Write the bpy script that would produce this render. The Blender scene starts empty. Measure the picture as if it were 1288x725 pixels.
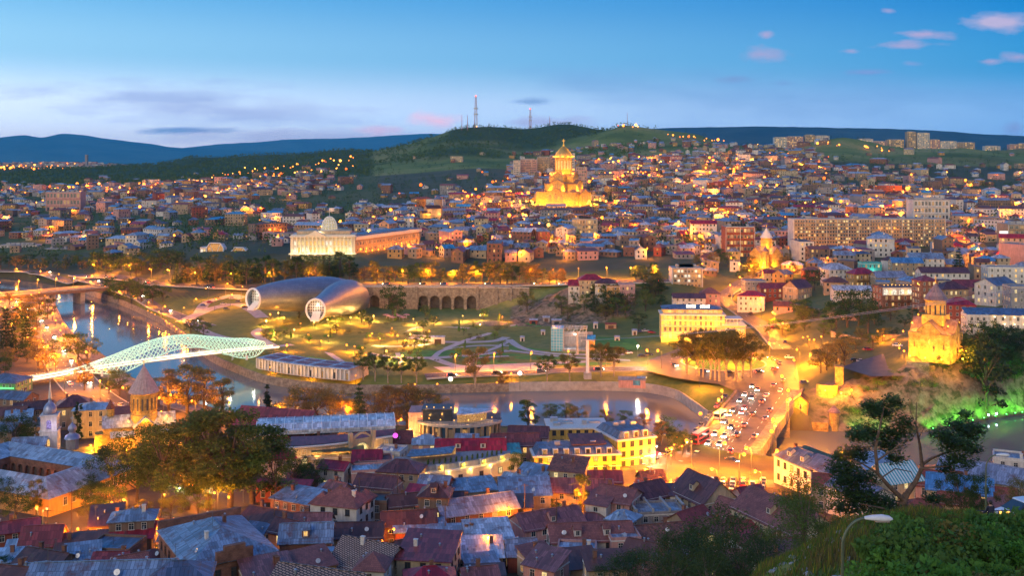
import bpy,math,random,bisect
from mathutils import Vector,Matrix,noise
R=math.radians
PI=math.pi
rnd=random.Random(11)
scene=bpy.context.scene
col=scene.collection
# --- camera, sky, light, exposure
CAMZ=100.0
FPX,CX,HY=1300.0,644.0,205.0          # focal length, centre column and horizon row of the photograph
cd=bpy.data.cameras.new('camera');cam=bpy.data.objects.new('camera',cd);col.objects.link(cam)
cam.location=(0,0,CAMZ);cam.rotation_euler=(R(90),0,0)
cd.sensor_fit='HORIZONTAL';cd.sensor_width=36.0;cd.lens=36.0*FPX/1288.0
cd.shift_y=-(362.5-HY)/1288.0
cd.clip_start=0.5;cd.clip_end=60000.0
scene.camera=cam
scene.view_settings.view_transform='Standard';scene.view_settings.look='None'
scene.view_settings.exposure=0.1;scene.view_settings.gamma=1.0;scene.view_settings.use_curve_mapping=False
scene.render.engine='CYCLES'
scene.cycles.use_denoising=True
scene.cycles.max_bounces=4;scene.cycles.diffuse_bounces=2;scene.cycles.glossy_bounces=2
scene.cycles.transparent_max_bounces=8;scene.cycles.transmission_bounces=2;scene.cycles.volume_bounces=0
scene.cycles.sample_clamp_indirect=2.0;scene.cycles.use_light_tree=True
scene.cycles.caustics_reflective=False;scene.cycles.caustics_refractive=False
world=bpy.data.worlds.new('World');scene.world=world;world.use_nodes=True
SUN_EL,SUN_AZ=R(3.0),R(205.0)            # the sun has just gone, behind and to the left of the camera
def build_world():
 nt=world.node_tree;nt.nodes.clear();N=nt.nodes.new;L=nt.links.new
 def val(op,a,b=None,c=None,clamp=False):
  n=N('ShaderNodeMath');n.operation=op;n.use_clamp=clamp
  for i,v in enumerate((a,b,c)):
   if v is None:continue
   if isinstance(v,(int,float)):n.inputs[i].default_value=v
   else:L(v,n.inputs[i])
  return n.outputs[0]
 def mix(f,a,b,mode='MIX'):
  n=N('ShaderNodeMix');n.data_type='RGBA';n.blend_type=mode
  for i,v in ((0,f),(6,a),(7,b)):
   if isinstance(v,(int,float)):n.inputs[i].default_value=v
   elif isinstance(v,tuple):n.inputs[i].default_value=v
   else:L(v,n.inputs[i])
  return n.outputs[2]
 out=N('ShaderNodeOutputWorld');bg=N('ShaderNodeBackground')
 sky=N('ShaderNodeTexSky');sky.sky_type='NISHITA';sky.sun_disc=False
 sky.sun_elevation=SUN_EL;sky.sun_rotation=SUN_AZ;sky.altitude=500;sky.air_density=1.0
 sky.dust_density=0.6;sky.ozone_density=3.0
 tc=N('ShaderNodeTexCoord');sp=N('ShaderNodeSeparateXYZ');L(tc.outputs['Generated'],sp.inputs[0])
 dx,dy,dz=sp.outputs
 ady=val('MAXIMUM',val('ABSOLUTE',dy),0.05)
 a=val('DIVIDE',dx,ady);e=val('DIVIDE',dz,ady)
 # twilight colour by height above the horizon, paler towards the left where the sun went down
 def ramp(src,stops):
  r=N('ShaderNodeValToRGB');r.color_ramp.interpolation='EASE'
  els=r.color_ramp.elements
  while len(els)<len(stops):els.new(0.5)
  for el,(p,c) in zip(els,stops):el.position=p;el.color=(*c,1)
  L(src,r.inputs[0]);return r.outputs[0]
 el=val('MULTIPLY',val('ARCSINE',dz),2/PI)
 left=ramp(el,SKY_LEFT);right=ramp(el,SKY_RIGHT)
 f=val('MULTIPLY_ADD',a,1.0,0.5,clamp=True)
 grad=mix(f,left,right)
 nz=mix(1.0,sky.outputs[0],(SKY_NISHITA,)*3+(1,),'MULTIPLY')
 base=mix(SKY_MIX,nz,grad)
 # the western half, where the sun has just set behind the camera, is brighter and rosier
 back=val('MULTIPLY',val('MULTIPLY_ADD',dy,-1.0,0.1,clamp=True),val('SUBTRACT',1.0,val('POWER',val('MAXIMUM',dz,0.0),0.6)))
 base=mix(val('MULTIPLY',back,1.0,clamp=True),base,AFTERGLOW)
 # clouds: soft elongated patches in fixed compass directions
 def cloud(base,px,py,wx,wy,colr,op,scale,seed,stretch=3.0,thr=0.0):
  a0=(px-CX)/FPX;e0=(HY-py)/FPX
  cv=N('ShaderNodeCombineXYZ');L(a,cv.inputs[0]);L(val('MULTIPLY',e,stretch),cv.inputs[1]);cv.inputs[2].default_value=seed
  nn=N('ShaderNodeTexNoise');nn.inputs['Scale'].default_value=scale;nn.inputs['Detail'].default_value=5;nn.inputs['Roughness'].default_value=0.55
  L(cv.outputs[0],nn.inputs['Vector'])
  qx=val('POWER',val('ABSOLUTE',val('DIVIDE',val('SUBTRACT',a,a0),wx/FPX)),2.0)
  qy=val('POWER',val('ABSOLUTE',val('DIVIDE',val('SUBTRACT',e,e0),wy/FPX)),2.0)
  d=val('SUBTRACT',1.0,val('SQRT',val('ADD',qx,qy)))
  m=val('ADD',val('MULTIPLY',d,1.0),val('MULTIPLY_ADD',nn.outputs[0],2.8,-1.45-thr))
  m=val('MULTIPLY',m,1.1,clamp=True)
  m=val('MULTIPLY',m,op)
  front=val('GREATER_THAN',dy,0.0)
  return mix(val('MULTIPLY',m,front),base,(*colr,1))
 for c in CLOUDS:base=cloud(base,*c)
 L(base,bg.inputs[0]);bg.inputs[1].default_value=SKY_STRENGTH
 L(bg.outputs[0],out.inputs[0])
def lin(r,g,b):
 f=lambda c:((c/255+0.055)/1.055)**2.4 if c>10 else c/255/12.92
 return (f(r),f(g),f(b))
SKY_STRENGTH=0.1
SKY_NISHITA=1.0
SKY_MIX=0.93
S10=lambda r,g,b:tuple(10*v for v in lin(r,g,b))
S12=lambda r,g,b:tuple(12*v for v in lin(r,g,b));S18=lambda r,g,b:tuple(19*v for v in lin(r,g,b));S14=lambda r,g,b:tuple(14.5*v for v in lin(r,g,b))
SKY_LEFT=[(0.0,S18(222,212,216)),(0.03,S18(194,208,226)),(0.065,S12(152,206,240)),(0.11,S10(108,190,246)),(0.2,S10(80,170,248)),(1.0,S10(40,100,205))]
SKY_RIGHT=[(0.0,S14(160,182,216)),(0.025,S14(124,172,222)),(0.055,S10(60,160,224)),(0.1,S10(0,132,212)),(0.2,S10(5,120,215)),(1.0,S10(20,70,170))]
PINK=S10(182,172,214);MAUVE=S10(150,170,220)
CLOUDS=[ (190,122,170,26,S12(140,158,212),.6,9,1.0,5.0),(300,140,200,22,S12(152,164,212),.6,8,2.0,5.0),(245,164,80,5,S10(96,140,205),.8,16,3.0,5.0),
 (360,172,240,13,S10(190,180,220),.5,14,12.0,4.0),(950,122,420,40,S10(110,158,220),.45,6,4.5,4.0),
 (548,152,38,13,S14(232,188,206),1.0,26,4.0,1.6),(470,164,46,8,S14(214,184,208),.9,26,5.0,2.0),(690,154,80,9,S10(186,172,214),.6,18,5.5,3),
 (958,68,36,12,PINK,.9,24,6.0,1.6),(963,44,11,7,PINK,.8,30,7.0,1.5),(923,100,24,6,S10(130,160,215),.8,26,8.0,2.5),(986,105,18,5,S10(126,160,218),.7,26,8.4,2.5),
 (1165,42,44,7,PINK,.95,24,9.0,3.0),(1132,57,46,6,PINK,.8,24,9.5,3.0),(1069,64,18,5,PINK,.8,26,10.0,2.5),(1255,28,60,14,S10(196,184,218),.95,18,11.0,2.4),
 (1246,77,22,5,PINK,.8,24,11.5,3.0),(1095,91,40,5,S10(130,160,220),.8,22,12.5,4.0),(1145,80,14,4,S10(140,168,222),.8,26,13.0,2.5),(1280,72,20,7,PINK,.8,24,13.5,2.0),(1118,13,12,4,PINK,.6,24,14.5,2.0),
 (1276,160,22,14,S10(150,160,214),.7,26,14.0,1.5),(665,128,30,5,S10(100,140,205),.6,22,15.0,3.0)]
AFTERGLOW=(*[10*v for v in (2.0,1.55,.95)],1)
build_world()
sd=bpy.data.lights.new('afterglow_sun','SUN');sd.energy=0.85;sd.angle=R(28);sd.color=(1.0,0.78,0.55)
so=bpy.data.objects.new('afterglow_sun',sd);col.objects.link(so)
so.rotation_euler=(R(66),0,R(-32))
# --- helpers
def W(px,py,Y):
 """the point at depth Y seen at photograph position px, py"""
 return Vector(((px-CX)/FPX*Y,Y,CAMZ-(py-HY)/FPX*Y))
def pxy(p):
 return (CX+FPX*p[0]/p[1],HY+FPX*(CAMZ-p[2])/p[1])
class MB:
 def __init__(s):s.v=[];s.f=[];s.m=[];s.smooth=False
 def face(s,pts,m=0):
  b=len(s.v);s.v += [tuple(p) for p in pts];s.f.append(tuple(range(b,b+len(pts))));s.m.append(m)
 def quadgrid(s,rows,m=0,close=False):
  b=len(s.v);n=len(rows[0])
  for r in rows:s.v += [tuple(p) for p in r]
  for i in range(len(rows)-1):
   for j in range(n if close else n-1):
    k=(j+1) %n
    s.f.append((b+i*n+j,b+i*n+k,b+(i+1)*n+k,b+(i+1)*n+j));s.m.append(m)
 def box(s,cx,cy,cz,sx,sy,sz,m=0,rz=0.0,base=False):
  """centre (or base centre) and sizes"""
  z0=cz if base else cz-sz/2;z1=z0+sz;c,n=math.cos(rz),math.sin(rz)
  P=[]
  for z in (z0,z1):
   for ax,ay in ((-1,-1),(1,-1),(1,1),(-1,1)):
    x,y=ax*sx/2,ay*sy/2
    P.append((cx+c*x-n*y,cy+n*x+c*y,z))
  b=len(s.v);s.v += P
  for q in ((0,3,2,1),(4,5,6,7),(0,1,5,4),(1,2,6,5),(2,3,7,6),(3,0,4,7)):
   s.f.append(tuple(b+i for i in q));s.m.append(m)
 def prism(s,poly,z0,z1,m=0,mtop=None):
  """poly: list of (x,y) counter-clockwise"""
  b=len(s.v);n=len(poly)
  s.v += [(p[0],p[1],z0) for p in poly]+[(p[0],p[1],z1) for p in poly]
  for i in range(n):
   j=(i+1) %n;s.f.append((b+i,b+j,b+n+j,b+n+i));s.m.append(m)
  s.f.append(tuple(b+n+i for i in range(n)));s.m.append(m if mtop is None else mtop)
  s.f.append(tuple(b+n-1-i for i in range(n)));s.m.append(m)
 def lathe(s,prof,seg=16,c=(0,0,0),m=0,a0=0.0):
  rows=[]
  for r,z in prof:
   rows.append([(c[0]+r*math.cos(a0+2*PI*k/seg),c[1]+r*math.sin(a0+2*PI*k/seg),c[2]+z) for k in range(seg)])
  s.quadgrid(rows,m,True)
  if prof[0][0]>0.02:
   b=len(s.v);s.v += rows[0];s.f.append(tuple(b+seg-1-k for k in range(seg)));s.m.append(m)
  if prof[-1][0]>0.02:
   b=len(s.v);s.v += rows[-1];s.f.append(tuple(b+k for k in range(seg)));s.m.append(m)
 def sphere(s,c,r,seg=8,ring=5,m=0,sz=1.0):
  s.lathe([(max(r*math.sin(PI*i/ring),0.001),-r*sz*math.cos(PI*i/ring)) for i in range(ring+1)],seg,c,m)
 def tube(s,pts,r,seg=6,m=0,caps=True):
  pts=[Vector(p) for p in pts];n=len(pts);rows=[]
  rr=r if isinstance(r,(list,tuple)) else [r]*n
  up=Vector((0,0,1));prev=None
  for i in range(n):
   t=(pts[min(i+1,n-1)]-pts[max(i-1,0)])
   t=t.normalized() if t.length>1e-9 else Vector((0,0,1))
   a=t.cross(up) if prev is None else prev-t*prev.dot(t)
   if a.length<1e-3:a=t.cross(Vector((1,0,0)))
   a.normalize();prev=a;b=t.cross(a)
   rows.append([pts[i]+(a*math.cos(2*PI*k/seg)+b*math.sin(2*PI*k/seg))*rr[i] for k in range(seg)])
  s.quadgrid(rows,m,True)
  if caps:
   for row,rev in ((rows[0],0),(rows[-1],1)):
    b=len(s.v);s.v += [tuple(p) for p in row]
    s.f.append(tuple(b+(k if rev else seg-1-k) for k in range(seg)));s.m.append(m)
 def bar(s,p,q,w,h=None,m=0):
  """box-section bar from p to q"""
  h=h or w;p=Vector(p);q=Vector(q);t=(q-p)
  if t.length<1e-6:return
  t.normalize();up=Vector((0,0,1))
  a=t.cross(up)
  if a.length<1e-3:a=Vector((1,0,0))
  a.normalize();b=a.cross(t)
  c=[(-1,-1),(1,-1),(1,1),(-1,1)]
  P=[p+a*(i*w/2)+b*(j*h/2) for i,j in c]+[q+a*(i*w/2)+b*(j*h/2) for i,j in c]
  b0=len(s.v);s.v += [tuple(x) for x in P]
  for f in ((0,3,2,1),(4,5,6,7),(0,1,5,4),(1,2,6,5),(2,3,7,6),(3,0,4,7)):
   s.f.append(tuple(b0+i for i in f));s.m.append(m)
 def gable(s,w,d,z0,rh,over=0.4,th=0.18,m=0,mg=1,cx=0,cy=0):
  """gable roof, ridge along x; gable triangles get material mg"""
  x0,x1=-w/2-over+cx,w/2+over+cx;sl=rh/(d/2);y0=-d/2-over;ze=z0-sl*over
  for sg in (-1,1):
   a=[(x0,cy+sg*(-y0),ze),(x1,cy+sg*(-y0),ze),(x1,cy,z0+rh),(x0,cy,z0+rh)]
   if sg>0:a=[a[1],a[0],a[3],a[2]]
   lo=[(p[0],p[1],p[2]-th) for p in a]
   s.face(a,m);s.face(lo[::-1],m)
   for i in range(4):
    j=(i+1) %4
    if i==2:continue
    s.face([lo[i],lo[j],a[j],a[i]],m)
  for xx in (-w/2+cx,w/2+cx):
   t=[(xx,cy-d/2,z0),(xx,cy+d/2,z0),(xx,cy,z0+rh-th)]
   s.face(t if xx>cx else t[::-1],mg)
 def hip(s,w,d,z0,rh,over=0.4,m=0,cx=0,cy=0):
  W2,D2=w/2+over,d/2+over;k=max(W2-D2,0.0);kk=max(D2-W2,0.0)
  c=[(cx-W2,cy-D2,z0),(cx+W2,cy-D2,z0),(cx+W2,cy+D2,z0),(cx-W2,cy+D2,z0)]
  if kk>0:
   r0,r1=(cx,cy-kk,z0+rh),(cx,cy+kk,z0+rh)
   s.face([c[0],c[1],r0],m);s.face([c[1],c[2],r1,r0],m);s.face([c[2],c[3],r1],m);s.face([c[3],c[0],r0,r1],m)
  else:
   r0,r1=(cx-k,cy,z0+rh),(cx+k,cy,z0+rh)
   s.face([c[0],c[1],r1,r0],m);s.face([c[1],c[2],r1],m);s.face([c[2],c[3],r0,r1],m);s.face([c[3],c[0],r0],m)
  cb=[(p[0],p[1],z0-0.2) for p in c]
  for i in range(4):
   j=(i+1) %4;s.face([cb[i],cb[j],c[j],c[i]],m)
  s.face(cb[::-1],m)
 def shed(s,w,d,z0,rh,over=0.35,th=0.15,m=0,mg=1):
  """single slope, high at +y"""
  sl=rh/d;y0,y1=-d/2-over,d/2+over;za,zb=z0-sl*over,z0+rh+sl*over
  a=[(-w/2-over,y0,za+th),(w/2+over,y0,za+th),(w/2+over,y1,zb+th),(-w/2-over,y1,zb+th)]
  lo=[(p[0],p[1],p[2]-th) for p in a];s.face(a,m);s.face(lo[::-1],m)
  for i in range(4):
   j=(i+1) %4;s.face([lo[i],lo[j],a[j],a[i]],m)
  for xx in (-w/2,w/2):
   t=[(xx,-d/2,z0),(xx,d/2,z0),(xx,d/2,z0+rh)];s.face(t if xx>0 else t[::-1],mg)
  s.face([(w/2,d/2,z0),(-w/2,d/2,z0),(-w/2,d/2,z0+rh),(w/2,d/2,z0+rh)],mg)
 def add(s,other,M=None,mo=0):
  b=len(s.v);s.v += [tuple(M @ Vector(p)) for p in other.v] if M else other.v
  s.f += [tuple(b+i for i in f) for f in other.f];s.m += [m+mo for m in other.m]
 def mesh(s,name,mats,smooth=False,uv=True):
  me=bpy.data.meshes.new(name);me.from_pydata(s.v,[],s.f)
  for m in (mats if isinstance(mats,(list,tuple)) else [mats]):me.materials.append(m)
  if any(s.m):me.polygons.foreach_set('material_index',s.m)
  if smooth:me.polygons.foreach_set('use_smooth',[True]*len(s.f))
  if uv:
   L=me.uv_layers.new(name='UVMap');buf=[0.0]*(2*len(me.loops));V=s.v;k=0
   for f in s.f:
    p0,p1,p2=V[f[0]],V[f[1]],V[f[2]]
    ax,ay,az=p1[0]-p0[0],p1[1]-p0[1],p1[2]-p0[2];bx,by,bz=p2[0]-p0[0],p2[1]-p0[1],p2[2]-p0[2]
    nx,ny,nz=ay*bz-az*by,az*bx-ax*bz,ax*by-ay*bx
    h=math.hypot(nx,ny);l=math.sqrt(h*h+nz*nz) or 1.0
    if h<0.02*l:ux,uy,sx,sy,sz=1.0,0.0,0.0,1.0,0.0
    else:
     ux,uy=-ny/h,nx/h
     sx,sy,sz=-nx*nz/(h*l),-ny*nz/(h*l),h/l
    for i in f:
     p=V[i];buf[k]=p[0]*ux+p[1]*uy;buf[k+1]=p[0]*sx+p[1]*sy+p[2]*sz;k += 2
   L.data.foreach_set('uv',buf)
  me.update();return me
 def build(s,name,mats,parent=None,smooth=False,loc=None,rz=0.0,uv=True):
  o=bpy.data.objects.new(name,s.mesh(name,mats,smooth,uv));col.objects.link(o)
  if parent:o.parent=parent
  if loc is not None:o.location=loc
  if rz:o.rotation_euler[2]=rz
  return o
THINGS=[]
def tag(o,label=None,cat=None,group=None,kind=None):
 if label:o['label']=label
 if cat:o['category']=cat
 if group:o['group']=group
 if kind:o['kind']=kind
 if cat:THINGS.append(o)
 return o
def thing(name,label,cat,loc=(0,0,0),rz=0.0,group=None,scale=None):
 o=bpy.data.objects.new(name,None);o.empty_display_size=0.1;col.objects.link(o)
 o.location=loc;o.rotation_euler[2]=rz
 if scale:o.scale=scale if isinstance(scale,(tuple,list)) else (scale,)*3
 return tag(o,label,cat,group)
def inst(me,name,parent=None,loc=(0,0,0),rz=0.0,scale=None):
 o=bpy.data.objects.new(name,me);col.objects.link(o)
 if parent:o.parent=parent
 o.location=loc;o.rotation_euler[2]=rz
 if scale is not None:o.scale=scale if isinstance(scale,(tuple,list)) else (scale,)*3
 return o
KIDS={}
def copy_tree(o,parent=None):
 if not KIDS.get('n') or KIDS['n']!=len(bpy.data.objects):
  pass
 c=o.copy();col.objects.link(c)
 if parent:c.parent=parent
 elif c.get('category'):THINGS.append(c)
 for ch in PROTO_CHILDREN.get(o.name,()):copy_tree(ch,c)
 return c
PROTO_CHILDREN={}
def proto(o):
 """remember the children of a finished thing so that copies are cheap"""
 def walk(x):
  ch=list(x.children);PROTO_CHILDREN[x.name]=ch
  for y in ch:walk(y)
 walk(o);return o
def lamp_light(name,parent,loc,power,color,radius=0.3):
 d=bpy.data.lights.new(name,'POINT');d.energy=power;d.color=color;d.shadow_soft_size=radius
 o=bpy.data.objects.new(name,d);col.objects.link(o);o.location=loc
 if parent:o.parent=parent
 return o
def spot(name,parent,loc,target,power,color,angle=70,radius=0.3,blend=0.6):
 d=bpy.data.lights.new(name,'SPOT');d.energy=power;d.color=color;d.shadow_soft_size=radius
 d.spot_size=R(angle);d.spot_blend=blend
 o=bpy.data.objects.new(name,d);col.objects.link(o);o.location=loc
 v=Vector(target)-Vector(loc);o.rotation_euler=v.to_track_quat('-Z','Y').to_euler()
 if parent:o.parent=parent
 return o
SODIUM=(1.0,0.27,0.008);WARM=(1.0,0.48,0.10);GOLD=(1.0,0.37,0.01);WHITE=(1.0,0.86,0.68);COOL=(0.85,1.0,0.95)
# --- materials
def newmat(name):
 m=bpy.data.materials.new(name);m.use_nodes=True;nt=m.node_tree
 b=nt.nodes['Principled BSDF'];return m,nt,b,nt.nodes.new,nt.links.new
def mixrgb(nt,f,a,b,mode='MIX'):
 n=nt.nodes.new('ShaderNodeMix');n.data_type='RGBA';n.blend_type=mode
 for i,v in ((0,f),(6,a),(7,b)):
  if isinstance(v,(int,float)):n.inputs[i].default_value=v
  elif isinstance(v,(tuple,list)):n.inputs[i].default_value=(*v,1) if len(v)==3 else v
  else:nt.links.new(v,n.inputs[i])
 return n.outputs[2]
def rampnode(nt,src,stops):
 r=nt.nodes.new('ShaderNodeValToRGB');els=r.color_ramp.elements
 while len(els)<len(stops):els.new(0.5)
 for el,(p,c) in zip(els,stops):el.position=p;el.color=(*c,1) if isinstance(c,(tuple,list)) else (c,c,c,1)
 nt.links.new(src,r.inputs[0]);return r.outputs[0]
def noisenode(nt,vec,scale,detail=4,rough=0.6):
 n=nt.nodes.new('ShaderNodeTexNoise');n.inputs['Scale'].default_value=scale;n.inputs['Detail'].default_value=detail;n.inputs['Roughness'].default_value=rough
 if vec is not None:nt.links.new(vec,n.inputs['Vector'])
 return n.outputs[0]
def coords(nt,which='Object'):
 t=nt.nodes.new('ShaderNodeTexCoord');return t.outputs[which]
def objrand(nt):
 return nt.nodes.new('ShaderNodeObjectInfo').outputs['Random']
def bumpnode(nt,h,strength=0.3,dist=0.05):
 b=nt.nodes.new('ShaderNodeBump');b.inputs['Strength'].default_value=strength;b.inputs['Distance'].default_value=dist
 nt.links.new(h,b.inputs['Height']);return b.outputs[0]
def m_plain(name,c,rough=0.7,var=0.25,scale=1.5,metal=0.0,randv=0.0):
 m,nt,b,N,L=newmat(name);co=coords(nt)
 n1=noisenode(nt,co,scale)
 lo=tuple(v*(1-var) for v in c);hi=tuple(min(v*(1+var),1) for v in c)
 cc=rampnode(nt,n1,[(0.3,lo),(0.7,hi)])
 if randv:
  g=nt.nodes.new('ShaderNodeMapRange');L(objrand(nt),g.inputs[0]);g.inputs[3].default_value=1-randv;g.inputs[4].default_value=1+randv
  v=nt.nodes.new('ShaderNodeVectorMath');v.operation='SCALE';L(cc,v.inputs[0]);L(g.outputs[0],v.inputs['Scale']);cc=v.outputs[0]
 L(cc,b.inputs['Base Color']);b.inputs['Roughness'].default_value=rough;b.inputs['Metallic'].default_value=metal
 return m
def m_plaster(name,c,stain=0.45):
 """painted or rendered wall: broad weathering and streaks under the eaves, fine grain"""
 m,nt,b,N,L=newmat(name);uv=coords(nt,'UV')
 mp=N('ShaderNodeMapping');mp.inputs['Scale'].default_value=(1.2,0.18,1);L(uv,mp.inputs[0])
 streak=noisenode(nt,mp.outputs[0],1.2,5);blot=noisenode(nt,coords(nt),0.35,5)
 a=rampnode(nt,streak,[(0.42,tuple(v*(1-stain) for v in c)),(0.62,c)])
 b2=rampnode(nt,blot,[(0.3,tuple(v*(1-stain*.8) for v in c)),(0.65,tuple(min(v*1.08,1) for v in c))])
 L(mixrgb(nt,0.5,a,b2),b.inputs['Base Color']);b.inputs['Roughness'].default_value=0.85
 L(bumpnode(nt,noisenode(nt,coords(nt),6,3),0.2,0.03),b.inputs['Normal'])
 return m
def m_brick(name,c1,c2,mortar,sc=1.0):
 m,nt,b,N,L=newmat(name);uv=coords(nt,'UV')
 t=N('ShaderNodeTexBrick');t.inputs['Scale'].default_value=sc;t.inputs['Color1'].default_value=(*c1,1);t.inputs['Color2'].default_value=(*c2,1);t.inputs['Mortar'].default_value=(*mortar,1)
 t.inputs['Mortar Size'].default_value=0.018;t.inputs['Brick Width'].default_value=0.6;t.inputs['Row Height'].default_value=0.28
 L(uv,t.inputs['Vector']);n=noisenode(nt,coords(nt),0.6,5)
 dk=rampnode(nt,n,[(0.3,(0.45,0.42,0.4)),(0.65,(1.1,1.08,1.05))])
 L(mixrgb(nt,1.0,t.outputs[0],dk,'MULTIPLY'),b.inputs['Base Color']);b.inputs['Roughness'].default_value=0.9
 L(bumpnode(nt,t.outputs['Fac'],0.3,-0.02),b.inputs['Normal'])
 return m
def m_metalroof(name,c,rust=0.25,seam=0.62,rough=0.45,rustc=(0.16,0.06,0.035)):
 """standing-seam sheet metal: seams down the slope, sheets of slightly different age, rust"""
 m,nt,b,N,L=newmat(name);uv=coords(nt,'UV')
 t=N('ShaderNodeTexBrick');t.offset=0.37;t.inputs['Scale'].default_value=1.0;t.inputs['Brick Width'].default_value=seam;t.inputs['Row Height'].default_value=1.9
 t.inputs['Color1'].default_value=(*[v*0.62 for v in c],1);t.inputs['Color2'].default_value=(*[min(v*1.3,1) for v in c],1);t.inputs['Mortar'].default_value=(*[v*0.35 for v in c],1)
 t.inputs['Mortar Size'].default_value=0.035;t.inputs['Mortar Smooth'].default_value=0.6;L(uv,t.inputs['Vector'])
 n=noisenode(nt,coords(nt),0.45,6,0.68)
 rm=rampnode(nt,n,[(0.58-rust*0.5,0.0),(0.74-rust*0.35,0.9)])
 cc=mixrgb(nt,rm,t.outputs[0],rustc)
 g=noisenode(nt,coords(nt),0.12,2);gg=rampnode(nt,g,[(0.3,(0.72,0.74,0.78)),(0.7,(1.1,1.1,1.1))])
 L(mixrgb(nt,1.0,cc,gg,'MULTIPLY'),b.inputs['Base Color'])
 b.inputs['Roughness'].default_value=rough;b.inputs['Metallic'].default_value=0.15
 L(bumpnode(nt,t.outputs['Fac'],0.8,-0.06),b.inputs['Normal'])
 return m
def m_tileroof(name,c,c2=None,w=0.34,h=0.42,dirt=0.35):
 m,nt,b,N,L=newmat(name);uv=coords(nt,'UV');c2=c2 or tuple(v*0.6 for v in c)
 t=N('ShaderNodeTexBrick');t.inputs['Scale'].default_value=1.0;t.inputs['Brick Width'].default_value=w;t.inputs['Row Height'].default_value=h
 t.inputs['Color1'].default_value=(*c,1);t.inputs['Color2'].default_value=(*c2,1);t.inputs['Mortar'].default_value=(*[v*0.3 for v in c],1)
 t.inputs['Mortar Size'].default_value=0.03;t.inputs['Mortar Smooth'].default_value=0.8;L(uv,t.inputs['Vector'])
 n=noisenode(nt,coords(nt),0.5,6,0.65)
 dk=rampnode(nt,n,[(0.32,(1-dirt,)*3),(0.62,(1.12,1.1,1.08))])
 L(mixrgb(nt,1.0,t.outputs[0],dk,'MULTIPLY'),b.inputs['Base Color']);b.inputs['Roughness'].default_value=0.7
 L(bumpnode(nt,t.outputs['Fac'],0.9,-0.06),b.inputs['Normal'])
 return m
def m_emit(name,c,s,cast=False):
 m,nt,b,N,L=newmat(name)
 b.inputs['Base Color'].default_value=(*[v*.5 for v in c],1);b.inputs['Emission Color'].default_value=(*c,1);b.inputs['Emission Strength'].default_value=s
 if not cast:m.cycles.emission_sampling='NONE'
 return m
def m_window_lit(name,c,s):
 """a lit room behind glass: uneven light, darker bars of curtains and furniture"""
 m,nt,b,N,L=newmat(name)
 n=noisenode(nt,coords(nt),1.7,3);r=rampnode(nt,n,[(0.35,tuple(v*0.25 for v in c)),(0.65,c)])
 L(r,b.inputs['Emission Color']);b.inputs['Emission Strength'].default_value=s;b.inputs['Base Color'].default_value=(0.05,0.05,0.05,1);b.inputs['Roughness'].default_value=0.2
 m.cycles.emission_sampling='NONE';return m
def m_glass(name,c=(0.03,0.04,0.05),rough=0.12):
 m,nt,b,N,L=newmat(name);b.inputs['Base Color'].default_value=(*c,1);b.inputs['Roughness'].default_value=rough
 b.inputs['Specular IOR Level'].default_value=0.8;return m
def m_leaf(name,c,trans=0.25,var=0.45):
 m,nt,b,N,L=newmat(name)
 g=N('ShaderNodeNewGeometry');r=g.outputs['Random Per Island']
 n=noisenode(nt,coords(nt),0.35,3)
 lo=tuple(v*(1-var) for v in c);hi=(min(c[0]*(1+var*1.2),1),min(c[1]*(1+var),1),c[2]*(1+var*.5))
 cc=mixrgb(nt,0.5,rampnode(nt,r,[(0.0,lo),(1.0,hi)]),rampnode(nt,n,[(0.35,lo),(0.65,hi)]))
 hv=nt.nodes.new('ShaderNodeHueSaturation');mr=N('ShaderNodeMapRange');L(objrand(nt),mr.inputs[0]);mr.inputs[3].default_value=0.475;mr.inputs[4].default_value=0.525
 L(mr.outputs[0],hv.inputs['Hue']);L(cc,hv.inputs['Color'])
 L(hv.outputs[0],b.inputs['Base Color']);b.inputs['Roughness'].default_value=0.75;b.inputs['Specular IOR Level'].default_value=0.2
 tr=N('ShaderNodeBsdfTranslucent');L(hv.outputs[0],tr.inputs[0]);mx=N('ShaderNodeMixShader');mx.inputs[0].default_value=trans
 L(b.outputs[0],mx.inputs[1]);L(tr.outputs[0],mx.inputs[2]);L(mx.outputs[0],nt.nodes['Material Output'].inputs[0])
 return m
M={}
M['asphalt']=m_plain('asphalt',(0.075,0.068,0.066),0.6,0.3,0.4)
M['paint']=m_plain('road_paint',(0.7,0.7,0.66),0.6,0.15,2)
M['kerb']=m_plain('kerb_stone',(0.42,0.4,0.37),0.8,0.2,1)
M['paving']=m_brick('paving',(0.30,0.27,0.24),(0.24,0.22,0.2),(0.14,0.13,0.12),0.8)
M['path']=m_plain('park_path',(0.40,0.38,0.37),0.8,0.15,0.5)
M['concrete']=m_plain('concrete',(0.34,0.32,0.30),0.85,0.25,0.4)
M['stone']=m_brick('stone_wall',(0.36,0.30,0.24),(0.27,0.23,0.19),(0.16,0.14,0.12),0.7)
M['ashlar']=m_brick('ashlar',(0.50,0.40,0.26),(0.42,0.33,0.21),(0.26,0.2,0.13),0.8)
M['lawn']=m_plain('lawn_grass',(0.07,0.22,0.025),0.9,0.4,0.25)
M['hedge']=m_leaf('hedge_leaf',(0.062,0.132,0.028))
M['glass']=m_glass('window_glass');M['glass_blue']=m_glass('blue_glass',(0.03,0.08,0.14),0.15)
M['lit_warm']=m_window_lit('lit_window_warm',(1.0,0.55,0.14),1.6)
M['lit_yellow']=m_window_lit('lit_window_yellow',(1.0,0.75,0.3),1.4)
M['lit_white']=m_window_lit('lit_window_white',(1.0,0.9,0.7),1.6)
M['lit_dim']=m_window_lit('lit_window_dim',(1.0,0.5,0.15),0.6)
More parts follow.
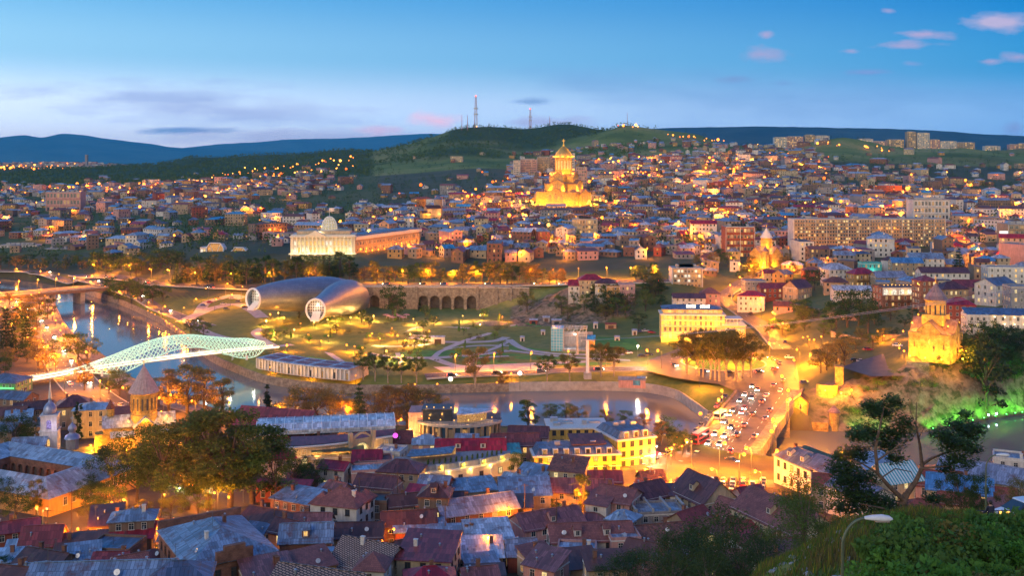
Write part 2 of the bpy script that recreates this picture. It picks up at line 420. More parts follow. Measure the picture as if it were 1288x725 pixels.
M['bulb']=m_emit('sodium_bulb',(1.0,0.26,0.02),3.2);M['bulb_y']=m_emit('warm_bulb',(1.0,0.50,0.09),3.0);M['bulb_w']=m_emit('white_bulb',(1.0,0.86,0.6),8)
M['bulb_g']=m_emit('green_bulb',(0.1,1.0,0.15),10);M['bulb_r']=m_emit('red_bulb',(1.0,0.06,0.03),8);M['bulb_c']=m_emit('cool_bulb',(0.7,0.9,1.0),14)
M['far_bulb']=m_emit('far_lamp',(1.0,0.24,0.02),5.0)
M['pole']=m_plain('pole_metal',(0.12,0.13,0.12),0.5,0.2,2,0.5)
M['pole_green']=m_plain('pole_green',(0.10,0.13,0.075),0.5,0.25,3,0.2)
M['dark_metal']=m_plain('dark_metal',(0.05,0.05,0.055),0.45,0.2,2,0.6)
M['white_metal']=m_plain('white_metal',(0.7,0.72,0.74),0.45,0.1,2,0.1)
M['steel']=m_plain('galvanised_steel',(0.42,0.44,0.46),0.4,0.15,1,0.6)
M['bark']=m_plain('bark',(0.09,0.068,0.05),0.95,0.4,3);M['bark_pale']=m_plain('pale_bark',(0.30,0.26,0.2),0.9,0.4,2)
M['wood']=m_plain('dark_wood',(0.10,0.055,0.03),0.8,0.4,2)
WALLS={'cream':(0.52,0.42,0.27),'white':(0.66,0.62,0.57),'pink':(0.55,0.30,0.27),'grey':(0.30,0.28,0.28),'brown':(0.22,0.14,0.10),'yellow':(0.62,0.42,0.10),'tan':(0.40,0.29,0.19),'red':(0.30,0.075,0.045),'blue':(0.22,0.36,0.50),'ochre':(0.5,0.28,0.09)}
for k,c in WALLS.items():M['w_'+k]=m_plaster('wall_'+k,c)
M['w_brick']=m_brick('brick_wall',(0.28,0.12,0.075),(0.2,0.085,0.055),(0.22,0.17,0.14),1.6)
M['w_lit']=M['w_yellow']
M['r_blue']=m_metalroof('blue_metal_roof',(0.20,0.33,0.47),0.12);M['r_bright']=m_metalroof('bright_blue_roof',(0.07,0.34,0.58),0.04)
M['r_grey']=m_metalroof('grey_metal_roof',(0.34,0.37,0.42),0.2);M['r_pale']=m_metalroof('pale_metal_roof',(0.52,0.56,0.62),0.14)
M['r_slate']=m_metalroof('slate_blue_roof',(0.13,0.17,0.25),0.15)
M['r_rust']=m_metalroof('rusty_roof',(0.18,0.075,0.05),0.35);M['r_brown']=m_metalroof('brown_metal_roof',(0.11,0.05,0.038),0.15)
M['r_maroon']=m_metalroof('maroon_metal_roof',(0.29,0.055,0.05),0.05);M['r_crimson']=m_metalroof('crimson_metal_roof',(0.38,0.025,0.04),0.03)
M['r_red']=m_tileroof('red_tile_roof',(0.36,0.09,0.055));M['r_tile']=m_tileroof('old_tile_roof',(0.32,0.115,0.07),(0.11,0.05,0.04))
M['r_mauve']=m_tileroof('mauve_tile_roof',(0.31,0.115,0.095),(0.21,0.08,0.07));M['r_teal']=m_metalroof('teal_roof',(0.05,0.25,0.27),0.1);M['r_green']=m_metalroof('green_roof',(0.06,0.12,0.08),0.1)
M['trim']=m_plain('white_trim',(0.62,0.58,0.52),0.7,0.15,2);M['frame_dark']=m_plain('dark_frame',(0.07,0.04,0.03),0.6,0.3,3)
M['leaf_mid']=m_leaf('leaf_mid_green',(0.085,0.132,0.034));M['leaf_dark']=m_leaf('leaf_dark_green',(0.039,0.078,0.028));M['leaf_olive']=m_leaf('leaf_olive',(0.132,0.132,0.040))
M['leaf_spring']=m_leaf('leaf_spring_bronze',(0.217,0.163,0.054));M['leaf_bright']=m_leaf('leaf_bright_green',(0.109,0.232,0.031));M['needle']=m_leaf('pine_needle',(0.046,0.085,0.025),0.15);M['leaf_black']=m_leaf('cypress_leaf',(0.025,0.050,0.022),0.1)
M['r_blue2']=m_metalroof('weathered_blue_roof',(0.24,0.32,0.42),0.16,.55);M['r_sky2']=m_metalroof('pale_blue_roof',(0.36,0.46,0.56),0.08,.7);M['r_grey2']=m_metalroof('lilac_grey_roof',(0.30,0.32,0.40),0.12,.6)
M['r_brown2']=m_metalroof('plum_roof',(0.15,0.055,0.048),0.1,.5);M['r_maroon2']=m_tileroof('purple_red_roof',(0.29,0.06,0.055),None,.3,.36);M['r_mauve2']=m_metalroof('mauve_metal_roof',(0.30,0.115,0.10),0.12,.4);M['r_bright2']=m_metalroof('mid_blue_roof',(0.10,0.27,0.50),0.05,.6)
def m_check():
 m,nt,b,N,L=newmat('chequered_tile_roof');uv=coords(nt,'UV');mp=N('ShaderNodeMapping');mp.inputs['Scale'].default_value=(1.55,1.55,1);mp.inputs['Rotation'].default_value=(0,0,.25);L(uv,mp.inputs[0])
 t=N('ShaderNodeTexBrick');t.inputs['Scale'].default_value=1.0;t.inputs['Brick Width'].default_value=1.1;t.inputs['Row Height'].default_value=.55;t.inputs['Mortar Size'].default_value=.13;t.inputs['Mortar Smooth'].default_value=.2
 t.inputs['Color1'].default_value=(.42,.30,.24,1);t.inputs['Color2'].default_value=(.34,.22,.17,1);t.inputs['Mortar'].default_value=(.03,.028,.03,1);L(mp.outputs[0],t.inputs['Vector'])
 L(t.outputs[0],b.inputs['Base Color']);b.inputs['Roughness'].default_value=.7;L(bumpnode(nt,t.outputs['Fac'],.7,-.05),b.inputs['Normal']);return m
M['r_check']=m_check()
def m_stripe():
 m,nt,b,N,L=newmat('striped_roof');t=N('ShaderNodeTexBrick');t.offset=0;t.inputs['Scale'].default_value=1;t.inputs['Brick Width'].default_value=.9;t.inputs['Row Height'].default_value=40;t.inputs['Mortar Size'].default_value=.22;t.inputs['Mortar Smooth'].default_value=0
 t.inputs['Color1'].default_value=(.05,.30,.32,1);t.inputs['Color2'].default_value=(.06,.33,.34,1);t.inputs['Mortar'].default_value=(.6,.62,.6,1);L(coords(nt,'UV'),t.inputs['Vector']);L(t.outputs[0],b.inputs['Base Color']);b.inputs['Roughness'].default_value=.5;return m
M['r_stripe']=m_stripe();M['w_green2']=m_plaster('wall_green',(.16,.3,.16));M['w_teal2']=m_plaster('wall_turquoise',(.1,.5,.48))
M['leaf_bush']=m_leaf('bush_leaf',(0.085,0.21,0.035),.3);M['leaf_bush2']=m_leaf('bush_leaf_dark',(0.065,0.16,0.035),.3)
M['grass_green']=m_leaf('grass_green',(0.078,0.155,0.025),.3);M['grass_dry']=m_leaf('grass_dry',(0.14,0.12,0.05),.3);M['grass_yellow']=m_leaf('grass_flower',(0.26,0.24,0.03),.3)
# --- terrain, river, hills
def interp(x,xs,ys):
 if x<=xs[0]:return ys[0]
 if x>=xs[-1]:return ys[-1]
 i=bisect.bisect_right(xs,x)-1;t=(x-xs[i])/(xs[i+1]-xs[i]);return ys[i]+t*(ys[i+1]-ys[i])
def smooth_interp(x,xs,ys):
 if x<=xs[0]:return ys[0]
 if x>=xs[-1]:return ys[-1]
 i=bisect.bisect_right(xs,x)-1;t=(x-xs[i])/(xs[i+1]-xs[i])
 p0=ys[max(i-1,0)];p1=ys[i];p2=ys[i+1];p3=ys[min(i+2,len(ys)-1)]
 x0=xs[max(i-1,0)];x3=xs[min(i+2,len(xs)-1)];h=xs[i+1]-xs[i]
 m1=(p2-p0)/max(xs[i+1]-x0,1e-6)*h;m2=(p3-p1)/max(x3-xs[i],1e-6)*h
 return (2*t**3-3*t*t+1)*p1+(t**3-2*t*t+t)*m1+(-2*t**3+3*t*t)*p2+(t**3-t*t)*m2
# both banks of the river, found from where the water meets them (water level z = 0)
LB=[(-700,352),(-300,354),(0,363),(45,369),(60,374),(69,385),(78,405),(100,430),(130,450),(155,472),(220,502),(300,524),(400,534),(500,539),(600,540),(700,541),(800,545),(860,558),(900,572),(985,580),(1050,584),(1150,590),(1288,575),(1500,560),(2000,540)]
RB=[(-700,335),(-300,342),(0,350),(50,355.5),(90,362),(115,372),(150,383),(180,396),(222,419),(262,452),(300,470),(340,484),(430,494),(540,495),(680,492),(800,493),(850,502),(876,519),(900,535),(960,540),(1050,543),(1150,545),(1185,541),(1230,531),(1288,522),(1500,500),(2000,480)]
def YL(px):return (CAMZ-8.2)*FPX/(smooth_interp(px,[a for a,_ in LB],[b for _,b in LB])-HY)
def YR(px):return CAMZ*FPX/(smooth_interp(px,[a for a,_ in RB],[b for _,b in RB])-HY)
def zp(Y,py):return (Y,CAMZ-(py-HY)/FPX*Y)
# left bank: the old town flat and the fortress hill that the camera stands on
LEFT=[
 (-700,[(0,96),(50,76),(100,55),(160,31),(200,17),(230,14),(300,11),(380,8.5),(900,8)]),
 (880,[(0,96),(50,76),(100,55),(160,31),(200,17),(230,14),(300,11),(370,8.5),(900,8)]),
 (960,[(0,97),(50,79.2),(70,72.6),(85,64),(110,50),(160,31),(200,18),(235,13),(300,10),(340,8.5)]),
 (1060,[(0,97.5),(40,81.5),(62,77.9),(75,73),(95,63),(130,47),(180,26),(225,14),(300,10),(340,8)]),
 (1150,[(0,97.5),(40,82),(62,78.6),(95,67.5),(110,58),(150,38),(200,20),(240,13),(300,10),(340,7)]),
 (1288,[(0,97.5),(40,82.2),(62,78.2),(66,77),(72,74.6),(80,73),(110,58),(150,38),(200,21),(240,13),(300,9),(340,6)]),
 (2000,[(0,97.5),(40,82.2),(62,78.2),(66,77),(72,74.6),(80,73),(110,58),(150,38),(200,21),(240,13),(300,9),(340,6)])]
FARL=[zp(5000,206.5),zp(7000,206),(9500,60),(14000,40)]
FARH=[(4300,60),(6000,50),(9500,60),(14000,40)]
RIGHT=[
 (-700,[(880,6),(920,8),(1150,14),(1600,30),(2000,44),zp(2700,228),zp(3500,218)]+FARL),
 (0,[(897,6),(930,8),zp(1150,300),zp(1600,260),zp(2000,242),zp(2700,228),zp(3400,216.5),(3700,76)]+FARL),
 (110,[(760,6),(800,8),(900,10),zp(1150,296),zp(1600,258),zp(2000,240),zp(2700,227),zp(3400,212),(3900,80)]+FARL),
 (200,[(670,6),(730,12.5),(770,14),(800,20),(850,24),(900,25),zp(1150,288),zp(1600,257),zp(2000,238),zp(2700,224),zp(3700,204.5),(4300,70),(7000,60),(14000,40)]),
 (255,[(560,6),(640,6.5),(700,9),(724,14.5),(742,15.5),(756,27),(790,31),(900,31.5),zp(1150,283),zp(1600,255),zp(2000,236),zp(2700,222),zp(3800,198.5)]+FARH),
 (330,[(470,6),(640,6.5),(690,9),(712,17),(733,18),(748,28),(765,32),(900,32.5),zp(1150,283),zp(1600,254),zp(2000,233),zp(2700,217),zp(3800,195)]+FARH),
 (440,[(440,6),(655,7),(667,7.5),(669.5,20.5),(700,21),(722,30),(760,34),(900,33.5),zp(1150,281),zp(1600,252),zp(2000,229),zp(2700,212),zp(3700,188.5)]+FARH),
 (520,[(440,6),(655,6.5),(666.5,7),(668.5,20.8),(695,21.2),(720,28),(760,32),(900,33),zp(1150,280),zp(1600,248),zp(2000,226),zp(2500,208),zp(3100,189),zp(3400,179.5)]+FARH),
 (570,[(440,6),(655,6.5),(666.5,7),(668.5,21),(695,21.2),(730,28),(760,31),(900,33),zp(1150,279),zp(1600,242),zp(2000,222),zp(2500,202),zp(2900,182),zp(3250,165)]+FARH),
 (605,[(440,6),(655,6.5),(666.5,7),(668.5,21),(695,21.2),(740,28),(780,31),(900,33),zp(1150,278),zp(1600,238),zp(2000,219),zp(2500,202),zp(2900,183),zp(3250,158.5)]+FARH),
 (650,[(441,6),(640,6.5),(652,10),(662,21),(695,21.4),(740,29),(780,31),(900,34),zp(1150,276),zp(1350,258),zp(1700,235),zp(2000,220),zp(2500,205),zp(2800,192),zp(3250,161)]+FARH),
 (720,[(443,6),(598,6.5),(618,9),(632,21),(650,22.5),(740,29),(780,31),(900,35),zp(1150,275),zp(1350,257),zp(1700,232),zp(2100,212),zp(2400,201),zp(2750,186),zp(3250,159.8)]+FARH),
 (785,[(443,6),(560,6.5),(585,10),(625,23),(650,25),(740,30),(780,32),(900,36),zp(1150,274),zp(1350,256),zp(1700,230),zp(2100,208),zp(2350,199),zp(2650,180),zp(2950,158.2),(3250,190)]+FARH),
 (850,[(442,6),(530,9),(548,10),(580,15),(630,24),(650,26),(740,31),(800,33),(900,36),zp(1150,273),zp(1350,255),zp(1700,228),zp(2100,204),zp(2350,194),zp(2650,179),zp(2950,168)]+FARH),
 (900,[(395,7),(420,8),(540,9.5),(570,11),(620,20),(680,26),(760,31),(900,36),zp(1150,272),zp(1350,254),zp(1700,226),zp(2100,201),zp(2400,190),zp(2700,180),zp(2950,173)]+FARH),
 (950,[(389,8),(420,8),(530,9.5),(570,13),(640,21),(700,27),(760,31),(900,36),zp(1150,271),zp(1350,252),zp(1700,224),zp(2100,199),zp(2400,189),zp(2800,181.5)]+FARH),
 (1000,[(387,8),(430,8),(480,9),(530,12),(580,21),(640,27),(700,30),(800,33),(900,36),zp(1150,271),zp(1350,251),zp(1700,222),zp(2100,202),zp(2400,192),zp(2800,184)]+FARH),
 (1030,[(386,2),(392,5),(402,11.5),(420,13),(450,13),(480,13.5),(520,16),(570,23),(640,28),(720,32),(900,36),zp(1150,271),zp(1350,251),zp(1700,224),zp(2100,207),zp(2500,189),zp(2700,177),zp(2820,180)]+FARH),
 (1060,[(385,1),(394,8),(404,14),(418,16.5),(450,17),(480,17.5),(520,20),(570,26),(640,30),(720,34),(900,37),zp(1150,271),zp(1350,252),zp(1700,226),zp(2100,209),zp(2500,186),zp(2680,173),zp(2800,178)]+FARH),
 (1110,[(383,1),(390,8),(399,16.5),(408,18),(450,19),(480,21),(520,24),(570,28),(640,31),(720,34),(900,37),zp(1150,272),zp(1350,253),zp(1700,229),zp(2100,210),zp(2500,193),zp(2800,185)]+FARH),
 (1150,[(383,1),(391,12),(402,22),(412,23.5),(455,23.5),(485,24),(520,27),(570,31),(640,33),(720,35),(900,38),zp(1150,272),zp(1350,254),zp(1700,231),zp(2100,211),zp(2500,191),zp(2750,185.5)]+FARH),
 (1210,[(390,1),(398,12),(410,24),(418,25),(455,25),(485,25.5),(520,28),(570,32),(640,34),(720,36),(900,39),zp(1150,271),zp(1350,254),zp(1700,233),zp(2100,214),zp(2500,192),zp(2700,186)]+FARH),
 (1288,[(411,1),(418,10),(428,24),(440,28),(465,29),(500,30),(540,32),(640,35),(720,36),(900,40),zp(1150,269),zp(1350,253),zp(1700,233),zp(2100,215),zp(2500,197),zp(2800,189)]+FARH),
 (2000,[(460,1),(470,12),(480,26),(500,30),(520,31),(600,33),(700,36),(900,40),zp(1150,269),zp(1350,252),zp(1700,232),zp(2100,214),zp(2500,197),zp(2800,188)]+FARH)]
def table_z(tab,px,Y):
 cs=[c for c,_ in tab]
 if px<=cs[0]:i,t=0,0.0
 elif px>=cs[-1]:i,t=len(cs)-2,1.0
 else:
  i=bisect.bisect_right(cs,px)-1;t=(px-cs[i])/(cs[i+1]-cs[i])
 a,b=TABX[id(tab)][i],TABX[id(tab)][i+1]
 return (1-t)*interp(Y,*a)+t*interp(Y,*b)
TABX={id(T):[([p[0] for p in c],[p[1] for p in c]) for _,c in T] for T in (LEFT,RIGHT)}
def fbm(x,y,s,o=4):return noise.fractal(Vector((x/s,y/s,3.7)),1.0,2.0,o)
def ground(x,Y):
 px=CX+FPX*x/max(Y,1.0);yl,yr=YL(px),YR(px)
 if Y<yl:
  z=table_z(LEFT,px,Y)
  if Y<200:z += fbm(x,Y,9.0,4)*0.5*min(1,(200-Y)/60)
  return z
 if Y<=yr:return -2.0
 z=table_z(RIGHT,px,Y)
 if 40<px<915:z=min(z,2.9+(Y-yr)*.42)
 if Y>1000:z += fbm(x,Y,260,3)*min((Y-1000)/1500,1)*2.5
 if Y>2250:
  k=min((Y-2250)/500,1)*(1 if Y<4200 else 0.3)
  z += k*(fbm(x+400,Y*0.55,170,5)*11)
 sl=SLOPE(px,Y,yr)
 if sl:z += sl*(noise.fractal(Vector((x/7,Y/7,z/5)),1.0,2.0,5)*2.7)
 return z
def SLOPE(px,Y,yr):
 if px>1010 and yr+1<Y<yr+30:return 1.0*min((px-1010)/60,1)
 if 645<px<800 and 590<Y<650:return 1.0
 if 190<px<440 and 735<Y<765:return .6
 return 0.0
def at(px,py,h=0.0,lo=60.0,hi=6000.0):
 """first ground point (raised by h) met along the ray through px, py between depths lo and hi"""
 Y=lo;step=1.006;last=None
 k=(px-CX)/FPX;s=(py-HY)/FPX
 f=lambda Y:CAMZ-s*Y-(max(ground(k*Y,Y),0.0)+h)
 a=Y;fa=f(a)
 while a<hi:
  b=a*step;fb=f(b)
  if fb<=0<=fa or (fb<=0 and fa<=0 and a==lo):
   for _ in range(12):
    m=(a+b)/2;fm=f(m)
    if fm>0:a=m
    else:b=m
   Y=(a+b)/2;return Vector((k*Y,Y,max(ground(k*Y,Y),0.0)))
  a,fa=b,fb
 return Vector((k*hi,hi,ground(k*hi,hi)))
def gp(px,Y):
 x=(px-CX)/FPX*Y;return Vector((x,Y,ground(x,Y)))
def m_terrain():
 m,nt,b,N,L=newmat('ground_cover');co=coords(nt)
 a=N('ShaderNodeAttribute');a.attribute_name='cover';s=N('ShaderNodeSeparateColor');L(a.outputs['Color'],s.inputs[0])
 n1=noisenode(nt,co,0.02,6,0.65);n2=noisenode(nt,co,0.25,5,0.6);n3=noisenode(nt,co,0.006,6,0.62)
 city=rampnode(nt,n1,[(0.35,(0.06,0.05,0.045)),(0.55,(0.11,0.09,0.075)),(0.7,(0.05,0.065,0.03))])
 hill=rampnode(nt,n3,[(0.34,(0.11,0.14,0.035)),(0.5,(0.23,0.25,0.06)),(0.64,(0.38,0.31,0.11))])
 hill=mixrgb(nt,rampnode(nt,n2,[(0.35,0.0),(0.65,0.6)]),hill,(0.09,0.15,0.03))
 wood=rampnode(nt,n2,[(0.3,(0.026,0.05,0.02)),(0.7,(0.06,0.085,0.03))])
 rock=rampnode(nt,noisenode(nt,co,0.35,8,0.7),[(0.32,(0.10,0.075,0.05)),(0.5,(0.24,0.18,0.12)),(0.68,(0.36,0.28,0.19))])
 rock=mixrgb(nt,rampnode(nt,n2,[(0.52,0.0),(0.62,0.85)]),rock,(0.05,0.07,0.025))
 c=mixrgb(nt,s.outputs[0],city,hill);c=mixrgb(nt,s.outputs[1],c,wood);c=mixrgb(nt,s.outputs[2],c,rock)
 L(c,b.inputs['Base Color']);b.inputs['Roughness'].default_value=0.95;b.inputs['Specular IOR Level'].default_value=0.15
 L(bumpnode(nt,noisenode(nt,co,0.9,6,0.7),0.6,0.35),b.inputs['Normal']);return m
M['terrain']=m_terrain()
def cover(px,Y,yl,yr):
 """(hill grass, woodland, bare rock) of the land at this place"""
 if Y<yl:
  g=1.0 if Y<190 else max(0.0,1-(Y-190)/25);return (g,0.0,0.0)
 if SLOPE(px,Y,yr)>=.99 and (px<800):return (0.2,0.0,1.0)
 if px>1010 and Y<yr+24:return (0.3,0.0,1.0*min((px-1010)/30,1))
 if Y<700:
  if 880>px>700 and Y>560:return (.7,.3,0)
  if 780<px<960 and Y<460:return (0.9,0,0)
  return (0.85 if px<850 else 0.5,0.0,0.0)
 if Y>2200:
  x=(px-CX)/FPX*Y;n=fbm(x,Y,300,4)
  w=0.0
  if px<470:w=0.85
  elif Y>3000 and 560<px<800:w=0.9
  elif 540<px<700 and Y>2500:w=0.25+n
  else:w=0.05+n*0.6
  return (1.0,min(max(w,0),1),0.0)
 if px<480 and Y>1000:return (0.6,0.45,0)
 return (0.25,0.15,0.0)
def build_terrain():
 pxs=[];p=-640.0
 while p<1950:
  pxs.append(p);p += 8 if -40<p<1330 else 40
 na,nb,nc=110,170,150
 verts=[];cov=[]
 rows_n=None
 for px in pxs:
  yl,yr=YL(px),YR(px);k=(px-CX)/FPX
  Ys=[(3.0*((yl/3.0)**(i/na)),0) for i in range(na+1)]
  Ys += [(yl+0.25,1),(yr-0.25,1)]
  Ys += [(yr+(900-yr)*((i/nb)**1.0),2) for i in range(nb+1)]
  Ys += [(900*((14000/900)**(i/nc)),2) for i in range(1,nc+1)]
  for i,(Y,s) in enumerate(Ys):
   z=-2.5 if s==1 else ground(k*Y,Y if s==2 and Y>yr+.01 else (Y-0.01 if s==0 else Y+0.02))
   verts.append((k*Y,Y,z));cov.append(cover(px,Y,yl,yr+.0) if s!=1 else (0,0,0))
  rows_n=len(Ys)
 nC=len(pxs);F=[]
 for i in range(nC-1):
  for j in range(rows_n-1):
   a=i*rows_n+j;F.append((a,a+rows_n,a+rows_n+1,a+1))
 me=bpy.data.meshes.new('terrain');me.from_pydata(verts,[],F);me.materials.append(M['terrain'])
 at_=me.color_attributes.new('cover','FLOAT_COLOR','POINT')
 at_.data.foreach_set('color',[v for c in cov for v in (*c,1.0)])
 me.polygons.foreach_set('use_smooth',[True]*len(F));me.update()
 o=bpy.data.objects.new('ground',me);col.objects.link(o);tag(o,kind='structure')
build_terrain()
# water
def m_water():
 m,nt,b,N,L=newmat('river_water')
 b.inputs['Base Color'].default_value=(0.15,0.165,0.17,1);b.inputs['Roughness'].default_value=0.10;b.inputs['IOR'].default_value=1.33
 b.inputs['Specular IOR Level'].default_value=0.9
 mp=N('ShaderNodeMapping');mp.inputs['Scale'].default_value=(0.35,0.12,1);L(coords(nt),mp.inputs[0])
 h=noisenode(nt,mp.outputs[0],1.0,4,0.6);L(bumpnode(nt,h,0.10,0.15),b.inputs['Normal'])
 return m
M['water']=m_water()
wb=MB();rr=[]
for px in range(-640,1960,20):
 k=(px-CX)/FPX;a,b_=YL(px)-0.2,YR(px)+0.2
 rr.append([(k*a,a,0.0),(k*(a+b_)/2,(a+b_)/2,0.0),(k*b_,b_,0.0)])
wb.quadgrid(rr);tag(wb.build('river',M['water']),kind='structure')
# distant mountains and plateaus, each a solid ridge at its own distance
def m_mount():
 m,nt,b,N,L=newmat('distant_hill');co=coords(nt)
 n=noisenode(nt,co,0.0011,8,0.6);L(rampnode(nt,n,[(0.35,(0.04,0.07,0.07)),(0.65,(0.08,0.11,0.09))]),b.inputs['Base Color']);b.inputs['Roughness'].default_value=1.0
 b.inputs['Specular IOR Level'].default_value=0.0;return m
M['mount']=m_mount()
def ridge(name,Yc,depth,sky,amp,z0=20):
 """sky: (px,py) skyline as it stands at distance Yc"""
 xs=[a for a,_ in sky];ys=[b for _,b in sky];rows=[]
 n=220
 for i in range(n+1):
  px=xs[0]+(xs[-1]-xs[0])*i/n;x=(px-CX)/FPX*Yc
  zt=CAMZ-(smooth_interp(px,xs,ys)-HY)/FPX*Yc;row=[]
  for j in range(15):
   t=-1+2*j/14;s=max(0.0,1-abs(t)**1.3);yy=Yc+t*depth
   z=z0+(zt-z0)*s
   if abs(t)>.02:z += amp*s*noise.fractal(Vector((x/(depth*.35),yy/(depth*.35),Yc*.01)),1.0,2.0,5)
   if abs(t)<.02:z += amp*.12*noise.fractal(Vector((x/(depth*.12),0,Yc*.01)),1.0,2.0,4)
   row.append((x,yy,z))
  rows.append(row)
 mb=MB();mb.quadgrid(rows);o=mb.build(name,M['mount'],smooth=True,uv=False);tag(o,kind='structure')
ridge('mountains',24000,4400,[(-700,190),(-200,180),(0,173),(28,170),(55,173),(78,168),(105,170),(130,174),(190,181),(215,185),(255,187),(330,190),(420,192),(600,196)],90)
ridge('mountains',27000,3000,[(150,200),(215,188),(250,184),(280,181),(320,179),(370,175),(430,174),(500,170),(545,168),(580,170),(640,175),(720,172),(790,167),(840,163),(900,163),(960,168)],90)
ridge('plateau_hills',14000,2400,[(740,190),(800,165),(840,161),(900,160),(960,159),(1040,160.5),(1120,162),(1190,165),(1240,169),(1288,171),(1400,174),(1700,180),(2000,190)],45)
# --- evening air
def haze():
 b=MB();b.box(0,15900,-4,60000,32000,900,0,base=True);o=b.build('haze',M_haze(),uv=False);tag(o,kind='stuff');o['label']='thin blue evening haze over the city'
def M_haze():
 m=bpy.data.materials.new('haze');m.use_nodes=True;nt=m.node_tree;nt.nodes.clear();o=nt.nodes.new('ShaderNodeOutputMaterial');v=nt.nodes.new('ShaderNodeVolumePrincipled')
 v.inputs['Color'].default_value=HAZE_COLOR;v.inputs['Density'].default_value=HAZE_DENSITY;v.inputs['Anisotropy'].default_value=0.0;nt.links.new(v.outputs[0],o.inputs['Volume']);return m
HAZE_COLOR,HAZE_DENSITY=(.06,.50,1.0,1),0.000026
haze()
# --- shared parts of buildings
WIN={}
def win_mesh(w,h,pane,frame='trim',bars=1,arch=False,proud=0.06):
 """frame, sill, glazing bars and pane of one window, facing -y, base centre at origin"""
 k=(round(w,2),round(h,2),pane,frame,bars,arch)
 if k in WIN:return WIN[k]
 b=MB();t=max(0.07*min(w,1.4),0.07)
 b.box(0,-.01,h/2,w,.03,h,1)
 b.box(-w/2,-proud/2,h/2,t,proud+.06,h+t,0);b.box(w/2,-proud/2,h/2,t,proud+.06,h+t,0)
 b.box(0,-proud/2,h+.001,w-t,proud+.06,t,0);b.box(0,-proud,-t*.4,w+t*2.6,proud*2+.12,t,0)
 for i in range(bars):b.box(-w/2+w*(i+1)/(bars+1),-.02,h/2,t*.6,.05,h-t,0)
 if h>1.2:b.box(0,-.022,h*.64,w-t,.045,t*.6,0)
 if arch:
  P=[(-w/2,h)]+[(-w/2*math.cos(PI*i/8),h+w/2*math.sin(PI*i/8)) for i in range(1,8)]+[(w/2,h)]
  b.face([(x,-.03,z) for x,z in P],1)
  for i in range(8):b.bar((P[i][0],-proud/2,P[i][1]),(P[i+1][0],-proud/2,P[i+1][1]),proud,t,0)
 WIN[k]=b.mesh('window',[M[frame],M[pane]]);return WIN[k]
def put_windows(parent,spots,w,h,panes,frame='trim',bars=1,arch=False,r=None,cap=100,name='window'):
 """spots: (x, y, z, rz) in the parent's space; past the cap the rest become one part"""
 r=r or rnd
 rest=MB();mats=[M[frame]]
 for i,(x,y,z,rz) in enumerate(spots):
  p=r.choice(panes) if isinstance(panes,(list,tuple)) else panes
  if i<cap:inst(win_mesh(w,h,p,frame,bars,arch),name,parent,(x,y,z),rz)
  else:
   if M[p] not in mats:mats.append(M[p])
   mi=mats.index(M[p]);T=Matrix.Translation((x,y,z)) @ Matrix.Rotation(rz,4,'Z')
   for q in (((-w/2,-.03,0),(w/2,-.03,0),(w/2,-.03,h),(-w/2,-.03,h)),):rest.face([T @ Vector(v) for v in q],mi)
   for bx in ((-w/2,h/2,.1,h),(w/2,h/2,.1,h),(0,h,w,.1),(0,0,w+.2,.1)):
    q=[(bx[0]-bx[2]/2,-.07,bx[1]-bx[3]/2),(bx[0]+bx[2]/2,-.07,bx[1]-bx[3]/2),(bx[0]+bx[2]/2,-.07,bx[1]+bx[3]/2),(bx[0]-bx[2]/2,-.07,bx[1]+bx[3]/2)]
    rest.face([T @ Vector(v) for v in q],0)
 if rest.f:tag(rest.build('window',mats,parent),kind='stuff')
def row(n,x0,x1):return [x0+(x1-x0)*(i+.5)/n for i in range(n)]
def side_spots(w,d,sides,zs,pitch,off=0.02,margin=0.7):
 out=[]
 for s in sides:
  L=w if s in 'fb' else d;n=max(1,int((L-2*margin)/pitch))
  for z in zs:
   for u in row(n,-L/2+margin,L/2-margin):
    if s=='f':out.append((u,-d/2-off,z,0.0))
    if s=='b':out.append((-u,d/2+off,z,PI))
    if s=='r':out.append((w/2+off,u,z,PI/2))
    if s=='l':out.append((-w/2-off,-u,z,-PI/2))
 return out
def arch_wall(b,x0,x1,y,z0,z1,archs,depth,m=0,mi=1,seg=10):
 """wall in the xz plane facing -y with real arched openings: archs = (cx, halfwidth, zbase, zspring)"""
 xs=x0
 for cx,hw,zb,zs in sorted(archs):
  b.face([(xs,y,z0),(cx-hw,y,z0),(cx-hw,y,z1),(xs,y,z1)],m)
  if zb>z0+.01:b.face([(cx-hw,y,z0),(cx+hw,y,z0),(cx+hw,y,zb),(cx-hw,y,zb)],m)
  P=[(cx-hw*math.cos(PI*i/seg),zs+hw*math.sin(PI*i/seg)) for i in range(seg+1)]
  for i in range(seg):
   b.face([(P[i][0],y,P[i][1]),(P[i+1][0],y,P[i+1][1]),(P[i+1][0],y,z1),(P[i][0],y,z1)],m)
  Q=[(cx-hw,zb)]+P+[(cx+hw,zb)]
  for i in range(len(Q)-1):
   b.face([(Q[i][0],y,Q[i][1]),(Q[i][0],y+depth,Q[i][1]),(Q[i+1][0],y+depth,Q[i+1][1]),(Q[i+1][0],y,Q[i+1][1])],m)
  b.face([(q[0],y+depth,q[1]) for q in Q],mi)
  xs=cx+hw
 b.face([(xs,y,z0),(x1,y,z0),(x1,y,z1),(xs,y,z1)],m)
def cone_roof(b,r,z0,h,seg=16,m=0,over=0.5):b.lathe([(r+over,z0-.25),(r+over,z0),(0.02,z0+h)],seg,(0,0,0),m)
def cross(parent,z,h,m,x=0,y=0):
 b=MB();t=h*.12;b.box(x,y,z+h/2,t,t,h);b.box(x,y,z+h*.66,h*.6,t*.9,t);return b.build('cross',m,parent)
GLOW=lambda c,s:m_emit('glow',c,s)
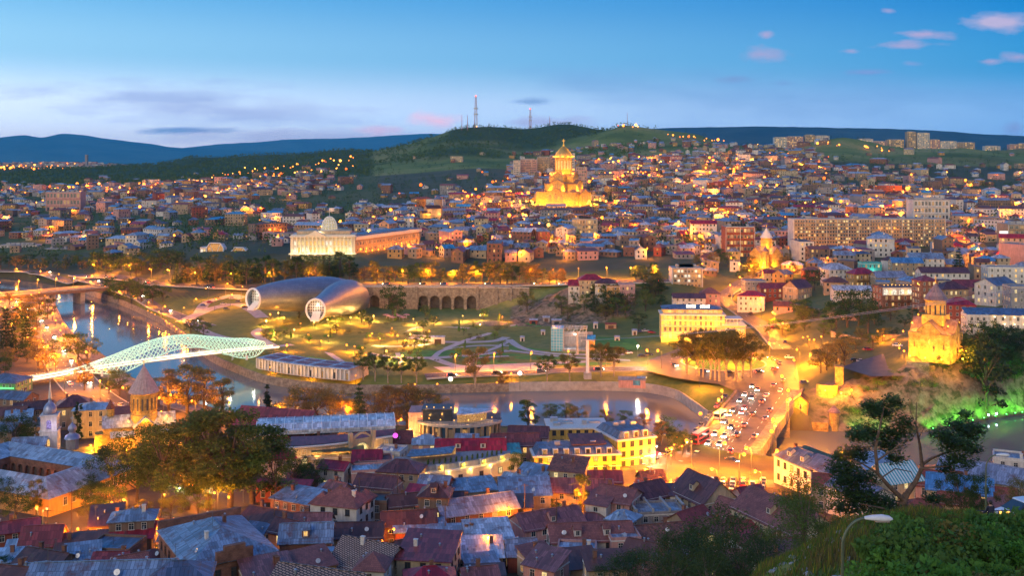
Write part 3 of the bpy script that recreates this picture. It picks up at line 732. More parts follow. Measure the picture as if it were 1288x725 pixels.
M['gold_stone']=m_brick('golden_stone',(0.62,0.42,0.13),(0.52,0.34,0.10),(0.32,0.2,0.06),0.5)
M['church_roof']=m_metalroof('church_roof',(0.24,0.15,0.14),0.2);M['gold_leaf']=m_plain('gilding',(0.9,0.55,0.12),0.3,0.1,2,0.8)
M['drum_roof']=m_metalroof('drum_roof',(0.34,0.22,0.20),0.1,0.9)
# --- the great cathedral on its hill
def cathedral():
 Y=1345;p=gp(709,Y);z=CAMZ-(258.5-HY)/FPX*Y
 t=thing('cathedral','floodlit golden cathedral with tall drum and cross on the hilltop','cathedral',(p.x,Y,z),R(-28))
 st,rf=M['gold_stone'],M['church_roof']
 b=MB();b.box(0,0,-5,74,62,7,0);b.box(0,0,-1,66,54,4);b.build('podium',M['ashlar'],t)
 def tier(name,w,d,z0,h,rh,wing=0):
  b=MB();b.box(0,0,z0,w,d,h,0,base=True)
  o=b.build(name,st,t);r=MB()
  return o
 # stepped arms: lower aisles, middle arms, high crossing arms
 def gabled_arm(w,d,z0,h,rh,rz):
  b=MB();b.box(0,0,z0,w,d,h,0,base=True);b.face([(-w/2,-d/2,z0+h),(-w/2,d/2,z0+h),(-w/2,0,z0+h+rh)][::-1],0);b.face([(w/2,-d/2,z0+h),(w/2,d/2,z0+h),(w/2,0,z0+h+rh)],0)
  o=b.build('nave',st,t,rz=rz);r=MB();r.gable(w,d,z0+h+.02,rh,.8,.5,0,0);r.f=r.f[:-2];r.m=r.m[:-2]
  r.build('roof',rf,o)
  n=MB()
  for sx in (-1,1):
   for k in (-1,0,1):
    hh=h*.5 if k else h*.62
    n.box(sx*(w/2+.05),k*d*.24,z0+h*.25,.25,d*.09,hh,0,base=True);n.lathe([(d*.045,0),(d*.045,.01),(.01,d*.045)],8,(sx*(w/2+.05),k*d*.24,z0+h*.25+hh),0)
  n.build('window',M['lit_dim'],o);return o
 gabled_arm(60,30,1,15,6,0);gabled_arm(48,34,1,16,6,PI/2)
 gabled_arm(46,19,17,12,5,0);gabled_arm(40,20,17,12.5,5,PI/2)
 gabled_arm(35,14.5,28,11,5.5,0);gabled_arm(31,14.5,28,11,5.5,PI/2)
 for sx,sy in ((-1,-1),(1,-1),(-1,1),(1,1)):
  b=MB();b.box(sx*22,sy*18,1,12,12,17,0,base=True);o=b.build('corner_chapel',st,t)
  r=MB();r.hip(12,12,18,4,.6,0,sx*22,sy*18);r.build('roof',rf,o)
 b=MB();n=16;b.lathe([(11.6,41),(11.6,44),(10.4,44.2),(10.4,61),(11.3,61.3),(11.3,62.6)],32);dr=b.build('drum',st,t)
 a=MB()
 for k in range(n):
  an=2*PI*k/n;a.box(10.5*math.cos(an),10.5*math.sin(an),45,1.0,1.5,15,0,an,base=True)
 a.build('colonnade',st,dr)
 a=MB()
 for k in range(n):
  an=2*PI*(k+.5)/n;a.box(10.35*math.cos(an),10.35*math.sin(an),47,.4,1.3,11,0,an,base=True)
 a.build('window',M['lit_yellow'],dr)
 b=MB();b.lathe([(11.9,62.4),(11.9,62.9),(10.0,67.0),(6.6,71.8),(3.2,75.2),(1.6,76.8),(1.5,78.4)],32);dm=b.build('dome',M['gold_leaf'],t)
 a=MB()
 for k in range(16):
  an=2*PI*k/16;a.tube([(r*math.cos(an),r*math.sin(an),zz+.25) for r,zz in ((11.9,62.9),(10.0,67.0),(6.6,71.8),(3.2,75.2),(1.6,76.8))],.35,5)
 a.build('rib',M['gold_leaf'],dm)
 b=MB();b.sphere((0,0,79),1.6,10,6);o=b.build('finial',M['gold_leaf'],t);cross(t,80,6.5,M['gold_leaf'])
 # floodlights standing on the terrace and the roofs
 fl=inst_lamps=[]
 for k in range(14):
  an=2*PI*(k+.5)/14;fl.append((43*math.cos(an),35*math.sin(an),1.5,75000,1.0))
 for k in range(8):
  an=2*PI*(k+.5)/8;fl.append((26*math.cos(an),23*math.sin(an),19.5,42000,.8))
 for k in range(8):
  an=2*PI*(k+.5)/8;fl.append((17.5*math.cos(an),17.5*math.sin(an),41.5,26000,.8))
 for k in range(10):
  an=2*PI*k/10;fl.append((14*math.cos(an),14*math.sin(an),63.6,5000,.5))
 for x,y,zz,pw,r in fl:
  b=MB();b.sphere((0,0,0),r,8,5);o=b.build('floodlight',M['bulb_y'],t,loc=(x,y,zz));lamp_light('floodlight_light',o,(0,0,.6),pw,GOLD,.8)
 return t
cathedral()
# --- presidential palace
def palace():
 Y=752;p=gp(406,Y);z=CAMZ-(318.5-HY)/FPX*Y
 t=thing('palace','white floodlit palace with colonnade, pediment and glowing glass dome','palace',(p.x,Y,z),R(4))
 M['palace_wall']=m_plaster('palace_wall',(0.72,0.66,0.52),.12)
 w,d,h=46.5,24,11.5
 b=MB();b.box(0,d/2,-4,w,d,h+4,0,base=True);b.box(0,d/2-.3,h,w+1.2,d+1.2,.9,0,base=True);b.box(0,d/2,h+.9,w-.5,d-.5,.8,0,base=True);b.build('wall',M['palace_wall'],t)
 b=MB();b.box(0,d/2+1,h+1.7,w-8,d-6,2.6,0,base=True);b.build('attic',M['w_cream'],t)
 for i,x in enumerate(row(16,-w/2+.6,w/2-.6)):
  b=MB();b.lathe([(.62,0),(.62,.4),(.45,.6),(.38,h-1),(.6,h-.4),(.6,h)],10,(x,-1.3,0));b.build('column',M['palace_wall'],t)
 b=MB();b.box(0,-.9,h,w,2.0,1.0,0,base=True);b.box(0,-.9,-.8,w+2,3.5,.8,0,base=True);b.build('entablature',M['palace_wall'],t)
 pd=MB();px_=-5.0
 for yy in (-2.2,0):pass
 pd.face([(px_-7.5,-2.3,h+1),(px_+7.5,-2.3,h+1),(px_,-2.3,h+5)]);pd.face([(px_-7.5,3,h+1),(px_,3,h+5),(px_+7.5,3,h+1)])
 pd.face([(px_-7.5,-2.3,h+1),(px_,-2.3,h+5),(px_,3,h+5),(px_-7.5,3,h+1)]);pd.face([(px_+7.5,-2.3,h+1),(px_+7.5,3,h+1),(px_,3,h+5),(px_,-2.3,h+5)]);pd.build('pediment',M['palace_wall'],t)
 put_windows(t,[(x,-.03,zz,0) for zz in (1,5.6) for x in row(15,-w/2+2,w/2-2)],1.5,3.2,['lit_yellow','lit_white','lit_warm'],'trim',1)
 # glass dome on its drum
 cx,cy=3.5,12
 b=MB();b.lathe([(6.6,h+1),(6.6,h+4.6),(5.9,h+5)],24,(cx,cy,0));b.build('drum',M['palace_wall'],t)
 b=MB();b.lathe([(5.8*math.cos(a),h+5+9.6*math.sin(a)) for a in [PI/2*i/9 for i in range(9)]]+[(.05,h+14.6)],24,(cx,cy,0));dm=b.build('dome',m_window_lit('dome_glass',(1.0,0.84,0.5),.7),t,smooth=True)
 a=MB()
 for k in range(16):
  an=2*PI*k/16;a.tube([(cx+5.9*math.cos(q)*math.cos(an),cy+5.9*math.cos(q)*math.sin(an),h+5+9.7*math.sin(q)) for q in [PI/2*i/8 for i in range(9)]],.13,4)
 for q in (.25,.55,.85,1.15):a.tube([(cx+5.9*math.cos(q)*math.cos(2*PI*k/24),cy+5.9*math.cos(q)*math.sin(2*PI*k/24),h+5+9.7*math.sin(q)) for k in range(25)],.11,4)
 a.build('rib',M['white_metal'],dm)
 b=MB();b.tube([(cx,cy,h+14),(cx,cy,h+21)],.12);fp=b.build('flagpole',M['white_metal'],t)
 b=MB();rows=[[(cx+.1+3.6*i/8,cy+.35*math.sin(i*.9),h+20.8-2.6*j) for i in range(9)] for j in range(2)];b.quadgrid(rows);b.build('flag',M['trim'],fp)
 for x in row(9,-w/2,w/2):lamp_light('facade_light',t,(x,-4.5,.6),1000,(1.0,.74,.32),.4)
 lamp_light('facade_light',t,(cx-6,cy-9,h+3),1800,(1.0,.85,.5),.4)
 # long wing running away to the right
 a=W(447,316,756);a.z=z;bb=W(529,307,850);L=math.hypot(bb.x-a.x,bb.y-a.y);an=math.atan2(bb.y-a.y,bb.x-a.x)
 g=thing('palace_wing','long tan wing with white cornice running back from the palace','building',(a.x,a.y,z-.8),an)
 b=MB();b.box(L/2,9,-5,L,18,15,0,base=True);b.build('wall',M['w_tan'],g)
 b=MB();b.box(L/2,8.7,10,L+1,19.2,2.4,0,base=True);b.build('cornice',M['palace_wall'],g)
 b=MB();b.box(L/2,9,12.4,L-3,15,.8,0,base=True);b.build('roof',M['r_slate'],g)
 put_windows(g,[(x,-.03,zz,0) for zz in (1.5,6) for x in row(24,1,L-1)],1.4,2.2,['glass','glass','lit_dim','glass'],'trim',1)
 for x in row(11,2,L):
  b=MB();b.sphere((0,0,0),.55,8,5);o=b.build('floodlight',M['bulb'],g,loc=(x,-5,1.2));lamp_light('floodlight_light',o,(0,0,.6),3800,SODIUM,.4)
palace()
# --- concert hall of two steel tubes
def tubes():
 p=gp(397,590)
 t=thing('concert_hall','two flaring grey metal tubes with round glazed mouths in the park','building',(p.x,590,6))
 m,nt,b_,N,L=newmat('tube_cladding');uv=coords(nt,'UV');q=N('ShaderNodeTexBrick');q.inputs['Scale'].default_value=1;q.inputs['Brick Width'].default_value=2.4;q.inputs['Row Height'].default_value=2.0;q.offset=0.5
 q.inputs['Color1'].default_value=(0.25,0.28,0.34,1);q.inputs['Color2'].default_value=(0.20,0.22,0.28,1);q.inputs['Mortar'].default_value=(0.13,0.13,0.15,1);q.inputs['Mortar Size'].default_value=.05
 L(uv,q.inputs['Vector']);L(q.outputs[0],b_.inputs['Base Color']);b_.inputs['Metallic'].default_value=.35;b_.inputs['Roughness'].default_value=.46
 org=Vector((p.x,590,6))
 def tube(name,path,mouth_n):
  b=MB();rows=[];n=36
  pts=[Vector(q[:3]) for q in path];rr=[q[3] for q in path];ry=[q[4] for q in path]
  # resample smoothly
  S=[];
  for i in range(41):
   u=i/40*(len(pts)-1);xs=list(range(len(pts)))
   S.append((Vector([smooth_interp(u,xs,[pp[k] for pp in pts]) for k in range(3)]),smooth_interp(u,xs,rr),smooth_interp(u,xs,ry)))
  for i,(c,r,h) in enumerate(S):
   tg=(S[min(i+1,40)][0]-S[max(i-1,0)][0]);tg.z *= .2;tg.normalize();a=tg.cross(Vector((0,0,1))).normalized();u=a.cross(tg)
   rows.append([c-org+a*(r*math.cos(2*PI*k/n))+u*(h*math.sin(2*PI*k/n)) for k in range(n)])
  b.quadgrid(rows,0,True)
  # uv by length and girth
  o=b.build(name,m,t,smooth=True)
  me=o.data;L_=me.uv_layers[0]
  for poly in me.polygons:
   for li,vi in zip(poly.loop_indices,poly.vertices):
    i,k=divmod(vi,n);k2=k if not (k==0 and max(v %n for v in poly.vertices)>n/2) else n
    L_.data[li].uv=(i*1.9,k2*2.0)
  bk=MB();bk.face(rows[-1]);bk.build('end_wall',M['dark_metal'],o)
  # mouth: white rim, deep glazed disc with a grid
  c,r,h=S[0];tg=(S[1][0]-c);tg.z *= .2;tg.normalize();a=tg.cross(Vector((0,0,1))).normalized();u=a.cross(tg);c=c-org
  ri=MB();ri.tube([c-tg*.1+a*(r*math.cos(2*PI*k/n))+u*(h*math.sin(2*PI*k/n)) for k in range(n+1)],.55,6);ri.build('rim',M['white_metal'],o)
  gl=MB();gl.face([c+tg*4+a*(r*.97*math.cos(2*PI*k/n))+u*(h*.97*math.sin(2*PI*k/n)) for k in range(n)]);gl.build('glazing',M['lobby_glass'],o)
  gr=MB()
  for i in range(-3,4):
   s=i/4;k=math.sqrt(1-s*s);gr.bar(c+tg*3.8+a*(r*s)-u*(h*k),c+tg*3.8+a*(r*s)+u*(h*k),.25);gr.bar(c+tg*3.8+u*(h*s)-a*(r*k),c+tg*3.8+u*(h*s)+a*(r*k),.25)
  gr.build('glazing_bars',M['white_metal'],o)
  st=MB();
  for i in range(8):st.bar(c-tg*(2.2-i*.75)-a*(r*.45)+u*(-h+.3+i*.5),c-tg*(2.2-i*.75)+a*(r*.45)+u*(-h+.3+i*.5),.5,.9)
  st.build('steps',M['white_metal'],o)
  lamp_light('lobby_light',o,tuple(c+tg*1.5+u*(h*.3)),700,(1,.85,.6),.5)
 M['lobby_glass']=m_glass('lobby_glass',(0.16,0.14,0.13),0.25)
 q=lambda px,py,Y,r,h:(*W(px,py,Y),r,h)
 tube('tube',[q(318.5,376.5,585,5.3,5.9),q(345,373,600,7.4,8.2),q(380,371,625,10,10.4),q(415,370,645,12.5,10.8),q(445,373,655,12,9.5)],None)
 tube('tube',[q(397,390,556,5.1,5.8),q(408,384,578,6.2,6.6),q(423,377,605,8.2,9.6),q(437,374,630,9.4,10.8),q(447,375,650,9.0,10.0)],None)
 sp=W(421,392,640);lamp_light('canopy_light',t,(sp.x-org.x+8,-20,3),2000,GOLD,.5)
tubes()
# --- arched retaining wall and the road on top
def arcade():
 P=[W(452,0,662),W(560,0,658),W(650,0,656),W(700,0,640)]
 a,b_=Vector((P[0].x,662,5)),Vector((P[2].x+8,656,5));L=(b_-a).length;an=math.atan2(b_.y-a.y,b_.x-a.x)
 t=thing('retaining_wall','long stone retaining wall with tall blind arches below the lamp-lit road','wall',a,an)
 b=MB();ar=[]
 sc=lambda px:(px-CX)/FPX*659-a.x
 for px in (470.5,494):ar.append((sc(px),3.1,.2,7.2))
 for px in (532.5,547,562,577.5,593.5):ar.append((sc(px),3.1,.2,7.2))
 M['arch_shade']=m_plain('arch_recess_shade',(0.10,0.085,0.08),.95,.4,.5)  # recess shade put into the colour: darker stone inside the arches
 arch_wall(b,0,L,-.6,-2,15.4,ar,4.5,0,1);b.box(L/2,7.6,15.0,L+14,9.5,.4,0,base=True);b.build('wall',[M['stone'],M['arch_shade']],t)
 for px in (454,482,507,524,601,625,643):
  c=MB();c.box(sc(px),-1.0,-2,1.6,1.0,18,0,base=True);c.build('buttress',M['stone'],t)
 c=MB();c.box(L/2,-.5,15.4,L,1.4,.5,0,base=True);c.box(L/2,-.8,16.9,L,.12,.12);
 for x in row(60,0,L):c.box(x,-.8,15.9,.1,.1,1.0,0,base=True)
 c.build('parapet',M['kerb'],t)
arcade()
# --- roads, squares, paths
def curve_pts(P,step=6.0):
 P=[Vector(p) for p in P];n=len(P);xs=[0.0]
 for i in range(1,n):xs.append(xs[-1]+(P[i].xy-P[i-1].xy).length)
 m=max(2,int(xs[-1]/step));out=[]
 for i in range(m+1):
  s=xs[-1]*i/m;out.append(Vector([smooth_interp(s,xs,[p[k] for p in P]) for k in range(3)]))
 return out
def ribbon(P,w,lift,mb=None,m=0,off=0.0,flat=None,step=6.0):
 mb=mb or MB();S=curve_pts(P,step);rows=[]
 for i,c in enumerate(S):
  t=(S[min(i+1,len(S)-1)]-S[max(i-1,0)]);t.z=0;t.normalize();a=Vector((t.y,-t.x,0));row_=[]
  for k in (-1,-.33,.33,1):
   q=c+a*(off+k*w/2);z=flat if flat is not None else max(ground(q.x,q.y),ground(c.x,c.y)-.4);row_.append((q.x,q.y,max(z,1.5)+lift))
  rows.append(row_)
 mb.quadgrid(rows,m);return mb,S
def kerbs(S,w,h=.14,kw=.4,flat=None,mb=None):
 mb=mb or MB()
 for sg in (-1,1):
  rows=[]
  for i,c in enumerate(S):
   t=(S[min(i+1,len(S)-1)]-S[max(i-1,0)]);t.z=0;t.normalize();a=Vector((t.y,-t.x,0));z=(flat if flat is not None else max(ground(c.x,c.y),1.5))+.12
   i0,i1=c+a*sg*(w/2),c+a*sg*(w/2+kw)
   rows.append([(i0.x,i0.y,z-.2),(i0.x,i0.y,z+h),(i1.x,i1.y,z+h),(i1.x,i1.y,z-.6)])
  mb.quadgrid(rows)
 return mb
def dashes(S,offs,lift,flat=None,dash=3.0,gap=5.0,w=.18,mb=None):
 mb=mb or MB();acc=0
 for i in range(len(S)-1):
  a,b=S[i],S[i+1];L=(b-a).length;t=(b-a).normalized();n=Vector((t.y,-t.x,0)).normalized();s=-acc
  while s<L:
   for o in offs:
    if s>=0:
     p,q=a+t*s+n*o,a+t*min(s+dash,L)+n*o;zz=[]
     for r_ in (p,q):zz.append((flat if flat is not None else max(ground(r_.x,r_.y),ground(a.x,a.y)-.4))+lift)
     d=n*w/2
     mb.face([(p.x-d.x,p.y-d.y,zz[0]),(p.x+d.x,p.y+d.y,zz[0]),(q.x+d.x,q.y+d.y,zz[1]),(q.x-d.x,q.y-d.y,zz[1])])
   s += dash+gap
  acc=(acc+L) %(dash+gap)
 return mb
ROADS={}
def road(key,pts,w,lines=(0,),flat=None,lift=.14,mat='asphalt',solid=False):
 P=[at(*p[:2],lo=p[2] if len(p)>2 else 100) if flat is None else W(p[0],p[1],(CAMZ-flat)*FPX/(p[1]-HY)) for p in pts]
 mb,S=ribbon(P,w,lift,flat=flat);tag(mb.build('road',M[mat]),kind='structure');ROADS[key]=(S,w,flat)
 if lines is not None:
  tag(kerbs(S,w,flat=flat).build('kerb',M['kerb']),kind='structure')
  d=dashes(S,lines,lift+.03,flat,dash=3 if not solid else 6,gap=5 if not solid else 0);tag(d.build('road_marking_or_trail',M['paint']),kind='structure')
 return S
road('embank',[(-20,366),(18,384),(40,402),(58,425),(74,449),(95,478),(118,500),(150,520)],15,(0,-3.6,3.6))
road('quay',[(-80,335),(0,341),(55,345),(105,353),(150,365.5),(185,380),(232,401),(262,411)],9,(0,))
road('upper',[(95,346),(140,349),(175,354),(212,357.5),(262,361),(310,363),(380,363),(455,361)],11,(0,))
road('wall_top',[(449,358.2,655),(500,358,655),(570,358,655),(640,358,655),(690,357.5,645),(740,355,650),(800,355,650),(850,356,650)],12,(0,))
road('rike',[(535,474),(600,470.5),(660,468.5),(740,465.5),(800,464.5),(850,468)],9,(0,))
road('hill',[(985,440),(962,414),(932,393),(910,377),(922,364),(940,352),(968,340)],9,(0,))
road('yard',[(228,405),(246,397),(268,388),(296,383),(318,391),(330,400)],8,None,mat='concrete');road('yard',[(250,394),(262,380),(288,373),(305,376)],7,None,mat='concrete')
def sheet(name,pts,z,mat,kind='structure'):
 P=[W(px,py,(CAMZ-z)*FPX/(py-HY)) for px,py in pts]
 b=MB();b.face([(p.x,p.y,z) for p in P][::-1] if sum((P[i].x*P[(i+1) %len(P)].y-P[(i+1) %len(P)].x*P[i].y) for i in range(len(P)))<0 else [(p.x,p.y,z) for p in P]);return tag(b.build(name,M[mat]),kind=kind)
# the bridge over the river and the squares at its two ends
BZ=9.2
def gz(px,py,z=BZ):return W(px,py,(CAMZ-z)*FPX/(py-HY))
def metekhi_bridge():
 A=[gz(868,566),gz(926,494),gz(1010,492),gz(955,572)]
 t=thing('road_bridge','wide stone road bridge with parapets between the square and the old town','bridge',(0,0,0))
 b=MB();poly=[(p.x,p.y) for p in (A[0],A[3],A[2],A[1])];b.prism(poly,BZ-2.2,BZ,0);b.build('deck',M['asphalt'],t)
 for (p,q) in ((A[0],A[1]),(A[3],A[2])):
  w=MB();w.bar(p+Vector((0,0,-.9)),q+Vector((0,0,-.9)),.5,3.6);n=int((q-p).length/2.4)
  w.bar(p+Vector((0,0,1.0)),q+Vector((0,0,1.0)),.7,.18)
  w.build('parapet',M['stone'],t)
 mid=MB()
 for f in (.33,.62):
  a,c=A[0].lerp(A[1],f),A[3].lerp(A[2],f);mid.bar(a+Vector((0,0,-6.2)),c+Vector((0,0,-6.2)),3.2,8)
 mid.build('pier',M['stone'],t)
 f=MB();
 for sgn,(p,q) in ((-1,(A[0],A[1])),(1,(A[3],A[2]))):
  d=Vector(((q-p).y,-(q-p).x,0)).normalized()*(2.2 if sgn<0 else -2.2)
  f.bar(p+d+Vector((0,0,.08)),q+d+Vector((0,0,.08)),3.6,.18)
 f.build('pavement',M['paving'],t)
 return A
BA=metekhi_bridge()
sheet('road',[(790,612),(838,585),(872,560),(953,570),(1010,588),(1000,600),(968,606),(900,600),(850,612),(812,626)],BZ+.06,'asphalt')
sheet('car_park',[(880,634),(893,604),(972,604),(985,640),(950,650)],BZ+1.55,'asphalt')
sheet('road',[(905,484),(926,493.4),(1011,491.4),(1018,470),(1002,440),(968,421),(932,424),(890,431),(850,440),(818,452),(812,466),(850,476)],8.9,'asphalt')
def ring(cx,cy,z,r0,r1,name,mat,h=.0,seg=48):
 c=gz(cx,cy,z);b=MB();rows=[[(c.x+r*math.cos(2*PI*k/seg),c.y+r*math.sin(2*PI*k/seg),z+hh) for k in range(seg)] for r,hh in ((r1,-.4),(r1,h),(r0,h),(r0,-.4))]
 b.quadgrid(rows,0,True);return tag(b.build(name,M[mat]),kind='structure'),c
ISL,ISLC=ring(910,457,8.9,18.4,19.2,'kerb','kerb',.3)
b=MB();b.lathe([(18.4,.1),(18.4,.2),(.02,.5)],40,(ISLC.x,ISLC.y,8.9));tag(b.build('lawn',M['lawn']),kind='structure')
# painted lane lines of bridge and square; the wide curved stripes imitate light trails
def lane(p,q,z,dash=3,gap=4,w=.2):
 S=[Vector((p.x,p.y,z)),Vector((q.x,q.y,z))];return dashes([S[0]+(S[1]-S[0])*(i/12) for i in range(13)],(0,),0,z,dash,gap,w)
for f,d,g in ((.5,6,0),(.28,3,5),(.72,3,5)):
 tag(lane(BA[0].lerp(BA[3],f),BA[1].lerp(BA[2],f),BZ+.03,d,g).build('road_marking_or_trail',M['paint']),kind='structure')
for pts in ([(890,600),(900,585),(912,570)],[(958,600),(962,585),(950,573)],[(820,606),(862,590),(892,570),(916,543),(936,518),(946,500),(944,494)],[(826,609),(868,592),(898,571),(922,543),(941,518),(951,500),(950,494)],[(985,592),(945,588),(918,582),(909,570),(918,552),(936,528)],[(987,596),(940,592),(910,584),(902,570),(912,552),(930,528)]):
 P=[gz(*p) for p in pts];tag(dashes(curve_pts(P,3),(0,),0,BZ+.1,6,0,.4).build('road_marking_or_trail',M['paint']),kind='structure')  # solid stripes laid along the lanes to stand in for headlight trails
zb=MB()
for k in range(9):
 p=gz(873+9*k,569+.7*k);zb.box(p.x,p.y,BZ+.075,.8,4,.01)
tag(zb.build('road_marking_or_trail',M['paint']),kind='structure')
tag(dashes(curve_pts([Vector((ISLC.x+24*math.cos(a),ISLC.y+24*math.sin(a),8.9)) for a in [2*PI*k/40 for k in range(41)]],2),(0,),.03,8.9,2.5,4,.2).build('road_marking_or_trail',M['paint']),kind='structure')
# --- embankment walls of the river
def embankment(side,x0,x1,top,mat,label,wd=9):
 f=YL if side<0 else YR;P=[]
 for px in range(x0,x1+1,6):
  Y=f(px);P.append(Vector(((px-CX)/FPX*Y,Y,0)))
 b=MB();rows=[]
 for i,c in enumerate(P):
  t=(P[min(i+1,len(P)-1)]-P[max(i-1,0)]);t.normalize();a=Vector((-t.y,t.x,0))*(side)
  z=top
  rows.append([(*(c-a*.8).xy,-2),(*(c-a*.3).xy,z+.7),(*(c+a*.3).xy,z+.7),(*(c+a*.35).xy,z),(*(c+a*wd).xy,z-.02),(*(c+a*wd).xy,z-2)])
 b.quadgrid([[q for q in r] for r in rows]);o=b.build('embankment_wall',M[mat]);tag(o,label,'wall','river embankment walls')
embankment(1,100,640,3.0,'stone','stone embankment wall below the park on the far river bank',2.5)
embankment(1,640,912,3.2,'concrete','pale embankment wall curving round the grassy bend by the bridge',1.5)
embankment(-1,60,860,8.6,'stone','stone embankment wall on the old town side of the river')
# --- pedestrian bridge with the wave of lit glass
def peace_bridge():
 a,b_=gz(8,483,10.5),gz(347,436.5,9.0);L=(b_-a).length;an=math.atan2(b_.y-a.y,b_.x-a.x)
 t=thing('footbridge','curving glass and steel footbridge glowing pale green over the river','bridge',a,an)
 dz=b_.z-a.z
 dk=lambda s:dz*s+1.6*math.sin(PI*s)
 D=MB();rows=[]
 for i in range(41):
  s=i/40;x=L*s;z=dk(s);rows.append([(x,-2.6,z-.55),(x,-2.6,z),(x,2.6,z),(x,2.6,z-.55)])
 D.quadgrid(rows,0,False);D.quadgrid([[r[3],r[0]] for r in rows]);D.build('deck',M['path'],t)
 for sg in (-1,1):
  E=MB();E.tube([(L*i/40,sg*2.75,dk(i/40)+.25) for i in range(41)],.26,6);E.build('light_strip',M['led_warm'],t)
  G=MB();rows=[[(L*i/40,sg*2.65,dk(i/40)+.3),(L*i/40,sg*2.65,dk(i/40)+1.3)] for i in range(41)];G.quadgrid(rows);G.build('glass_balustrade',M['thin_glass'],t)
 # canopy: from s0 to s1 of the deck
 s0,s1=.205,.945
 sx=[0,.1,.2,.32,.45,.58,.7,.82,.92,1.0]
 crown=[1.0,2.6,4.6,7.4,9.6,9.6,7.8,6.0,5.2,3.2]
 edge=[.6,-1.2,-2.6,.8,4.4,4.6,1.5,-2.6,-2.8,.6]
 half=[1.5,4.2,5.8,6.6,7.0,7.0,6.8,6.2,5.0,2.4]
 nu,nv=46,9
 def P(u,v):
  c,e,h=(smooth_interp(u,sx,q) for q in (crown,edge,half));an_=v*PI
  k=abs(math.cos(an_))**.8*(1 if math.cos(an_)>=0 else -1);s_=math.sin(an_)**.9 if 0<v<1 else 0
  s=s0+(s1-s0)*u;return Vector((L*s,-h*k,dk(s)+e+(c-e)*s_))
 rows=[[P(i/nu,j/nv) for j in range(nv+1)] for i in range(nu+1)]
 g=MB();g.quadgrid(rows);g.build('glass_canopy',M['canopy_glass'],t,smooth=True)
 la=MB()
 for i in range(nu):
  for j in range(nv):
   la.bar(rows[i][j],rows[i+1][j+1],.22,.22);la.bar(rows[i+1][j],rows[i][j+1],.22,.22)
 la.build('steel_lattice',M['lattice_light'],t)
 ed=MB()
 for j in (0,nv):ed.tube([r[j] for r in rows],.26,6)
 ed.build('edge_beam',M['lattice_light'],t)
 for u in (.12,.86):
  for v,sg in ((.04,-1),(.96,1)):
   q=P(u,v);x=MB();x.tube([q,(q.x,q.y*1.15,-a.z-1)],[.5,.8],8);x.build('support',M['white_metal'],t)
 hg=MB()
 for i in range(8,40,2):
  for j in (2,nv-2):
   q=rows[i][j];hg.bar(q,(q.x,math.copysign(2.6,q.y),dk(s0+(s1-s0)*i/nu)),.06)
 hg.build('hanger',M['white_metal'],t)
 for i in range(9):
  s=.1+.8*i/8;lamp_light('deck_light',t,(L*s,0,dk(s)+2.5),900,(1,.93,.75),.4)
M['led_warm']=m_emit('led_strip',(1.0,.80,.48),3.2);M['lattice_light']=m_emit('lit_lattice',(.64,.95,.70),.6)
def thin(name,c,a):
 m,nt,b,N,L=newmat(name);b.inputs['Base Color'].default_value=(*c,1);b.inputs['Roughness'].default_value=.15
 tr=N('ShaderNodeBsdfTransparent');mx=N('ShaderNodeMixShader');mx.inputs[0].default_value=a;L(tr.outputs[0],mx.inputs[1]);L(b.outputs[0],mx.inputs[2]);L(mx.outputs[0],nt.nodes['Material Output'].inputs[0]);return m
M['thin_glass']=thin('thin_glass',(.6,.7,.68),.3);M['canopy_glass']=thin('canopy_glass',(.5,.7,.62),.16)
peace_bridge()
# --- the older bridge upstream
def far_bridge():
 a,b_=gz(-60,377,10),gz(131,361,10);L=(b_-a).length;an=math.atan2(b_.y-a.y,b_.x-a.x)
 t=thing('road_bridge','low concrete road bridge upstream with brown sides and lamp posts','bridge',(a.x,a.y,0),an)
 b=MB();b.box(L/2,0,8.2,L,17,2.0,0,base=True);b.build('deck',M['w_brown'],t)
 b=MB();b.box(L/2,0,10.2,L,15.6,.06,0,base=True);b.build('carriageway',M['asphalt'],t)
 for sg in (-1,1):
  b=MB();b.box(L/2,sg*8.2,10.2,L,.4,1.0,0,base=True);b.build('parapet',M['concrete'],t)
 for x in (L*.62,L*.82):
  b=MB();b.box(x,0,-2,3,14,10.2,0,base=True);b.build('pier',M['concrete'],t)
 global FARB;FARB=(a,an,L)
far_bridge()
# --- park: lawns, paths, pool, pavilion, stage
Z=6.0
def blob(cx,cy,rx,ry,z,name,mat,seg=28,wob=.12,seed=0):
 r_=random.Random(seed);ph=[r_.uniform(0,6.3) for _ in range(3)]
 pts=[]
 for k in range(seg):
  a=2*PI*k/seg;s=1+wob*(math.sin(2*a+ph[0])+.6*math.sin(3*a+ph[1]));pts.append((cx+rx*s*math.cos(a),cy+ry*s*math.sin(a)))
 return sheet(name,pts,z,mat)
LAWN=6.22
sheet('lawn',[(641,410),(668,406),(692,414),(692,441),(640,441)],LAWN,'lawn');sheet('lawn',[(745,437),(752,424),(800,426),(832,436),(800,441)],LAWN+.9,'lawn')
for i,(cx,cy,rx,ry) in enumerate([(600,420,42,5),(560,446,55,5),(620,456,30,2.5),(430,451,40,4),(505,444,45,6),(470,457,40,3.2),(560,406,16,2),(700,450,50,3),(800,430,24,4),(390,444,22,3),(580,434,40,3.2),(640,446,60,2.2),(735,458,40,2.2),(770,446,26,3),(545,420,20,4),(365,408,40,3),(470,402,40,4),(500,412,26,3)]):
 blob(cx,cy,rx,ry,LAWN-.01-.004*i,'lawn','lawn',seed=i)
def path(pts,w,k=0,mat='path'):
 P=[gz(px,py,Z) for px,py in pts];mb,S=ribbon(P,w,0,flat=LAWN+.05+.006*k,step=3);tag(mb.build('path',M[mat]),kind='structure')
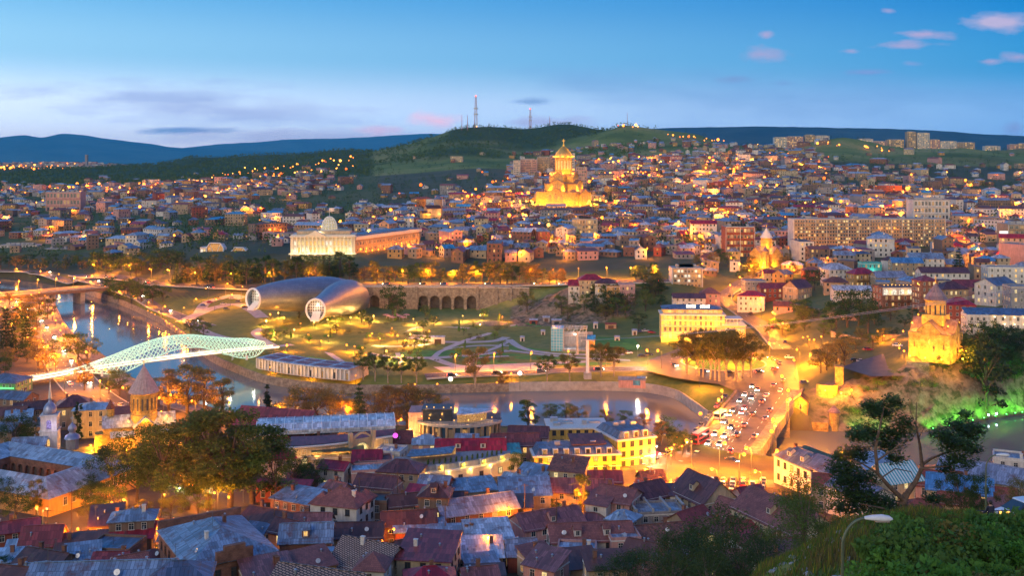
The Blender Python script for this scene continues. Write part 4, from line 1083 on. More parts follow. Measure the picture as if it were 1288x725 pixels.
for k,(pts,w) in enumerate([([(345,437),(372,434),(400,433),(425,437),(455,444),(490,450),(545,451),(600,447),(640,442)],5),([(400,433),(415,446),(430,456)],3),([(425,437),(440,428),(470,424),(520,426),(560,431),(620,430),(640,424)],5),
 ([(420,405),(460,410),(500,420),(540,424)],4),([(515,398),(545,402),(580,398),(600,396)],6),([(640,428),(660,440),(700,446),(760,447),(820,446)],4),([(560,440),(590,428),(625,417),(640,405)],4),([(545,452),(580,462),(640,460),(740,456)],5),
 ([(655,398),(700,404),(760,410),(790,420),(825,438)],5),([(500,445),(505,460)],2.4),([(345,437),(330,428),(322,418),(345,410),(400,404)],5),([(400,404),(440,402),(480,397),(515,398)],4),([(440,428),(470,436),(520,436),(560,431)],3.5),([(470,424),(500,420),(530,412),(560,412),(590,414)],3.5),([(600,447),(625,438),(640,430)],3),([(545,451),(560,441),(600,436),(640,436)],3),([(640,442),(690,448),(740,452),(800,455)],3.5),([(590,460),(600,452),(640,449)],3),([(235,405),(262,420),(290,428),(320,434)],6)]):path(pts,w,k)
sheet('plaza',[(520,400),(548,395),(600,394),(655,401),(648,410),(610,414),(570,412)],LAWN+.02,'path')
sheet('plaza',[(320,412),(350,407),(425,408),(440,417),(420,428),(360,432),(322,428)],LAWN+.02,'paving')
sheet('plaza',[(545,462),(640,458),(700,460),(690,466),(560,469)],LAWN+.03,'path')
o=blob(618,407,21,3.4,LAWN+.2,'pool','water',wob=0,seed=3)
def pavilion():
 a,c=gz(324,463,6.1),gz(440,478.5,6.1)
 t=thing('pavilion','long low curved pavilion with white pilasters and dark panelled flat roof','building',(a.x,a.y,6.1))
 n=26;L=(c-a).length;F=[]
 d=(c-a).normalized();nn=Vector((-d.y,d.x,0))
 for i in range(n+1):
  s=i/n;F.append(a+(c-a)*s-nn*(2.6*math.sin(PI*s))-a)
 dep=nn*13.0;h=4.3
 b=MB();rows=[[(*q.xy,-.5),(*q.xy,h)] for q in F];b.quadgrid(rows);bk=[q+dep for q in F];b.quadgrid([[(*q.xy,h),(*q.xy,-.5)] for q in bk])
 for q,r_ in ((F[0],bk[0]),(bk[-1],F[-1])):b.face([(*r_.xy,-.5),(*q.xy,-.5),(*q.xy,h),(*r_.xy,h)])
 b.build('wall',M['w_white'],t)
 for i in range(n+1):
  p=MB();q=F[i]-nn*.3;p.box(q.x,q.y,0,.75,.75,h,0,math.atan2(d.y,d.x),base=True);p.build('pilaster',M['trim'],t)
 for i in range(n):
  if i %3==1:
   q=(F[i]+F[i+1])/2-nn*.06;inst(win_mesh(1.3,2.6,'lit_dim' if i %2 else 'glass','frame_dark'),'door',t,(q.x,q.y,.1),math.atan2(d.y,d.x))
 r=MB();r.quadgrid([[(*(F[i]-nn*.8).xy,h+.05),(*(F[i]-nn*.8).xy,h+.5),(*(bk[i]+nn*.3).xy,h+.5)] for i in range(n+1)]);r.build('roof',M['r_pale'],t)
 for k in range(5):
  for j in range(2):
   g=MB();i0,i1=1+k*5,min(5+k*5,n);u0,u1=.1+.46*j,.48+.46*j
   g.quadgrid([[(*(F[i]+dep*u0).xy,h+.54),(*(F[i]+dep*u1).xy,h+.54)] for i in range(i0,i1+1)]);g.build('roof_panel',M['r_maroon'],t)
 for i in range(2,n,4):
  q=F[i]-nn*3;lamp_light('wall_light',t,(q.x,q.y,2.5),260,WARM,.3)
pavilion()
def stage():
 p=gz(693,442,6.2);t=thing('stage','open park stage with steel truss portal and blue panelled side','stage',(p.x,p.y,6.2),R(-6))
 w,h,d=20.5,11.4,10;bl=MB();bl.box(3,d/2,0,6,d,h,0,base=True);bl.build('panelled_side',M['panel_blue'],t)
 b=MB();b.box(w/2+2.5,d-.3,0,w-5,.5,h-3,0,base=True);b.box(w/2+2,d/2,0,w-6,d,.9,0,base=True);b.build('back_wall',M['w_grey'],t)
 tr=MB()
 for x in (6.2,17.6):
  for yy in (.4,2.4):
   tr.bar((x,yy,0),(x,yy,h),.3)
  for k in range(8):tr.bar((x,.4,k*1.4),(x,2.4,k*1.4+1.4),.14)
 for yy in (.4,5,9.4):
  for zz in (h,h-3.6):tr.bar((6,yy,zz),(18,yy,zz),.28)
  for k in range(8):tr.bar((6+k*1.5,yy,h-3.6 if k %2 else h),(7.5+k*1.5,yy,h if k %2 else h-3.6),.14)
 for k in range(9):tr.bar((6+k*1.45,.4,h),(6+k*1.45,9.4,h),.14)
 tr.build('truss',M['steel'],t)
 b=MB();b.box(19.5,5,0,4.4,7,6.2,0,base=True);s_=b.build('side_room',M['w_ochre'],t);b=MB();b.gable(4.4,7,6.2,1.4,.3,.1,0,0,19.5,5);b.build('roof',M['r_bright'],s_)
 lamp_light('stage_light',t,(12,4,h-4),900,(1,.95,.85),.5);lamp_light('stage_light',t,(9,2,3),500,(1,.9,.8),.4)
 lamp_light('stage_light',t,(23,1,5),900,SODIUM,.4)
m,nt,b_,N,L=newmat('blue_panels');q=N('ShaderNodeTexBrick');q.offset=0;q.inputs['Scale'].default_value=1;q.inputs['Brick Width'].default_value=1.4;q.inputs['Row Height'].default_value=1.4;q.inputs['Mortar Size'].default_value=.05
q.inputs['Color1'].default_value=(.06,.30,.5,1);q.inputs['Color2'].default_value=(.10,.38,.58,1);q.inputs['Mortar'].default_value=(.5,.55,.6,1);L(coords(nt,'UV'),q.inputs['Vector']);L(q.outputs[0],b_.inputs['Base Color']);b_.inputs['Roughness'].default_value=.25;M['panel_blue']=m
stage()
def cable_car():
 p=gz(739,475.5,6.3);t=thing('cable_car_pylon','slender white cable car pylon rising beside the river road','pylon',p)
 b=MB();b.box(0,0,-.4,3.2,3.2,2.6,0,base=True);b.build('base',M['concrete'],t);b=MB();b.lathe([(.75,2),(.6,16.6)],14);b.build('mast',M['white_metal'],t)
 b=MB();b.box(0,0,16.4,5.6,.5,.5);
 for x in (-2.6,2.6):b.box(x,0,16.1,.4,3.2,.5)
 b.build('crossarm',M['steel'],t)
 for k,dx in enumerate((-2.6,-2.2,2.2,2.6)):
  a=Vector((p.x+dx,p.y,p.z+16.4));e=Vector((212+dx*1.5,150,108+.4*k));b=MB()
  b.tube([a.lerp(e,i/40)+Vector((0,0,-26*(i/40)*(1-i/40))) for i in range(41)],.03,4);o=b.build('cable',M['steel']);tag(o,'thin steel cable of the cable car hanging above the square','cable','cables of the cable car')
 p2=gz(726,446,6.3);t=thing('cable_car_pylon','short concrete post standing in front of the truss stage','pylon',p2);b=MB();b.lathe([(.7,-.4),(.5,11)],12);b.build('mast',M['concrete'],t);b=MB();b.box(0,0,10.6,3,.4,.4);b.build('crossarm',M['steel'],t)
cable_car()
# --- yellow floodlit hotel by the square
def hotel():
 c=gz(832,427,9.8);t=thing('hotel','four storey yellow hotel ablaze with floodlights beside the square','hotel',c,R(-4))
 w,d,h=32,15,12.2
 b=MB();b.box(w/2,d/2,-2,w,d,h+2,0,base=True);wl=b.build('wall',M['w_hotel'],t)
 b=MB();b.box(w/2,d/2-.3,h,w+1.2,d+1.4,.7,0,base=True)
 for zz in (3.5,6.7,9.7):b.box(w/2,-.12,zz,w+.4,.35,.25)
 b.build('cornice',M['trim'],t)
 b=MB();b.box(w/2,d/2+.5,h+.7,w-2,d-2.4,2.4,0,base=True);b.build('attic',M['w_hotel'],t)
 r=MB();r.hip(w-2,d-2.4,h+3.1,1.6,.6,0,w/2,d/2+.5);r.build('roof',M['r_slate'],t)
 for k,zz in enumerate((.7,4.1,7.2,10.1)):put_windows(t,[(x,-.03,zz,0) for x in row(12,.6,w-.6)],1.25,2.1 if k else 2.4,['lit_dim','glass','lit_warm','glass'] if k else ['lit_warm','lit_yellow','glass'],'trim',1,arch=(k==0))
 put_windows(t,[(x,.55+1.1,h+1.1,0) for x in row(10,3,w-3)],1.5,1.5,['lit_warm','lit_dim'],'trim',1)
 for zz in (3.75,6.9,9.9):
  for x in row(6,.6,w-.6):
   b=MB();b.box(x,-.55,zz,4.2,.9,.15)
   for q in range(9):b.box(x-2+q*.5,-.95,zz+.5,.06,.06,.9)
   b.box(x,-.95,zz+.95,4.2,.08,.08);b.build('balcony',M['trim'],t)
 e=MB();e.box(w+4.5,4,-2,11,13,9.6,0,base=True);wing=e.build('terrace_wing',M['w_hotel'],t)
 e=MB();e.box(w+4.5,4,7.6,12,14,.5,0,base=True);e.box(w+4.5,5,10.4,9,10,.4,0,base=True)
 for x in row(5,w,w+9):e.box(x,.3,8.1,.3,.3,2.4,0,base=True)
 e.build('terrace',M['trim'],wing)
 put_windows(wing,[(x,-2.53,zz,0) for zz in (.6,4.2) for x in row(5,w-.5,w+9.5)],1.4,2.3,['lit_warm','lit_yellow'],'trim')
 for x in row(10,0,w):lamp_light('facade_light',t,(x,-3.0,1.0),1500,GOLD,.3);lamp_light('facade_light',t,(x,-2.4,9.0),700,GOLD,.3)
 for x in row(4,w,w+9):lamp_light('facade_light',t,(x,-5.0,1.2),1000,GOLD,.3);lamp_light('facade_light',t,(x,2,9.6),260,WARM,.2)
 sg=MB()
 for k,x in enumerate((13,14,15,16,17,20,21,22,23,24)):sg.box(x,.6,h+4.1,.55,.15,1.1 if k %3 else 1.4,0,base=True)
 sg.build('sign',M['bulb_w'],t)
M['w_hotel']=m_plaster('hotel_wall',(.72,.52,.18),.1)
hotel()
# --- church and rider on the cliff
def gabled(t,name,w,d,z0,h,rh,st,rf,cx=0,cy=0,rz=0,over=.5):
 b=MB();b.box(0,0,z0,w,d,h,0,base=True);b.face([(-w/2,d/2,z0+h),(-w/2,-d/2,z0+h),(-w/2,0,z0+h+rh)],0);b.face([(w/2,-d/2,z0+h),(w/2,d/2,z0+h),(w/2,0,z0+h+rh)],0)
 o=b.build(name,st,t,rz=rz,loc=(cx,cy,0));r=MB();r.gable(w,d,z0+h+.02,rh,over,.25,0,0);r.f=r.f[:-2];r.m=r.m[:-2];r.build('roof',rf,o);return o
def flood(t,loc,pw,colr,r=.3,bulb='bulb_y',size=.28,tgt=None,ang=80):
 b=MB();b.sphere((0,0,0),size,8,5);o=b.build('floodlight',M[bulb],t,loc=loc)
 if tgt:spot('floodlight_light',o,(0,0,.4),(tgt[0]-loc[0],tgt[1]-loc[1],tgt[2]-loc[2]),pw,colr,ang,r)
 else:lamp_light('floodlight_light',o,(0,0,size+.2),pw,colr,r)
 return o
def cliff_church():
 p=gp(1177,410);t=thing('church','golden floodlit stone church with conical drum on the river cliff','church',(p.x,410,24.0),R(50))
 st,rf=M['gold_stone'],M['church_roof']
 gabled(t,'nave',16.5,8.6,-2,12.4,4.0,st,rf);gabled(t,'transept',16.2,7.2,-2,12.4,4.0,st,rf,rz=PI/2)
 for sx,sy in ((-1,-1),(1,-1),(-1,1),(1,1)):
  b=MB();b.box(sx*5.8,sy*5.6,-2,4.6,4.6,11.4,0,base=True);o=b.build('corner_bay',st,t);r=MB();r.hip(4.6,4.6,9.4,1.5,.3,0,sx*5.8,sy*5.6);r.build('roof',rf,o)
 b=MB();b.box(0,0,12,8.2,8.2,4,0,base=True);b.lathe([(4.1,14.5),(4.1,15.2),(3.85,15.4),(3.85,21.2),(4.25,21.5),(4.25,22)],16);dr=b.build('drum',st,t)
 n=MB()
 for k in range(12):
  a=2*PI*(k+.5)/12;n.box(3.82*math.cos(a),3.82*math.sin(a),16.2,.16,.55,3.6,0,a,base=True)
 n.build('window',M['glass'],dr)
 b=MB();cone_roof(b,4.25,22,6.4,12,0,.35);b.build('drum_roof',M['drum_roof'],t);cross(t,28.2,2.6,M['gold_leaf'])
 for (x,y,zz,rz,w,h) in ((-8.28,0,5,-PI/2,.7,2.6),(-8.28,-1.9,1.5,-PI/2,.9,2.8),(0,-8.13,5,0,.7,2.6),(0,-8.13,.3,0,1.2,2.8),(5.8,-7.93,3.5,0,.5,2),(-5.8,-7.93,3.5,0,.5,2),(-8.13,-5.6,3.5,-PI/2,.5,2),(-8.13,5.6,3.5,-PI/2,.5,2)):
  inst(win_mesh(w,h,'glass','gold_stone',0,True),'window',t,(x,y,zz),rz)
 for x,y in ((-12,-6),(-12.5,0),(-12,6),(-6,-12),(0,-12.5),(6,-12),(12,-8)):flood(t,(x,y,.4),5200,GOLD)
 for x,y in ((-6.5,-6.5),(6.5,-6.5),(-6.5,6.5)):flood(t,(x*1.05,y*1.05,12.6),5200,GOLD,.3,'bulb_y',.2)
cliff_church()
def skinfig(name,verts,edges,radii,mat,parent=None,sub=2,root=0):
 me=bpy.data.meshes.new(name);me.from_pydata(verts,edges,[]);o=bpy.data.objects.new(name,me);col.objects.link(o);me.materials.append(M[mat])
 sk=o.modifiers.new('skin','SKIN');me.skin_vertices[0].data[root].use_root=True
 for i,r in enumerate(radii):
  me.skin_vertices[0].data[i].radius=r if isinstance(r,tuple) else (r,r)
 s=o.modifiers.new('sub','SUBSURF');s.levels=s.render_levels=sub
 dg=bpy.context.evaluated_depsgraph_get();me2=bpy.data.meshes.new_from_object(o.evaluated_get(dg));o.modifiers.clear();o.data=me2
 if not me2.materials:me2.materials.append(M[mat])
 me2.polygons.foreach_set('use_smooth',[True]*len(me2.polygons))
 if parent:o.parent=parent
 return o
M['bronze']=m_plain('bronze',(.16,.11,.055),.45,.3,4,.6)
def rider():
 p=gp(1055.5,405);z=CAMZ-(460.5-HY)/FPX*405
 t=thing('equestrian_statue','bronze rider on horseback raising an arm on a tall stone plinth','statue',(p.x,405,z),R(-15));k=1.75
 b=MB();b.box(0,0,-9,3.0,4.4,8.6,0,base=True);b.box(0,0,-.4,3.4,4.8,.4,0,base=True);b.build('plinth',M['gold_stone'],t)
 H=[(0,0,1.25),(.02,.55,1.28),(0,-.55,1.3),(0,-.85,1.65),(0,-1.02,2.05),(0,-1.22,2.0),(0,-1.45,1.8),(.17,.6,.95),(.18,.68,.55),(.18,.6,.08),(-.17,.6,.95),(-.18,.68,.55),(-.18,.6,.08),(.16,-.6,.9),(.17,-.58,.5),(.17,-.62,.06),(-.16,-.6,.9),(-.17,-.85,.75),(-.17,-.78,.45),(0,.85,1.25),(0,1.05,.8)]
 E=[(0,1),(0,2),(2,3),(3,4),(4,5),(5,6),(1,7),(7,8),(8,9),(1,10),(10,11),(11,12),(2,13),(13,14),(14,15),(2,16),(16,17),(17,18),(1,19),(19,20)]
 rr=[.33,.34,.32,.22,.17,.15,.1,.17,.09,.08,.17,.09,.08,.13,.08,.08,.13,.08,.07,.08,.05]
 skinfig('horse',[tuple(v*k for v in q) for q in H],E,[r*k for r in rr],'bronze',t)
 P=[(0,.05,1.6),(0,.02,1.95),(0,.0,2.2),(0,0,2.42),(0,-.02,2.62),(.25,-.02,2.15),(.38,-.25,2.45),(.42,-.4,2.75),(-.25,0,2.15),(-.34,-.08,1.85),(-.2,-.35,1.75),(.3,-.2,1.45),(.36,-.15,1.0),(.36,-.28,.9),(-.3,-.2,1.45),(-.36,-.15,1.0),(-.36,-.28,.9)]
 E=[(0,1),(1,2),(2,3),(3,4),(2,5),(5,6),(6,7),(2,8),(8,9),(9,10),(0,11),(11,12),(12,13),(0,14),(14,15),(15,16)]
 skinfig('rider',[tuple(v*k for v in q) for q in P],E,[r*k for r in (.19,.2,.18,.09,.13,.09,.07,.05,.09,.07,.05,.13,.08,.06,.13,.08,.06)],'bronze',t)
 p2=gp(1043,398);w=thing('terrace_wall','curved stone terrace wall glowing yellow below the rider statue','wall',(p2.x,402,8),0)
 b=MB();rows=[]
 for i in range(17):
  a=R(200+i*9);x,y=4.6*math.cos(a),4.2*math.sin(a);rows.append([(x,y,-3),(x,y,6.2),(x*.85,y*.85,6.2),(x*.85,y*.85,-3)])
 b.quadgrid(rows);b.build('wall',M['gold_stone'],w)
 flood(w,(-2.5,-7.2,5),7000,GOLD);flood(w,(3.5,-7.5,4),5000,GOLD)
 q=gp(1071,396);l2=thing('floodlight','bright sodium floodlight at the edge of the statue terrace','lamp',(q.x,396,q.z+1.5));flood(l2,(0,0,1),6000,SODIUM,.4,'bulb',.45);b=MB();b.tube([(0,0,-2),(0,0,.8)],.12);b.build('post',M['pole'],l2)
rider()
sheet('plaza',[(1058,462),(1078,455),(1126,441),(1136,450),(1116,463),(1138,473),(1095,474)],18.9,'asphalt')
def cliff_things():
 # small gatehouse, chapel turret and wall at the foot of the rock
 c=W(1007,528,392);g=ground(c.x,392)
 t=thing('gatehouse','small yellow-lit stone gatehouse with dark gable roof below the rider statue','house',(c.x,391,1),R(-20))
 gabled(t,'wall',7,5,0,9.5,2,M['gold_stone'],M['r_brown'],rz=PI/2);put_windows(t,[(-1,-3.55,3,0),(1.2,-3.55,3,0),(0,-3.55,6.5,0)],.9,1.8,'glass','trim');lamp_light('wall_light',t,(-4,-7,6),1400,SODIUM,.3)
 c=W(1047,530,388);t=thing('turret','little round stone turret with conical cap by the waterline','tower',(c.x,386,0));b=MB();b.lathe([(1.9,-2),(1.8,7)],14);b.build('wall',M['gold_stone'],t);b=MB();cone_roof(b,1.9,7,2.6,14);b.build('roof',M['drum_roof'],t)
 a,e=W(996,538,388),W(1042,541,384);t=thing('quay_wall','low yellow-lit quay wall between gatehouse and round turret','wall',(a.x,a.y,0),math.atan2(e.y-a.y,e.x-a.x));L=(e-a).length;b=MB();b.box(L/2,0,-2,L,.8,5.2,0,base=True);b.build('wall',M['gold_stone'],t)
 # green floodlights along the foot of the cliff
 for i,(px,py,dy) in enumerate([(1172,541,2),(1193,540,2),(1206,538,3),(1222,532,3),(1236,529,3),(1250,527,4),(1264,522,4),(1275,516,4),(1284,512,4),(1075,530,3),(1110,541,2)]):
  Y=YR(px);x=(px-CX)/FPX*Y;t=thing('floodlight',['green floodlight at the foot of the dark cliff'][0],'lamp',(x,Y-1.2,1.2),group='green floodlights along the cliff foot')
  b=MB();b.box(0,0,0,.6,.5,.45);b.build('housing',M['dark_metal'],t);b=MB();b.sphere((0,0,.3),.22,8,5);b.build('lens',M['bulb_g'],t)
  spot('floodlight_light',t,(0,-4.5,.6),(rnd.uniform(-4,4),9,9),9500,(.12,.9,.05),95,.3)
 for px,py in ((1242,522),(1252,522.5)):
  Y=YR(px);t=thing('floodlight','cool white floodlight at the foot of the dark cliff','lamp',((px-CX)/FPX*Y,Y-1,2.2),group='white floodlights along the cliff foot');b=MB();b.sphere((0,0,0),.35,8,5);b.build('lens',M['bulb_c'],t);b=MB();b.tube([(0,0,-3),(0,0,-.3)],.1);b.build('post',M['pole'],t)
cliff_things()
# --- long housing block, golden church and other big buildings of the far bank
def slab(name,label,px0,px1,Y,py_top,zb,floors,bays,depth,wall,panes,endc='w_white',rz=0,band='trim',cat='apartment block'):
 x0,x1=(px0-CX)/FPX*Y,(px1-CX)/FPX*Y;zt=CAMZ-(py_top-HY)/FPX*Y;w=x1-x0;h=zt-zb;t=thing(name,label,cat,(x0,Y,zb),R(rz))
 b=MB();b.box(w/2,depth/2,-4,w,depth,h+4,0,base=True);b.build('wall',M[wall],t)
 for x in (-.25,w+.25):b=MB();b.box(x,depth/2,-4,.5,depth+.6,h+4.6,0,base=True);b.build('end_wall',M[endc],t)
 b=MB();b.box(w/2,depth/2,h,w+.4,depth+.4,.7,0,base=True);
 for x in row(6,4,w-4):b.box(x,depth/2,h+.7,4,4,1.6,0,base=True)
 b.build('roof',M['concrete'],t)
 fh=h/floors;sp=[(x,-.03,fh*k+.25*fh,0) for k in range(floors) for x in row(bays,.6,w-.6)]
 rnd.shuffle(sp);put_windows(t,sp,w/bays*.62,fh*.55,panes,band,1)
 for k in range(floors):
  b=MB();b.box(w/2,-.45,fh*k-.05,w,.9,.22,0,base=True);b.box(w/2,-.85,fh*k+.1,w,.08,fh*.24,0,base=True);b.build('balcony',M[wall],t)
 b=MB()
 for x in [w*i/(bays/4) for i in range(int(bays/4)+1)]:b.box(x,-.45,0,.22,.95,h,0,base=True)
 b.build('fin',M[band],t);return t,w,h
sb,sw,sh=slab('apartment_block','long ten storey tan apartment block with white end wall',998.5,1191,785,276.5,33,9,56,14,'w_tan',['glass','glass','glass','glass_blue','lit_warm','glass','lit_dim','glass_blue','glass','glass','lit_yellow','glass'],rz=1.5)
for x in row(9,0,sw):lamp_light('street_glow',sb,(x,-9,3),1500,SODIUM,.5)
slab('apartment_block','white office block with pale blue roof behind the long apartment block',1149,1194,960,252,40,4,10,16,'w_white',['glass','glass','lit_dim'])
slab('apartment_block','dark red five storey block left of the small golden church',913,949,760,286.5,30,5,8,14,'w_red',['glass','lit_dim','glass','lit_warm'],'w_red')
slab('apartment_block','cream six storey block with lit bay windows below the cathedral',721,751,900,276.5,33,4,8,12,'w_cream',['lit_warm','glass','glass','lit_dim'],'w_cream')
slab('apartment_block','pink panel block standing just right of the cathedral',725,738,1600,210.5,55,8,6,14,'w_pink',['glass','glass','lit_dim'],'w_pink')
slab('hotel','four storey hotel with open galleries above the cliff road',846,883,640,338.5,22.5,4,8,12,'w_cream',['lit_white','glass','lit_dim','glass'],'w_white',cat='hotel')
slab('hotel','brown tower of a hotel with a billboard at the right edge',1268,1330,760,283,36,5,9,16,'w_tan',['glass','glass','lit_dim'],'w_tan',cat='hotel')
slab('office_building','pinkish long public building with dark roof on the left plain',58,101,1500,242,28,3,10,18,'w_pink',['glass','glass','lit_dim'],'w_pink',cat='building')
slab('office_building','floodlit white office building among trees behind the far quay',92.5,124,985,324.5,9,4,8,14,'w_white',['lit_white','lit_yellow','glass'],'w_white',cat='building')
slab('office_building','plain windowless grey hall behind the floodlit white office',56,84,1030,314,11,2,4,16,'w_grey',['glass'],'w_grey',cat='building')
slab('office_building','low white strip building at the left edge of the plain',0,46,1060,309,11,2,10,12,'w_white',['glass','lit_dim'],'w_white',cat='building')
for (a,e,Y,top,zb,fl,c) in ((646,654,1900,202,70,9,'w_white'),(655,675,1930,201,71,8,'w_pink'),(676,692,1960,198,73,9,'w_tan'),(692,702,1980,196,74,9,'w_pink'),(716,723,1990,193,75,9,'w_white')):
 slab('apartment_block',{646:'narrow white panel tower at the left end of the hill estate',655:'wide pink panel block beside the narrow white tower',676:'tan panel block just left of the cathedral drum',692:'pink panel block touching the cathedral drum on its left',716:'pale panel block peeping out right of the cathedral drum'}[a],a,e,Y,top,zb,fl,max(4,int((e-a)*.6)),14,c,['glass','glass','lit_dim','glass'],c)
# towers and slabs of the far estate on the plateau at the right
k=0
for a,e,top,bot,c in ((974,990,173,183,'w_white'),(990,1010,172,183,'w_pink'),(1013,1025,170,182,'w_tan'),(1026,1043,171,181,'w_white'),(1062,1080,176,186,'w_tan'),(1080,1098,175,186,'w_white'),(1098,1115,178,187,'w_pink'),(1116,1137,176,187,'w_tan'),(1141,1152,166,187,'w_tan'),(1154,1169,167.5,187,'w_white'),(1170,1182,176,187,'w_pink'),(1183,1203,178,186,'w_white'),(1204,1226,179.5,186,'w_tan'),(1239,1258,184,190,'w_white'),(1270,1280,182,190,'w_pink'),(1281,1296,181,190,'w_tan')):
 Y=3150;nm=['pale','pinkish','tan'][['w_white','w_pink','w_tan'].index(c)];ords=['first','second','third','fourth','fifth','sixth','seventh','eighth','ninth','tenth','eleventh','twelfth','thirteenth','fourteenth','fifteenth','sixteenth']
 slab('apartment_block','%s panel %s on the far plateau, %s from the left along the skyline' %(nm,'tower' if bot-top>15 else 'block',ords[k]),a,e,Y,top,CAMZ-(bot+2-HY)/FPX*Y,max(3,int((bot-top)*.75)),max(3,int((e-a)*.5)),16,c,['glass','glass','lit_dim','lit_warm','glass'],c);k += 1
c=gz(108,204.5,100-0.5) if False else W(109,205,4300);t=thing('tower_block','lone dark tower standing on the left ridge','tower',(c.x,4300,60));b=MB();b.box(0,0,0,9,12,CAMZ+(205-195)/FPX*4300-60,0,base=True);b.build('wall',M['w_grey'],t);b=MB();b.box(0,0,CAMZ+(205-195)/FPX*4300-60,10,13,1.5,0,base=True);b.build('roof',M['concrete'],t)
def small_gold_church():
 Y=720;p=gp(964,Y);z=CAMZ-(336-HY)/FPX*Y
 t=thing('church','small golden floodlit church with pale conical drum among trees','church',(p.x,Y,z),R(35));st,rf=M['gold_stone'],M['drum_roof']
 gabled(t,'nave',22,10,-3,13,4.4,st,rf);gabled(t,'transept',18,9,-3,13,4.4,st,rf,rz=PI/2)
 b=MB();b.lathe([(3.9,12),(3.9,20.5),(4.2,20.8)],14);b.build('drum',st,t);b=MB();cone_roof(b,3.9,20.6,7,14);b.build('drum_roof',M['trim'],t);cross(t,27.4,2.4,M['gold_leaf'])
 b=MB();b.box(-9,-7,-3,3.4,3.4,15,0,base=True);o=b.build('bell_turret',st,t);b=MB();b.lathe([(2.5,0),(.02,3.8)],4,(-9,-7,12),0,PI/4);b.build('roof',rf,o)
 for k in range(10):
  a=2*PI*k/10;flood(t,(15*math.cos(a),12*math.sin(a),1),9000,GOLD,.4,'bulb_y',.4)
 for k in range(4):
  a=2*PI*(k+.5)/4;flood(t,(6.5*math.cos(a),6.5*math.sin(a),13.5),4000,GOLD,.3,'bulb_y',.25)
small_gold_church()
def chapel_far():
 Y=1130;p=gp(551,Y);z=CAMZ-(270.5-HY)/FPX*Y
 t=thing('church','distant brick church with round belfry tower and lit stepped nave','church',(p.x,Y,z),R(25))
 b=MB();b.lathe([(4.6,-3),(4.6,17),(5,17.3)],12);tw=b.build('tower',M['w_tan'],t);b=MB();cone_roof(b,4.6,17.3,5,12);b.build('roof',M['r_slate'],tw)
 gabled(t,'nave',16,10,-3,11,3,M['w_tan'],M['r_brown'],-8,-4);gabled(t,'porch',9,8,-3,6,2,M['gold_stone'],M['r_brown'],-17,-6)
 flood(t,(-16,-14,1),6000,WARM,.5,'bulb_y',.5);flood(t,(-2,-12,1),3000,WARM,.5,'bulb_y',.5)
chapel_far()
def shell_building():
 Y=800;p=gp(285,Y);z=CAMZ-(325.5-HY)/FPX*Y
 t=thing('shell_building','futuristic white building with rounded hexagonal glass fronts above the cliff','building',(p.x,Y,z))
 for x,w,h in ((-9,13,12),(9.5,11,8.5)):
  P=[(-.5,.12),(-.5,.7),(-.3,1),(.3,1),(.5,.7),(.5,.12),(.3,0),(-.3,0)]
  q=[(x+a*w,b_*h) for a,b_ in P];b=MB()
  F=[(u,0,v) for u,v in q];B=[(x+(u-x)*.8,14,v*.9) for u,v in q]
  b.quadgrid([F,B],0,True);b.face(B);sh_=b.build('shell',M['trim'],t);g=MB();g.face([(x+(u-x)*.9,.6,h/2+(v-h/2)*.88) for u,v in q]);g.build('glazing',M['lit_dim'],sh_)
  r=MB();r.tube([(u,-.1,v) for u,v in q+q[:1]],.45,6);r.bar((x,0,h*.1),(x-w*.3,0,h*.9),.3);r.bar((x,0,h*.1),(x+w*.3,0,h*.9),.3);r.build('frame',M['white_metal'],sh_)
 b=MB();b.box(25,7,-1,20,12,7,0,base=True);b.build('wing',M['w_tan'],t);put_windows(t,[(x,.97,1.5,0) for x in row(7,16,34)],1.6,3,['lit_warm','lit_white','glass'],'trim')
 b=MB();b.box(-18,8,-1,7,10,9.5,0,base=True);b.build('annex',M['w_white'],t);put_windows(t,[(-18+dx,2.97,zz,0) for dx in (-2,0,2) for zz in (1,4.5)],1.5,2.6,['lit_white','lit_yellow'],'trim')
 lamp_light('front_light',t,(0,-8,3),2600,(1,.85,.7),.5);lamp_light('front_light',t,(24,-5,3),1600,WARM,.5);b=MB();b.box(8,6,-7,62,22,6.4,0,base=True);b.build('podium',M['stone'],t)
shell_building()
def billboard():
 Y=752;a=W(1257,305,Y);t=thing('billboard','lit red and white billboard on the brown hotel side','billboard',(a.x,Y,a.z-4))
 b=MB();b.box(3.2,.3,0,6.6,.4,12.5,0,base=True);b.build('panel',M['concrete'],t)
 m1=m_emit('sign_red',(.9,.04,.05),.9);m2=m_emit('sign_white',(.95,.9,.85),.9)
 for z0,z1,m in ((8.2,12.3,m2),(4.4,8.15,m1),(.2,4.35,m2)):
  b=MB();b.box(3.2,.06,z0,6.2,.06,z1-z0,0,base=True);b.build('face',m,t)
billboard()
